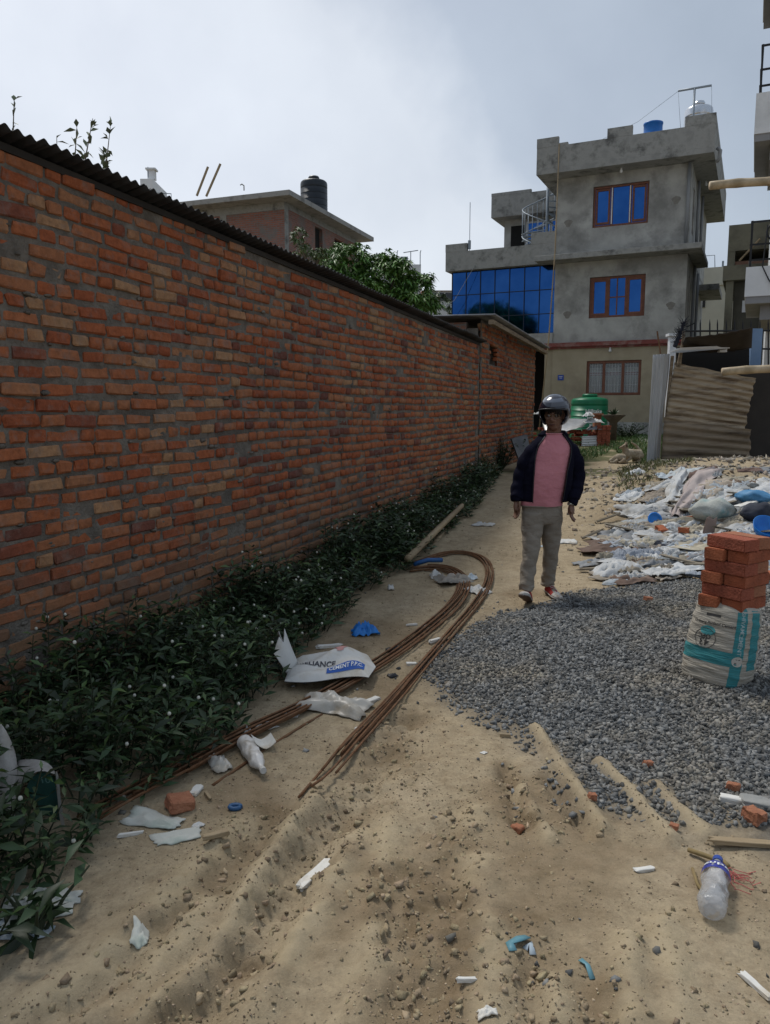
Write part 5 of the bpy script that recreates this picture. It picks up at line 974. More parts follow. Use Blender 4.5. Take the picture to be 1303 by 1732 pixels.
patch('vertical_band', -.27, .08, .05, .985, tealb, 10, 40); patch('side_band', .32, .85, .25, .97, tealb, 10, 30); patch('horizontal_band', -2.0, -.27, .30, .465, tealb, 40, 8)
def smap(q0, s0, sg=1, k=1.012): return lambda x, y: sackp(q0+sg*x/.17, s0+sg*y/SH, k)
lettering('grade_lettering', 'OPC', .035, smap(-1.15, .60, -1), inkd, csk, True); lettering('grade_lettering', '43', .055, smap(-1.13, .535, -1), inkd, csk, True)
lettering('strap_lettering', 'SHIVAM', .031, lambda x, y: sackp(-.09+y/.17, .83-x/SH, 1.014), M('pale_print', (.33, .42, .42), None), csk, True); lettering('strap_lettering', 'CEMENT', .031, lambda x, y: sackp(-.09+y/.17, .58-x/SH, 1.014), MATS['pale_print'], csk, True)
patch('black_bar', -1.25, -.75, .845, .875, inkd, 8, 3); b = MB(); v_, f_ = text_arr('Ordinary Portland Cement', .021, True)
b.add([smap(-.95, .765, 1)(x, y) for x, y, z in v_], f_); b.build('title_lettering', inkd, csk)
for rr, m_, nm, s0 in ((.052, M('sack_cream', (.44, .41, .36), None), 'grade_disc', .565), ): pass
b = MB(); b.loft([[sackp(-1.08+.26*rr*math.cos(a), .67+.055*rr*math.sin(a), 1.009) for a in np.linspace(0, 6.28, 18, endpoint=False)] for rr in (1, .2)]); b.build('teal_badge', tealb, csk)
b = MB(); b.tube([sackp(-1.12+.34*math.cos(a), .575+.12*math.sin(a), 1.008) for a in np.linspace(0, 6.28, 30)], .0016, 4, caps=False); b.build('badge_ring', inkd, csk)
b = MB(); b.loft([[sackp(-.09+.17*rr*math.cos(a), .37+.06*rr*math.sin(a), 1.013) for a in np.linspace(0, 6.28, 18, endpoint=False)] for rr in (1, .1)]); b.build('weight_badge', MATS['sack_cream'], csk); lettering('weight_lettering', '50', .032, smap(-.09, .37, 1, 1.02), inkd, csk, True)
# bricks stacked on the sack
nb = [M('new_brick_%d' % k, c, [q*1.25 for q in c], 20, .9, .5, 90, c3=[q*.75 for q in c], s3=8) for k, c in enumerate([(.30, .085, .04), (.34, .105, .048), (.27, .075, .042), (.30, .12, .065)])]
def brick_thing(c, rz, label, mat, d=(.245, .118, .064), tilt=(0, 0), group=None, seed=0):
    r = random.Random(seed); bm = bmesh.new(); bmesh.ops.create_cube(bm, size=1)
    for v in bm.verts: v.co = Vector((v.co.x*d[0], v.co.y*d[1], v.co.z*d[2]))+Vector((r.uniform(-.002, .002) for _ in range(3)))
    bmesh.ops.bevel(bm, geom=bm.edges[:], offset=.004, segments=2, affect='EDGES'); me = bpy.data.meshes.new('brick'); bm.to_mesh(me); bm.free(); me.materials.append(mat)
    o = bpy.data.objects.new('loose_brick', me); C.objects.link(o); o.location = c; o.rotation_euler = (tilt[0], tilt[1], rz); return tag(o, label, 'brick', group)
TC = SB+lean+Vector((0.012, 0, SH-.012)); rz0 = -1.0
lay_lb = ['bottom', 'second', 'third', 'fourth', 'fifth', 'top']
for k in range(6):
    d0 = k % 2; th_ = rz0+(math.pi/2 if d0 == 0 else 0)*1+[.05, -.05, .04, -.02, .06, -.12][k]; ax_ = Vector((math.cos(th_), math.sin(th_), 0)); pr = Vector((-math.sin(th_), math.cos(th_), 0))
    for j, s_ in enumerate((-1, 1)):
        c = TC+pr*(s_*(.0635 if k < 5 else .0605))+ax_*([.01, -.008][j])+Vector((0, 0, .033+k*.0655)); c += Vector(((.004*k), 0, 0))
        brick_thing(c, th_, '%s of the two red bricks in the %s layer of the stack on the sack' % ('nearer' if (pr.y*s_ < 0) else 'farther', lay_lb[k]), nb[(k*2+j) % 4], seed=k*2+j, group='bricks stacked on the cement sack')
for i, (px, py, rz, lb) in enumerate([(1292, 985, .6, 'loose red brick at the right edge just beyond the stacked bricks')]): g = GG(px, py); brick_thing(g+Vector((0, 0, .03)), rz, lb, nb[1], seed=90+i)
# ---------------------------------------------------------------- tin shed on the right
SY = 12.35
def sx(px, py, Y=SY): return atY(px, py, Y)
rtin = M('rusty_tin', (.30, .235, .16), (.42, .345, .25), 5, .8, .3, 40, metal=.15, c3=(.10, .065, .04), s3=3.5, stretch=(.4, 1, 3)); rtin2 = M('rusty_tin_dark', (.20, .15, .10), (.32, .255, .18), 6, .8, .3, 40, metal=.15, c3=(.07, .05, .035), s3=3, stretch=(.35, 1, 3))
shed = thing('tin_shed', 'makeshift shed of rusty horizontal corrugated sheets behind the rubbish heap', 'shed', Vector((5.2, 13.2, .4)))
def corr_h(name, mat, quad, rows, Y, amp=.014, nw=9, root=shed, ragged=0, seed=0):
    (ax_, ay), (bx_, by_), (cx, cy), (dx, dy) = quad; A, B, Cc, D = sx(ax_, ay, Y), sx(bx_, by_, Y), sx(cx, cy, Y), sx(dx, dy, Y); r = np.random.default_rng(seed); P = []
    for i in range(rows+1):
        v = i/rows; row = []
        for j in range(25):
            u = j/24; p = A.lerp(B, u).lerp(D.lerp(Cc, u), v); row.append(p+Vector((0, amp*math.sin(v*nw*2*math.pi)+.03*math.sin(u*4+v*3+seed), 0))+Vector((ragged*math.sin(v*23+seed)*(u > .9), 0, ragged*.6*math.sin(u*19+seed)*(v < .05 or v > .95))))
        P.append(row)
    b = MB(); b.sheet(P, (0, -.003, 0)); return b.build(name, mat, root, smooth=True)
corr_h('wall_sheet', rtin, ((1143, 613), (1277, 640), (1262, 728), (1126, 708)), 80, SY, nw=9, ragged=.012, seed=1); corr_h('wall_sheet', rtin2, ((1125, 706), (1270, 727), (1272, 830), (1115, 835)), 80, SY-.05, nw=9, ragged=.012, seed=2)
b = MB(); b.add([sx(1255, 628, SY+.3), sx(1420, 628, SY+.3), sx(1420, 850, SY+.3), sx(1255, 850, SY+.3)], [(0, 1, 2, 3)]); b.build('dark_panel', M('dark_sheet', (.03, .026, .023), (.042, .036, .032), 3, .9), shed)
b = MB(); b.add([sx(1144, 588, 13.0), sx(1268, 566, 13.0), sx(1268, 680, 13.0), sx(1144, 680, 13.0)], [(0, 1, 2, 3)]); b.add([sx(1144, 588, 13.06), sx(1268, 566, 13.06), sx(1268, 680, 13.06), sx(1144, 680, 13.06)], [(3, 2, 1, 0)]); b.build('shade_backing', dark, shed)  # near-black backing added as the shade between roof and rusty sheets
for i, (a, c, d, e, w_) in enumerate([(1138, 602, 1117, 815, .025), (1158, 566, 1146, 620, .018), (1157, 560, 1150, 620, .02), (1112, 560, 1118, 600, .012)]):
    b = MB(); b.tube([sx(a, c, SY+.06), sx(d, e, SY+.02)], w_, 6); b.build('post', wood if i < 3 else rust, shed)
# grey upright sheet facing the lane
b = MB(); P = []
TL, TR, BR, BL = sx(1105, 600, SY-.15), sx(1133, 598, SY+.1), sx(1112, 822, SY+.1), sx(1092, 818, SY-.15)
TLx, TRx, BRx, BLx = Vector(TL), Vector(TR), Vector(BR), Vector(BL)
for i in range(30):
    v = i/29; A = TLx.lerp(BLx, v); B = TRx.lerp(BRx, v); row = []
    for j in range(41): u = j/40; p = A.lerp(B, u); row.append(p+Vector((-.010, -.014, 0))*math.sin(u*4.5*2*math.pi)+Vector((.012*math.sin(v*9)*(u > .8), 0, 0)))
    P.append(row)
b.sheet(P, (0, -.003, 0)); tag(b.build('upright_sheet', M('grey_tin', (.38, .385, .39), (.48, .485, .49), 5, .6, .1, 30, metal=.25, c3=(.24, .235, .22), s3=2, stretch=(3, 3, .4)), smooth=True, base=BLx), 'pale grey corrugated sheet standing upright at the shed corner', 'tin sheet')
# sagging roof and odds and ends
rf = thing('shed_roof', 'sagging dark brown sheet roof above the rusty shed', 'roof', Vector((5.4, 12.6, 2.3)))
b = MB(); P = []
for i in range(9):
    v = i/8; row = []
    for j in range(17): u = j/16; A = sx(1150, 592, SY+.5).lerp(sx(1160, 570, SY-.45), v); B = sx(1272, 588, SY+.5).lerp(sx(1274, 553, SY-.45), v); p = A.lerp(B, u); row.append(p-Vector((0, 0, .05*math.sin(u*math.pi)*(1-v*.5)))+Vector((0, 0, .008*math.sin(u*40))))
    P.append(row)
b.sheet(P, (0, 0, .01)); b.build('roof_sheet', M('tar_sheet', (.028, .021, .016), (.04, .031, .024), 4, .7), rf, smooth=True)
b = MB(); b.add([sx(1132, 592, SY-.2), sx(1152, 588, SY-.2), sx(1235, 584, SY+.3), sx(1235, 589, SY+.3), sx(1155, 596, SY-.2), sx(1133, 597, SY-.2)], [(0, 1, 2, 3, 4, 5)]); b.xf(lambda v: v); b.add([sx(1132, 592, SY-.1), sx(1152, 588, SY-.1), sx(1235, 584, SY+.4), sx(1235, 589, SY+.4), sx(1155, 596, SY-.1), sx(1133, 597, SY-.1)], [(5, 4, 3, 2, 1, 0)]); b.build('white_edge_board', whitepaint, rf)
b = MB(); b.box(sx(1222, 593, SY+.4), (.12, .1, .05)); b.box(sx(1248, 587, SY+.5), (.10, .1, .07)); b.build('white_block', whitepaint, rf)
bsh = M('black_brush', (.012, .013, .02), None, rough=.9); b = MB(); p0, p1 = sx(1142, 586, SY-.05), sx(1158, 545, SY+.05); r6 = random.Random(6)
b.tube([p0, p1], [.035, .02], 6)
for k in range(130):
    p = p0.lerp(p1, r6.uniform(.1, 1)); b.tube([p, p+Vector((r6.uniform(-.11, .11), r6.uniform(-.05, .05), r6.uniform(-.02, .13)))], [.006, .002], 3, caps=False)
tag(b.build('bristle_brush', bsh, base=p0), 'black bristly brush like bundle propped on the shed corner', 'brush')
fr_ = thing('iron_railing', 'black iron railing with spear points behind the shed roof', 'railing', Vector((6, 14.4, 1.0))); RY = 14.3
b = MB(); b.tube([sx(1160, 560, RY), sx(1420, 558, RY)], .018, 5); b.tube([sx(1160, 590, RY), sx(1420, 590, RY)], .018, 5); b.build('rail', black_m, fr_)
for x in (1169, 1176, 1185, 1201, 1214, 1229, 1243, 1257, 1271, 1286, 1300):
    b = MB(); b.tube([sx(x, 640, RY), sx(x, 548, RY), sx(x, 540, RY)], [.014, .014, .003], 5); b.build('spear_bar', black_m, fr_)
b = MB(); b.tube([sx(1162, 553, RY), sx(1176, 546, RY)], .012, 5); b.build('stay', black_m, fr_)
gp_ = thing('gate_pillar', 'whitewashed gate pillar half hidden behind the shed corner', 'pillar', Vector((sx(1140, 600, 15).x, 15.1, .5))); b = MB(); q = sx(1141, 568, 15); b.box((q.x, 15.1, (q.z+.5)/2), (.12, .12, q.z-.5)); b.build('shaft', whitepaint, gp_); b = MB(); b.box((q.x, 15.1, q.z+.025), (.19, .19, .05)); b.build('cap', whitepaint, gp_)
b = MB(); q0, q1 = sx(1268, 556, 13.3), sx(1286, 622, 13.3); b.box(((q0.x+q1.x)/2, 13.3, q0.z-.75), (.18, .12, 1.5)); tag(b.build('blue_post', M('light_blue_paint', (.13, .21, .34), (.17, .26, .40), 4, .6), base=((q0.x+q1.x)/2, 13.3, .6)), 'light blue painted post right of the shed roof', 'post')
for i, (a, c, d, e, Y, lb) in enumerate([(1201, 314, 1420, 296, 11.0, 'upper bamboo pole jutting into the lane from the right edge'), (1222, 629, 1420, 615, 11.4, 'lower bamboo pole jutting out across the rusty shed')]):
    p0, p1 = atY(a, c, Y), atY(d, e, Y-.2); N_ = 15; b = MB(); pts = []; rs_ = []
    for k in range(N_): 
        u = k/(N_-1); pts.append(p0.lerp(p1, u)+Vector((0, 0, .006*math.sin(u*9)))); rs_.append(.058+(.006 if k % 4 == 3 else 0))
    b.tube(pts, rs_, 10); tag(b.build('bamboo_pole', M('pale_bamboo', (.40, .31, .20), (.50, .40, .27), 6, .6, .2, 30, c3=(.30, .23, .14), s3=4), smooth=True, base=p0), lb, 'pole')
# ---------------------------------------------------------------- rubbish heap
cols = {'white': M('heap_white', (.42, .43, .43), (.55, .56, .56), 6, .75, rand='object', spread=.2, c3=(.32, .30, .26), s3=4), 'grey': M('heap_grey', (.20, .21, .22), (.30, .31, .32), 6, .85, rand='object', spread=.25, c3=(.15, .14, .12), s3=4), 'beige': M('heap_beige', (.28, .245, .19), (.38, .335, .265), 6, .85, rand='object', spread=.25, c3=(.2, .17, .13), s3=4),
        'pale blue': M('heap_pale_blue', (.29, .33, .37), (.38, .42, .455), 6, .7, rand='object', spread=.2, c3=(.3, .3, .28), s3=4), 'blue': M('heap_blue', (.07, .22, .46), (.12, .30, .55), 7, .6, rand='object', spread=.2), 'dark': M('heap_dark', (.025, .028, .04), (.05, .055, .07), 7, .9), 'brown': M('heap_brown', (.13, .085, .065), (.2, .14, .11), 7, .9, rand='object', spread=.25)}
rh = random.Random(12); pick = ['white']*11+['grey']*9+['beige']*9+['pale blue']*4+['brown']*2+['dark']*1
npx = 0
def LOC(px, py): return ('front' if py > 930 else 'middle' if py > 870 else 'back')+' '+('far left' if px < 1060 else 'left' if px < 1130 else 'centre' if px < 1200 else 'right' if px < 1270 else 'far right')
while npx < 290:
    px = rh.uniform(1005, 1390); py = rh.uniform(800, 985)
    if py < 800+max(0, (1130-px))*1.1: continue
    if px < 1060 and rh.random() < .4: continue
    g = GG(px, py)
    if abs(g.x/g.y) > .62 or g.y > 11.6: continue
    k = rh.choice(pick); big = rh.random() < .25; w_ = rh.uniform(.45, .85) if big else rh.uniform(.16, .42)
    crumple('rag', '%s crumpled %s rag at the %s %s of the rubbish heap' % ('large' if w_ > .4 else 'small' if w_ < .24 else 'mid sized', k, 'front' if py > 930 else 'middle' if py > 870 else 'back', 'far left' if px < 1060 else 'left' if px < 1130 else 'centre' if px < 1200 else 'right' if px < 1270 else 'far right'), 'rubbish', g, w_, w_*rh.uniform(.35, .7), rh.uniform(.035, .10), cols[k], 300+npx, rh.uniform(-.6, .6), 20, rh.choice((8, 11, 14)), k+' rags in the rubbish heap', curl=rh.choice((0, .3, .7)), rag=.45, an=rh.choice((2, 3.5))); npx += 1
X, Y = cand(2600, 2.2, 6.6, 6.9, 11.8); k = (r4.uniform(0, 1, len(X)) < np.exp(-((((X-4.7)/2.1)**2+((Y-9.4)/2.3)**2)**2))) & (np.abs(X/Y) < .62); X, Y = X[k], Y[k]
tag(stones('heap_scraps', X, Y, r4.uniform(.02, .08, len(X)), M('mixed_scraps', (.15, .115, .08), (.36, .33, .28), 5, .9, rand='island', spread=.55), 14, .1, .25), 'small scraps of plaster, paper and wood strewn through the rubbish heap', 'rubbish')
plank = M('grey_plank', (.19, .16, .12), (.29, .25, .19), 8, .9, .3, 30, stretch=(.4, 3, 3))
for i in range(34):
    px = rh.uniform(1000, 1300); py = rh.uniform(830, 975)
    if py < 800+max(0, (1130-px))*1.1: continue
    g = GG(px, py); z_ = rh.random()
    if z_ < .5: chunk('plank_scrap', 'short broken wooden board at the '+LOC(px, py)+' of the rubbish heap', 'board', 0, 0, (rh.uniform(.2, .5), rh.uniform(.04, .09), .018), plank, rh.uniform(-.7, .7), 500+i, rh.uniform(-.2, .2), 'boards in the rubbish heap', g, rh.uniform(.02, .09))
    elif z_ < .8: chunk('brick_rubble', 'broken red brick piece at the '+LOC(px, py)+' of the rubbish heap', 'brick', 0, 0, (rh.uniform(.09, .2), .10, .06), nb[i % 4], rh.uniform(0, 3), 500+i, rh.uniform(-.4, .4), 'brick rubble in the heap', g, rh.uniform(.0, .06))
    else: chunk('stone_rubble', 'grey mortar lump at the '+LOC(px, py)+' of the rubbish heap', 'rubble', 0, 0, (rh.uniform(.08, .16), .10, .05), stain, rh.uniform(0, 3), 500+i, rh.uniform(-.3, .3), 'mortar lumps in the heap', g, .02)
def sheet_px(name, label, cat, rows, mat, lv=2, th=(0, -.006, -.004)):
    P = [[(lambda g: g+Vector((0, -.05, .05+.06*(j == 1))))(atY(a, c, min(G(a, c).y, 10.9))) for j, (a, c, Y) in enumerate(row)] for row in rows]; 
    A = np.array([[tuple(q) for q in row] for row in P]); n1, n2 = 34, 26; Q = []
    for v in np.linspace(0, len(P)-1, n1):
        i = min(int(v), len(P)-2); fv = v-i; fv = fv*fv*(3-2*fv)*.5+fv*.5; row = []
        for u in np.linspace(0, 2, n2):
            j = min(int(u), 1); fu = u-j; p_ = (A[i, j]*(1-fu)+A[i, j+1]*fu)*(1-fv)+(A[i+1, j]*(1-fu)+A[i+1, j+1]*fu)*fv
            fd = .06*float(fbm(u*3+.8*v, v*.9, 61, 3))+.008*math.sin(u*9+v*1.7); eg = .12*float(fbm(v*3, u*.2, 62))*(abs(u-1)); row.append(Vector(p_)+Vector((eg, -.5*fd, fd)))
        Q.append(row)
    b = MB(); b.sheet(Q, th); o = b.build(name, mat, smooth=True, base=P[-1][0]); return tag(o, label, cat)
sheet_px('white_sheet', 'white cloth hanging down the left flank of the rubbish heap', 'cloth', [[(1140, 806, 10.6), (1150, 802, 10.7), (1162, 808, 10.7)], [(1130, 825, 10.3), (1142, 822, 10.35), (1152, 828, 10.4)], [(1122, 845, 10.0), (1136, 845, 9.95), (1148, 848, 10.05)], [(1118, 858, 9.8), (1130, 862, 9.75), (1143, 866, 9.8)]], cols['white'])
sheet_px('long_pinkish_sheet', 'long pinkish grey sheet trailing down the front of the rubbish heap', 'cloth', [[(1188, 806, 10.6), (1205, 803, 10.7), (1218, 806, 10.7)], [(1165, 815, 10.35), (1178, 808, 10.15), (1196, 822, 10.3)], [(1152, 840, 10.0), (1166, 828, 9.8), (1186, 836, 9.95)], [(1142, 858, 9.7), (1154, 848, 9.5), (1170, 856, 9.65)], [(1132, 872, 9.4), (1143, 866, 9.2), (1155, 872, 9.35)], [(1130, 884, 9.2), (1140, 882, 9.1), (1150, 884, 9.2)]], M('pinkish_cloth', (.36, .30, .28), (.44, .38, .355), 5, .9, .2, 40))
def bundle(name, label, px, py, r3, mat, seed, rot=0, lift=0):
    g = GG(px, py); rings = []
    for s in np.linspace(0, 1, 18):
        R = math.sin(math.pi*min(max(s, .03), .97))**.55; rings.append([(r3[0]*(s*2-1), r3[1]*R*math.cos(q)*(1+.16*math.sin(3*q+s*9+seed)+.08*math.sin(7*q-s*15)), r3[2]*(1+R*math.sin(q)*(1+.14*math.sin(4*q+s*11)))) for q in np.linspace(0, 6.283, 22, endpoint=False)])
    b = MB(); b.loft(rings); R_ = Matrix.Rotation(rot, 3, 'Z'); b.xf(lambda v: R_ @ v+g+Vector((0, 0, lift))); return tag(b.build(name, mat, smooth=True, base=g), label, 'bundle')
bundle('stuffed_sack', 'fat pale sack with a teal stripe lying in the middle of the rubbish heap', 1205, 880, (.27, .15, .13), M('heap_sack', (.36, .37, .33), (.45, .46, .42), 8, .8, .4, 60, c3=(.12, .28, .29), s3=3.5), 1, .2)
bundle('blue_bundle', 'bright blue plastic bundle on the right of the rubbish heap', 1274, 860, (.20, .10, .08), cols['blue'], 2, -.8, .05); bundle('navy_bundle', 'dark navy cloth bundle under the bright blue plastic', 1283, 882, (.22, .13, .11), cols['dark'], 3, .3)
b = MB(); g = GG(1107, 888); b.lathe([(.075, 0), (.08, .02), (.065, .022), (.06, .005)], (0, 0, 0), 20); b.xf(lambda v: Matrix.Rotation(1.1, 3, 'X') @ v+g+Vector((0, 0, .08))); tag(b.build('blue_saucer', bluepl, smooth=True, base=g), 'round blue plastic saucer propped on the left of the heap', 'saucer')
b = MB(); g = GG(1292, 905); b.lathe([(.10, 0), (.14, .10), (.135, .10), (.095, .01)], (0, 0, 0), 22); b.xf(lambda v: Matrix.Rotation(.7, 3, 'X') @ v+g+Vector((0, 0, .06))); tag(b.build('blue_bowl', bluepl, smooth=True, base=g), 'blue plastic bowl at the right edge of the heap', 'bowl')
chunk('white_tray', 'white foam tray lying slanted on the right of the heap', 'tray', 1262, 870, (.26, .09, .02), foam, .35, 560, -.2, lift=.12); chunk('flat_tile', 'flat grey brown board behind the stacked bricks', 'board', 1245, 942, (.34, .2, .02), M('dusty_board', (.24, .18, .16), (.3, .23, .21), 6, .9), .2, 561, .06, lift=.03); chunk('standing_board', 'small brown board standing upright in the heap', 'board', 1200, 908, (.13, .02, .2), M('brown_board', (.21, .15, .125), (.27, .2, .165), 6, .9), .3, 562, .15, lift=.02)
crumple('netting', 'bluish grey netting heaped at the front left of the rubbish', 'netting', GG(1075, 948), .62, .3, .12, M('net_blue', (.21, .235, .28), (.30, .33, .375), 18, .9, .4, 80), 71, .05, 26, 14); crumple('front_sack', 'grey white torn sack at the front left edge of the rubbish', 'sack', GG(1045, 970), .46, .28, .13, cols['white'], 72, .2, 20, 6); crumple('front_sack', 'long grey sack lying across the front of the rubbish', 'sack', GG(1120, 962), .55, .18, .10, cols['grey'], 73, .1, 20, 5); crumple('blue_tip', 'pale blue bag corner at the front of the rubbish', 'bag', GG(1135, 957), .14, .14, .14, cols['pale blue'], 74, .4, 12, 5)
for i, (px, py, w_, k, lb) in enumerate([(1064, 842, .38, 'white', 'pale grey bulging sack on the grass left of the shed'), (1075, 800, .26, 'white', 'flat white sack on the grass beside the upright tin sheet'), (1068, 835, .36, 'pale blue', 'blue green rag behind the bulging sack'), (1040, 905, .16, 'white', 'folded white plate like scrap at the left of the heap'), (1100, 872, .2, 'dark', 'black open box like scrap left of the heap')]):
    crumple('side_rag', lb, 'rubbish', GG(px, py), w_, w_*.5, .09, cols[k], 600+i, .15, 14, 5)
for i, (px, py) in enumerate([(1130, 868), (1105, 895), (1010, 885), (985, 915)]):
    g = GG(px, py); b = MB(); p2 = GG(px+rh.uniform(25, 45), py-rh.uniform(2, 14), .08); b.tube([g+Vector((0, 0, .02)), p2], .016, 6); tag(b.build('stick', plank, base=g), ['dark stick poking out under the white cloth', 'stick beside the round blue saucer', 'stick on the path edge left of the heap', 'stick on the path behind the man'][i], 'stick')
# ---------------------------------------------------------------- odds and ends before the house
PY = 20.8; pz = lambda x, y: atY(x, y, PY)
pile = thing('brick_pile', 'low pile of red bricks under tin sheets before the green tank', 'pile', Vector((pz(985, 750).x, PY, .62)))
b = MB(); rp = random.Random(3)
for k in range(60):
    c = Vector((pz(rp.uniform(905, 1034), 740).x, PY+rp.uniform(.1, .9), rp.uniform(.62, 1.10))); b.box(c, (.23, .11, .06), Matrix.Rotation(rp.uniform(-.3, .3), 3, 'Z'))
o = b.build('bricks', nb[2], pile); tag(o, kind='stuff')
b = MB()
for k in range(9):
    for j in range(3): b.box((pz(1012, 740).x+.115*j+rp.uniform(-.012, .012), PY-.05+rp.uniform(-.02, .02), .64+k*.062), (.108, .23, .056), Matrix.Rotation(rp.uniform(-.06, .06), 3, 'Z'))
tag(b.build('stacked_bricks', nb[2], pile), kind='stuff')
for i, (a, c, d, e, f2, g2, h2, i2, lb) in enumerate([(915, 706, 998, 709, 985, 722, 925, 738, 'plain grey flat tin sheet sloping on the brick pile'), (985, 738, 1018, 736, 1017, 753, 984, 754, 'white ribbed tin sheet leaning on the front of the brick pile')]):
    P = []
    for v in np.linspace(0, 1, 22):
        row = []
        for u in np.linspace(0, 1, 12):
            p = atY(a, c, PY+.7-i*.75).lerp(atY(d, e, PY+.7-i*.75), u).lerp(atY(h2, i2, PY-.12).lerp(atY(f2, g2, PY-.12), u), v); row.append(p+Vector((0, -.02*math.sin(v*4*6.283)*(i), .012*math.sin(u*30)*(1-i))))
        P.append(row)
    b = MB(); b.sheet(P, (0, 0, .004)); tag(b.build('tin_sheet', tin if i == 0 else whitepaint, smooth=True, base=P[-1][0]), lb, 'tin sheet')
for i, (px, py, w_, lb) in enumerate([(1005, 716, .5, 'crumpled white sack on top of the brick pile'), (1012, 728, .55, 'grey white sack hanging over the front of the brick pile'), (920, 702, .5, 'white sack heap beside the end of the brick wall'), (995, 705, .3, 'white rag at the foot of the green tank')]):
    c = pz(px, py); crumple('pile_sack', lb, 'sack', c, w_, .3, .16, cols['white'] if i != 1 else cols['grey'], 640+i, .1, 14, 6, fit=False)
b = MB(); g = pz(1041, 735); b.box((g.x+.1, PY+2.2, 1.0), (.2, .2, .85)); b.box((g.x+.1, PY+2.2, 1.45), (.3, .3, .06)); tag(b.build('brick_post', nb[3], base=(g.x+.1, PY+2.2, .6)), 'short brick post beside the potted plant near the house', 'post')
pp = thing('potted_plant', 'dark spiky plant in a flared pot beside the brick post', 'plant', Vector((atY(1037, 740, 22.6).x, 22.6, .64))); q = Vector(pp.location); b = MB(); b.lathe([(.10, 0), (.11, .55), (.12, .58), (.34, .78), (.33, .80), (.05, .78)], q, 16); b.build('pot', M('dark_pot', (.06, .045, .03), (.1, .075, .05), 6, .8), pp, smooth=True)
rr_ = np.random.default_rng(8); leaves('foliage', np.tile(np.array(q)+[0, 0, .75], (40, 1)), np.stack([rr_.normal(0, .5, 40), rr_.normal(0, .5, 40), np.ones(40)], 1), rr_.uniform(.15, .35, 40), .05, weedm, pp, .2, q, 8)
b = MB(); P = [[atY(x, y, Y) for x, y, Y in row] for row in [[(1076, 737, 25.6), (1110, 737, 25.6)], [(1086, 748, 22.4), (1112, 748, 22.4)]]]; 
for row in P:
    for v in row: v.z = zgs(v.x, v.y)+.03
b.sheet(P, (0, 0, .02)); tag(b.build('path_slab', M('pale_concrete', (.40, .39, .34), (.48, .47, .42), 3, .9), base=P[0][0]), kind='structure')
b = MB(); p0 = atY(866, 742, 14.2); p1 = atY(892, 735, 14.6); z0 = zgs(p0.x, 14.2)
b.add([p0, p1, Vector((p1.x+.05, 14.0, z0)), Vector((p0.x+.12, 13.6, z0)), p0+Vector((-.02, .08, 0)), p1+Vector((-.02, .08, 0)), Vector((p1.x+.05, 14.08, z0)), Vector((p0.x+.12, 13.68, z0))], [(0, 1, 2, 3), (7, 6, 5, 4), (0, 4, 5, 1), (1, 5, 6, 2), (2, 6, 7, 3), (3, 7, 4, 0)]); tag(b.build('dark_panel', M('slate_panel', (.07, .075, .085), (.11, .115, .125), 6, .5), base=(p0.x, 14, z0)), 'dark grey panel leaning by the wall behind the man', 'panel')
# ---------------------------------------------------------------- the man walking up the lane
PYY = 6.25; _f = atY(905, 1017, PYY); PZ = zgs(_f.x, PYY+.02)+.012-_f.z
def W(px, py, d=0): v = atY(px, py, PYY+d); return Vector((v.x, v.y, v.z+PZ))
man = thing('person', 'man in a dark helmet, navy jacket, pink shirt and khaki trousers walking towards the camera', 'person', Vector((_f.x, PYY, _f.z+PZ)))
skin = M('skin', (.145, .074, .048), (.18, .095, .062), 14, .5, .1, 200, spec=.4); navy = M('navy_cloth', (.005, .005, .012), (.008, .008, .018), 9, 1.0, .8, 14, spec=.08); pink = M('pink_cotton', (.52, .20, .23), (.58, .235, .265), 7, .9, .9, 11, stretch=(1, 1, 1.6)); khaki = M('khaki_cotton', (.215, .185, .148), (.26, .225, .182), 7, .9, .9, 13, stretch=(1, 1, 1.8)); hairm = M('black_hair', (.006, .005, .005), None, rough=.5)
redc = M('red_canvas', (.28, .018, .018), (.33, .03, .028), 12, .8); shoew = M('shoe_rubber', (.42, .40, .37), (.50, .48, .45), 12, .7, c3=(.25, .2, .16), s3=14); shoeb = M('brown_sole', (.10, .06, .045), (.14, .09, .07), 20, .8)
def remesh(o, vs, it=6):
    m = o.modifiers.new('rm', 'REMESH'); m.mode = 'VOXEL'; m.voxel_size = vs; m.use_smooth_shade = True
    s_ = o.modifiers.new('sm', 'SMOOTH'); s_.iterations = it; s_.factor = .5; return o
def ell(b, c, r, n=14, m=10, R=None):
    rings = []
    for i in range(m+1):
        a = -math.pi/2+math.pi*min(max(i/m, .02), .98); row = []
        for k in range(n): v = Vector((r[0]*math.cos(a)*math.cos(2*math.pi*k/n), r[1]*math.cos(a)*math.sin(2*math.pi*k/n), r[2]*math.sin(a))); row.append((R @ v if R else v)+c)
        rings.append(row)
    b.loft(rings)
HR = Matrix.Rotation(math.radians(-24), 3, 'Z') @ Matrix.Rotation(math.radians(9), 3, 'X')     # head turned to its right, chin down
HC = W(938, 707, .02)
def hl(x, y, z): return HC+HR @ Vector((x, y, z))       # head frame: -y forwards
b = MB()
ell(b, hl(0, .015, .03), (.079, .092, .095), R=HR); ell(b, hl(0, -.015, -.045), (.069, .072, .074), R=HR); ell(b, hl(0, -.045, -.088), (.042, .038, .032), R=HR)          # skull, face, chin
b.tube([hl(0, -.070, .015), hl(0, -.098, -.030), hl(0, -.092, -.042)], [.009, .015, .010], 8); 
for s in (-1, 1): ell(b, hl(s*.016, -.085, -.038), (.010, .012, .009), 8, 6); ell(b, hl(s*.038, -.062, -.022), (.022, .018, .020), 8, 6); ell(b, hl(s*.076, .012, -.012), (.010, .020, .030), 8, 6)
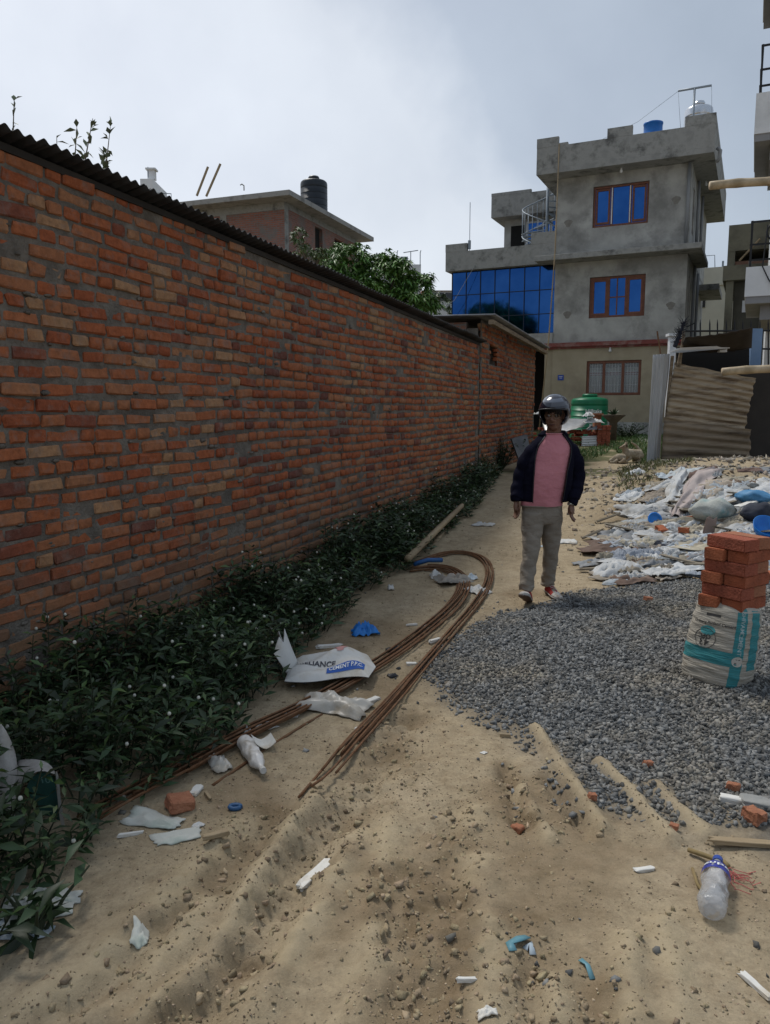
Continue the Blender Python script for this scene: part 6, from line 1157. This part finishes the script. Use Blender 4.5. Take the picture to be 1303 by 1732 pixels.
b.tube([hl(-.035, -.075, .022), hl(0, -.084, .024), hl(.035, -.075, .022)], .010, 6); b.tube([hl(-.022, -.079, -.062), hl(0, -.087, -.060), hl(.022, -.079, -.062)], .008, 6); b.tube([hl(-.018, -.077, -.072), hl(0, -.083, -.073), hl(.018, -.077, -.072)], .008, 6)
nb_ = W(934, 746, .055); b.tube([hl(0, .02, -.04), hl(0, .01, -.10), nb_, nb_-Vector((0, 0, .06))], [.060, .058, .060, .068], 12)
SHR, SHL, ELR, ELL_, WRR, WRL = W(901, 768, .05), W(968, 768, .06), W(883, 808, .07), W(977, 810, .08), W(874, 852, .0), W(967, 857, -.01)
HPR, HPL, KNR, KNL, ANR, ANL = W(902, 877, .02), W(931, 877, .05), W(899, 935, -.07), W(932, 938, .09), W(891, 995, -.14), W(927, 990, .16)
for chain, rr in (((nb_-Vector((0, 0, .05)), SHR, ELR, WRR), (.06, .052, .04, .028)), ((nb_-Vector((0, 0, .05)), SHL, ELL_, WRL), (.06, .052, .04, .028)), ((nb_-Vector((0, 0, .06)), W(928, 800, .05), W(917, 870, .05)), (.08, .10, .09)), ((W(917, 872, .05), HPR, KNR, ANR), (.075, .07, .052, .035)), ((W(917, 872, .05), HPL, KNL, ANL), (.075, .07, .052, .035))):
    b.tube(list(chain), list(rr), 12)
def hand(wr, dirv, side, spread, curl):
    """palm and five fingers hanging from the wrist; side = direction of the thumb"""
    d = dirv.normalized(); th = (side-d*side.dot(d)).normalized(); nrm = d.cross(th); palm = wr+d*.045
    b.tube([wr-d*.02, wr+d*.012, palm, wr+d*.085], [.026, .029, .039, .035], 10, flat=.66)
    for k, (off, ln) in enumerate(((.030, .066), (.010, .076), (-.010, .072), (-.028, .056))):
        p = wr+d*.078+th*off; j1 = p+d*ln*.45+nrm*curl*.35; j2 = j1+d*ln*.32+nrm*curl*.9; j3 = j2+d*ln*.20+nrm*curl*1.1; b.tube([p-d*.01, j1, j2, j3], [.0105, .010, .009, .007], 8)
    p = wr+d*.028+th*.030; b.tube([p, p+d*.022+th*.018+nrm*curl*.3, p+d*.045+th*.020+nrm*curl*.8, p+d*.060+th*.014+nrm*curl*1.1], [.012, .0105, .0095, .007], 8)
hand(WRR, Vector((.05, -.22, -1)), Vector((.45, -1, 0)), .01, .012); hand(WRL, Vector((-.08, -.2, -1)), Vector((-.5, -1, 0)), .01, -.016)
body = remesh(b.build('body', skin, man, smooth=True), .0058, 3)
for s in (-1, 1):
    e = MB(); ell(e, hl(s*.030, -.069, .004), (.012, .011, .010), 10, 8); e.build('eye', M('eye_white', (.35, .33, .31), None, rough=.2), man, smooth=True); e = MB(); ell(e, hl(s*.030-.003, -.078, .003), (.006, .004, .006), 8, 6); e.build('iris', M('iris_dark', (.01, .008, .006), None, rough=.15), man, smooth=True)
e = MB(); e.tube([hl(-.024, -.088, -.066), hl(0, -.0945, -.0655), hl(.024, -.088, -.066)], [.003, .005, .003], 6); e.build('lips', M('lips', (.08, .03, .026), None, rough=.5), man, smooth=True)
e = MB()
for s in (-1, 1): e.tube([hl(s*.014, -.089, .021), hl(s*.032, -.084, .026), hl(s*.048, -.072, .021)], [.003, .004, .002], 5)
e.build('eyebrows', hairm, man, smooth=True)
g_ = MB()
for s in (-1, 1): g_.tube([hl(s*.033+.024*math.cos(q), -.093+.012*abs(.024*math.cos(q)+s*.01)/.03, .002+.017*math.sin(q)) for q in np.linspace(0, 6.283, 20)], .0016, 5, caps=False); g_.tube([hl(s*.057, -.087, .008), hl(s*.078, -.02, .012), hl(s*.078, .02, .004)], .0016, 5)
g_.tube([hl(-.010, -.097, .006), hl(0, -.101, .009), hl(.010, -.097, .006)], .0016, 5); gl_ = g_.build('glasses', M('gilt_frame', (.30, .22, .13), None, rough=.3, metal=.8), man, smooth=True)
hb_ = MB(); rh2 = random.Random(4)
for k in range(70):
    x = rh2.uniform(-.065, .068); y0 = -.078+.5*x*x*10; L_ = rh2.uniform(.02, .042)*(1.5 if x > .02 else .8); hb_.tube([hl(x, y0+.02, .075), hl(x+.003, y0-.012, .056), hl(x+.008, y0-.014, .056-L_)], [.006, .005, .002], 4)
hb_.build('hair', hairm, man, smooth=True)
# helmet
hm_ = MB(); n, m = 48, 28; V = {}; vs = []; mi = []
for i in range(m+1):
    el = math.radians(-52+142*i/m)
    for k in range(n): az = 2*math.pi*k/n; vs.append(hl(.128*math.cos(el)*math.sin(az), .012-.150*math.cos(el)*math.cos(az), .028+.138*math.sin(el)))
fs = []; fm = []
for i in range(m):
    el = -52+142*(i+.5)/m
    for k in range(n):
        az = (360*(k+.5)/n+180) % 360-180
        if abs(az) < 66-max(0, -el-10)*.35 and el < 17-.0022*az*az: continue
        fs.append((i*n+k, i*n+(k+1) % n, (i+1)*n+(k+1) % n, (i+1)*n+k))
        top = (el > 52) or (el > 36 and abs(az) < 46); bandm = 14 < el < 32 and abs(az) > 70
        fm.append(1 if (40 < el < 54 and abs(az) < 60) else (2 if 22 < el < 38 and 0 < az < 95 else 0))  # front crown patch is a painted sky reflection; side stripe is pattern
hm_.v = [tuple(v) for v in vs]; hm_.f = fs; hm_.m = fm
hel = hm_.build('helmet', [M('helmet_navy', (.008, .010, .022), None, rough=.18, coat=.8), M('helmet_sky_sheen', (.10, .115, .15), None, rough=.2, coat=.8), M('helmet_grey', (.05, .055, .07), None, rough=.2, coat=.8)], man, smooth=True); s_ = hel.modifiers.new('sol', 'SOLIDIFY'); s_.thickness = .016; s_.offset = -1; smooth_sub(hel, 1)
tr = MB(); tr.tube([hl(.126*math.cos(math.radians(17-.0022*a*a))*math.sin(math.radians(a)), .012-.148*math.cos(math.radians(17-.0022*a*a))*math.cos(math.radians(a)), .028+.136*math.sin(math.radians(17-.0022*a*a))) for a in np.linspace(-66, 66, 23)], .0055, 6); tr.build('helmet_trim', blackpl, man, smooth=True)
# shirt
def ring(c, rx, ry, n=40, a0=0, a1=2*math.pi, wr=0, s=0, closed=True, rot=0):
    out = []
    for q in np.linspace(a0, a1, n, endpoint=not closed):
        k = 1+wr*(math.sin(4*q+s*1.1)*.6+math.sin(7*q-s*1.6)*.45+math.sin(2*q+s*2.1)*.4); out.append(c+Vector((rx*k*math.sin(q+rot), -ry*k*math.cos(q+rot), wr*.05*math.sin(q*4+s))))
    return out
TR = [(W(916, 860, .045), .172, .128), (W(917, 848, .045), .178, .138), (W(919, 830, .045), .183, .150), (W(922, 810, .045), .180, .150), (W(926, 790, .045), .178, .140), (W(931, 770, .05), .180, .125), (W(934, 757, .05), .168, .108), (W(935, 748, .05), .125, .088), (W(935, 742, .045), .082, .072), (W(935, 739.5, .042), .072, .066)]
b = MB(); b.loft([ring(c, rx, ry, 48, wr=.035 if i < 7 else 0, s=i*1.3) for i, (c, rx, ry) in enumerate(TR)], caps=False); o = b.build('shirt', pink, man, smooth=True); smooth_sub(o, 1)
b = MB(); b.tube([TR[-1][0]+Vector((.073*math.sin(q), -.067*math.cos(q), .002)) for q in np.linspace(0, 6.283, 30)], .006, 6, caps=False); b.build('collar_band', pink, man, smooth=True)
# trousers: pelvis and two tapering legs, one piece
b = MB(); b.loft([ring(c, rx, ry, 28) for c, rx, ry in ((W(917, 849, .045), .160, .118), (W(917, 862, .045), .166, .122), (W(917, 878, .04), .168, .118), (W(917, 890, .04), .150, .10))])
def leg(pts, rs, s):
    N_ = 34; c = []; P = [Vector(p) for p in pts]
    for i in range(N_):
        t = i/(N_-1)*(len(P)-1); k = min(int(t), len(P)-2); u = t-k; c.append((P[k].lerp(P[k+1], u), rs[k]*(1-u)+rs[k+1]*u))
    rings = []
    for i, (p, r) in enumerate(c):
        f = i/(N_-1); am = .04+.11*max(0, f-.35); tw = 1; fw = lambda q: 1+am*(math.sin(i*.8+2*q+s)+.7*math.sin(i*1.35-3*q+s*2)); rings.append([p+Vector((r*fw(q)*math.sin(q), -r*1.06*fw(q)*math.cos(q), .010*math.sin(q*2+i*1.2+s)*f)) for q in np.linspace(0, 6.283, 22, endpoint=False)])
    b.loft(rings)
leg([HPR+Vector((-.0, 0, .03)), W(900, 905, -.02), KNR, W(894, 965, -.09), W(891, 992, -.13), W(890, 1003, -.13)], [.100, .086, .068, .062, .060, .062], 1); leg([HPL+Vector((0, 0, .03)), W(933, 905, .07), KNL, W(930, 965, .125), W(927, 988, .15), W(927, 995, .15)], [.100, .084, .066, .059, .056, .058], 4)
remesh(b.build('trousers', khaki, man, smooth=True), .0075, 3)
b = MB(); b.tube([TR[0][0]+Vector((.168*math.sin(q), -.124*math.cos(q), -.0)) for q in np.linspace(0, 6.283, 30)], .007, 6, caps=False); b.build('waistband', khaki, man, smooth=True)
# jacket: open shell, sleeves, collar
A0 = math.radians(40); JR = [(W(920, 853, .055), .205, .150, 34), (W(921, 846, .055), .212, .158, 36), (W(923, 825, .055), .216, .172, 37), (W(926, 800, .055), .210, .168, 40), (W(930, 780, .055), .205, .155, 44), (W(933, 766, .06), .195, .136, 46), (W(934, 757, .06), .186, .126, 44), (W(935, 749, .06), .150, .110, 42), (W(936, 740, .065), .104, .090, 44), (W(937, 733, .075), .098, .086, 56)]
b = MB(); b.loft([ring(c, rx, ry, 46, math.radians(a), 2*math.pi-math.radians(a), .035 if i < 7 else .01, i*1.1, False, rot=.04) for i, (c, rx, ry, a) in enumerate(JR)], caps=False, closed=False); jk = b.build('jacket', navy, man, smooth=True); s_ = jk.modifiers.new('sol', 'SOLIDIFY'); s_.thickness = .012; smooth_sub(jk, 1)
def sleeve(p, r, s):
    P = [Vector(q) for q in p]; N_ = 26; pts = []; rs = []
    for i in range(N_):
        t = i/(N_-1)*(len(P)-1); k = min(int(t), len(P)-2); u = t-k; u2 = u*u*(3-2*u)*.5+u*.5; pts.append(P[k].lerp(P[k+1], u2)+Vector((.004*math.sin(i*1.3+s), .004*math.cos(i*1.7), 0))); rs.append((r[k]*(1-u)+r[k+1]*u)*(1+.05*math.sin(i*1.45+s)+.03*math.sin(i*2.7)))
    b = MB(); b.tube(pts, rs, 20); o = b.build('sleeve', navy, jk, smooth=True); o.parent = jk; smooth_sub(o, 1)
sleeve([W(915, 760, .06), SHR+Vector((.01, 0, -.01)), W(890, 788, .06), ELR, W(878, 830, .05), W(875, 846, .01), WRR], [.060, .076, .073, .068, .066, .060, .044], 1); sleeve([W(956, 760, .06), SHL+Vector((-.01, 0, -.01)), W(974, 788, .065), ELL_, W(974, 832, .05), W(969, 848, .0), WRL], [.060, .074, .071, .066, .064, .058, .044], 3)
b = MB(); b.tube([W(936, 741, .06)+Vector((.105*math.sin(q), -.10*math.cos(q), .012*math.cos(q)-.004)) for q in np.linspace(math.radians(48), math.radians(312), 24)], [.012+.018*math.sin(math.pi*i/23) for i in range(24)], 10); b.build('hood', navy, jk, smooth=True)
b = MB()
for sgn in (1, -1): b.tube([c+Vector((sgn*rx*1.0*math.sin(math.radians(a)+.0), -ry*math.cos(math.radians(a))-.008, 0)) for c, rx, ry, a in JR[:9]], .004, 5)
b.build('zip', M('zip_dark', (.03, .03, .035), None, rough=.4, metal=.5), jk)
b = MB(); wd_ = Vector((-.08, -.2, -1)).normalized(); c = WRL+wd_*.004; s1 = wd_.orthogonal().normalized(); s2 = wd_.cross(s1); b.loft([[c+wd_*h+(s1*math.cos(q)+s2*math.sin(q))*.034 for q in np.linspace(0, 6.283, 18, endpoint=False)] for h in (-.011, .011)]); b.lathe([(.001, 0)]*2, c, 3); b.build('wristwatch', M('watch_steel', (.55, .54, .5), None, rough=.25, metal=.8), man, smooth=True)
def shoe(heel, yaw, pitch, s):
    R = Matrix.Rotation(yaw, 3, 'Z') @ Matrix.Rotation(-pitch, 3, 'Y'); T = lambda v: heel+R @ Vector(v)
    prof = [(0, .028, .06), (.02, .035, .085), (.06, .038, .088), (.10, .038, .075), (.14, .042, .062), (.19, .047, .050), (.23, .044, .042), (.258, .032, .034), (.272, .014, .028)]
    def sec(x, w_, h, z0): return [T((x, w_*math.cos(q)*(1 if math.sin(q) < .3 else .86), z0+max(0, math.sin(q))*(h-z0)+min(0, math.sin(q))*.004)) for q in np.linspace(0, 6.283, 20, endpoint=False)]
    b = MB(); b.loft([sec(x, w_, h, .022) for x, w_, h in prof]); b.cur = 0; up = b.build('shoe', [redc, shoew], man, smooth=True)
    for p in up.data.polygons:
        v = R.transposed() @ (p.center+Vector(man['_b'])-heel)
        if v.x > .165: p.material_index = 1
    b = MB(); b.loft([[T((x, w_*1.08*math.cos(q), .013+.012*math.sin(q))) for q in np.linspace(0, 6.283, 16, endpoint=False)] for x, w_, h in [(-.006, .02, 0)]+prof+[(.278, .008, 0)]]); b.build('midsole', shoew, up, smooth=True).parent = up
    b = MB(); b.loft([[T((x, w_*1.02*math.cos(q), .002+.006*math.sin(q))) for q in np.linspace(0, 6.283, 16, endpoint=False)] for x, w_, h in prof]); b.build('outsole', shoeb, up, smooth=True).parent = up
    b = MB()
    for k in range(4): x = .10+.02*k; h = np.interp(x, [q[0] for q in prof], [q[2] for q in prof]); b.tube([T((x, -.022, h-.004)), T((x+.004, 0, h+.004)), T((x, .022, h-.004))], .003, 5)
    b.build('laces', shoew, up).parent = up
hz_ = W(895, 1013, -.07); hz_.z = zgs(hz_.x, hz_.y)+.006; shoe(hz_, math.radians(-112), math.radians(24), 1)
hz_ = W(926, 1004, .19); hz_.z = zgs(hz_.x, hz_.y)+.008; shoe(hz_, math.radians(-80), math.radians(-3), 2)
# ---------------------------------------------------------------- dogs on the bank
fur = M('cream_fur', (.34, .28, .20), (.46, .40, .30), 18, .95, .6, 120, c3=(.28, .2, .13), s3=5)
D0 = atY(1064, 786, 15.6); D0.z = zgs(D0.x, D0.y); dog = thing('dog', 'cream dog lying on the bank with its head raised to the left', 'dog', D0); sc_ = 1.0
def dl(x, y, z): return D0+Vector((x, y, z))
b = MB(); b.tube([dl(.30, .12, .10), dl(.22, .10, .15), dl(.10, .05, .165), dl(-.02, .0, .17), dl(-.08, -.02, .19)], [.07, .115, .105, .11, .075], 14)          # trunk
b.tube([dl(-.05, -.01, .18), dl(-.09, -.02, .26), dl(-.10, -.02, .31)], [.085, .06, .055], 12); ell(b, dl(-.105, -.03, .325), (.062, .052, .052)); b.tube([dl(-.13, -.03, .32), dl(-.18, -.04, .305), dl(-.215, -.045, .297)], [.04, .030, .022], 10)      # neck, skull, muzzle
for s, yy in ((-1, -.07), (1, .06)):
    b.tube([dl(-.04, yy*.8, .16), dl(.0, yy, .08), dl(-.08, yy-.02, .03), dl(-.19, yy-.04, .022), dl(-.235, yy-.045, .022)], [.05, .035, .026, .022, .026], 8)          # forelegs
    b.tube([dl(.24, .1+yy*.8, .12), dl(.14, .08+yy*1.5, .09), dl(.25, .08+yy*1.7, .03), dl(.12, .05+yy*1.7, .025)], [.08, .055, .03, .026], 8)
b.tube([dl(.32, .13, .12), dl(.30, .2, .22), dl(.2, .24, .34), dl(.10, .22, .40)], [.035, .032, .028, .016], 8)
for s in (-1, 1): b.tube([dl(-.085, -.03+s*.035, .36), dl(-.08, -.03+s*.045, .40), dl(-.075, -.03+s*.05, .425)], [.026, .018, .006], 8)
remesh(b.build('body', fur, dog, smooth=True), .010, 3)
b = MB(); ell(b, dl(-.235, -.047, .302), (.014, .012, .011), 8, 6); b.build('nose', blackpl, dog, smooth=True); b = MB(); ell(b, dl(-.148, -.074, .338), (.009, .006, .008), 8, 6); b.build('eye', blackpl, dog, smooth=True)
b = MB(); b.tube([dl(-.085, -.072, .37), dl(-.078, -.082, .345), dl(-.07, -.08, .31)], [.022, .026, .012], 8, flat=.4); b.build('ear', M('brown_fur', (.08, .05, .03), None, rough=.95), dog, smooth=True)
E0 = atY(1046, 784, 15.4); E0.z = zgs(E0.x, E0.y); pup = thing('dog', 'pale dog curled up low in front of the sitting cream dog', 'dog', E0)
def el_(x, y, z): return E0+Vector((x, y, z))
b = MB(); b.tube([el_(.13, .10, .06), el_(.09, .03, .10), el_(0, .0, .105), el_(-.09, .02, .085)], [.05, .095, .09, .06], 12); ell(b, el_(-.14, -.03, .065), (.05, .045, .042)); b.tube([el_(-.165, -.05, .058), el_(-.20, -.08, .045)], [.03, .02], 8)
for s in (-1, 1): b.tube([el_(-.12, -.02+s*.035, .10), el_(-.11, -.02+s*.042, .125)], [.02, .006], 6)
for yy in (-.07, .05): b.tube([el_(-.04, yy, .06), el_(-.12, yy-.03, .025), el_(-.20, yy-.05, .02)], [.035, .024, .022], 8); b.tube([el_(.1, yy, .07), el_(.03, yy-.05, .03), el_(-.03, yy-.06, .02)], [.05, .03, .022], 8)
b.tube([el_(.13, .10, .06), el_(.18, .0, .03), el_(.1, -.10, .025)], [.025, .022, .012], 8)
remesh(b.build('body', fur, pup, smooth=True), .009, 3); b = MB(); ell(b, el_(-.212, -.088, .046), (.011, .01, .009), 8, 6); b.build('nose', blackpl, pup, smooth=True)
for o in bpy.data.objects:
    if '_b' in o: del o['_b']
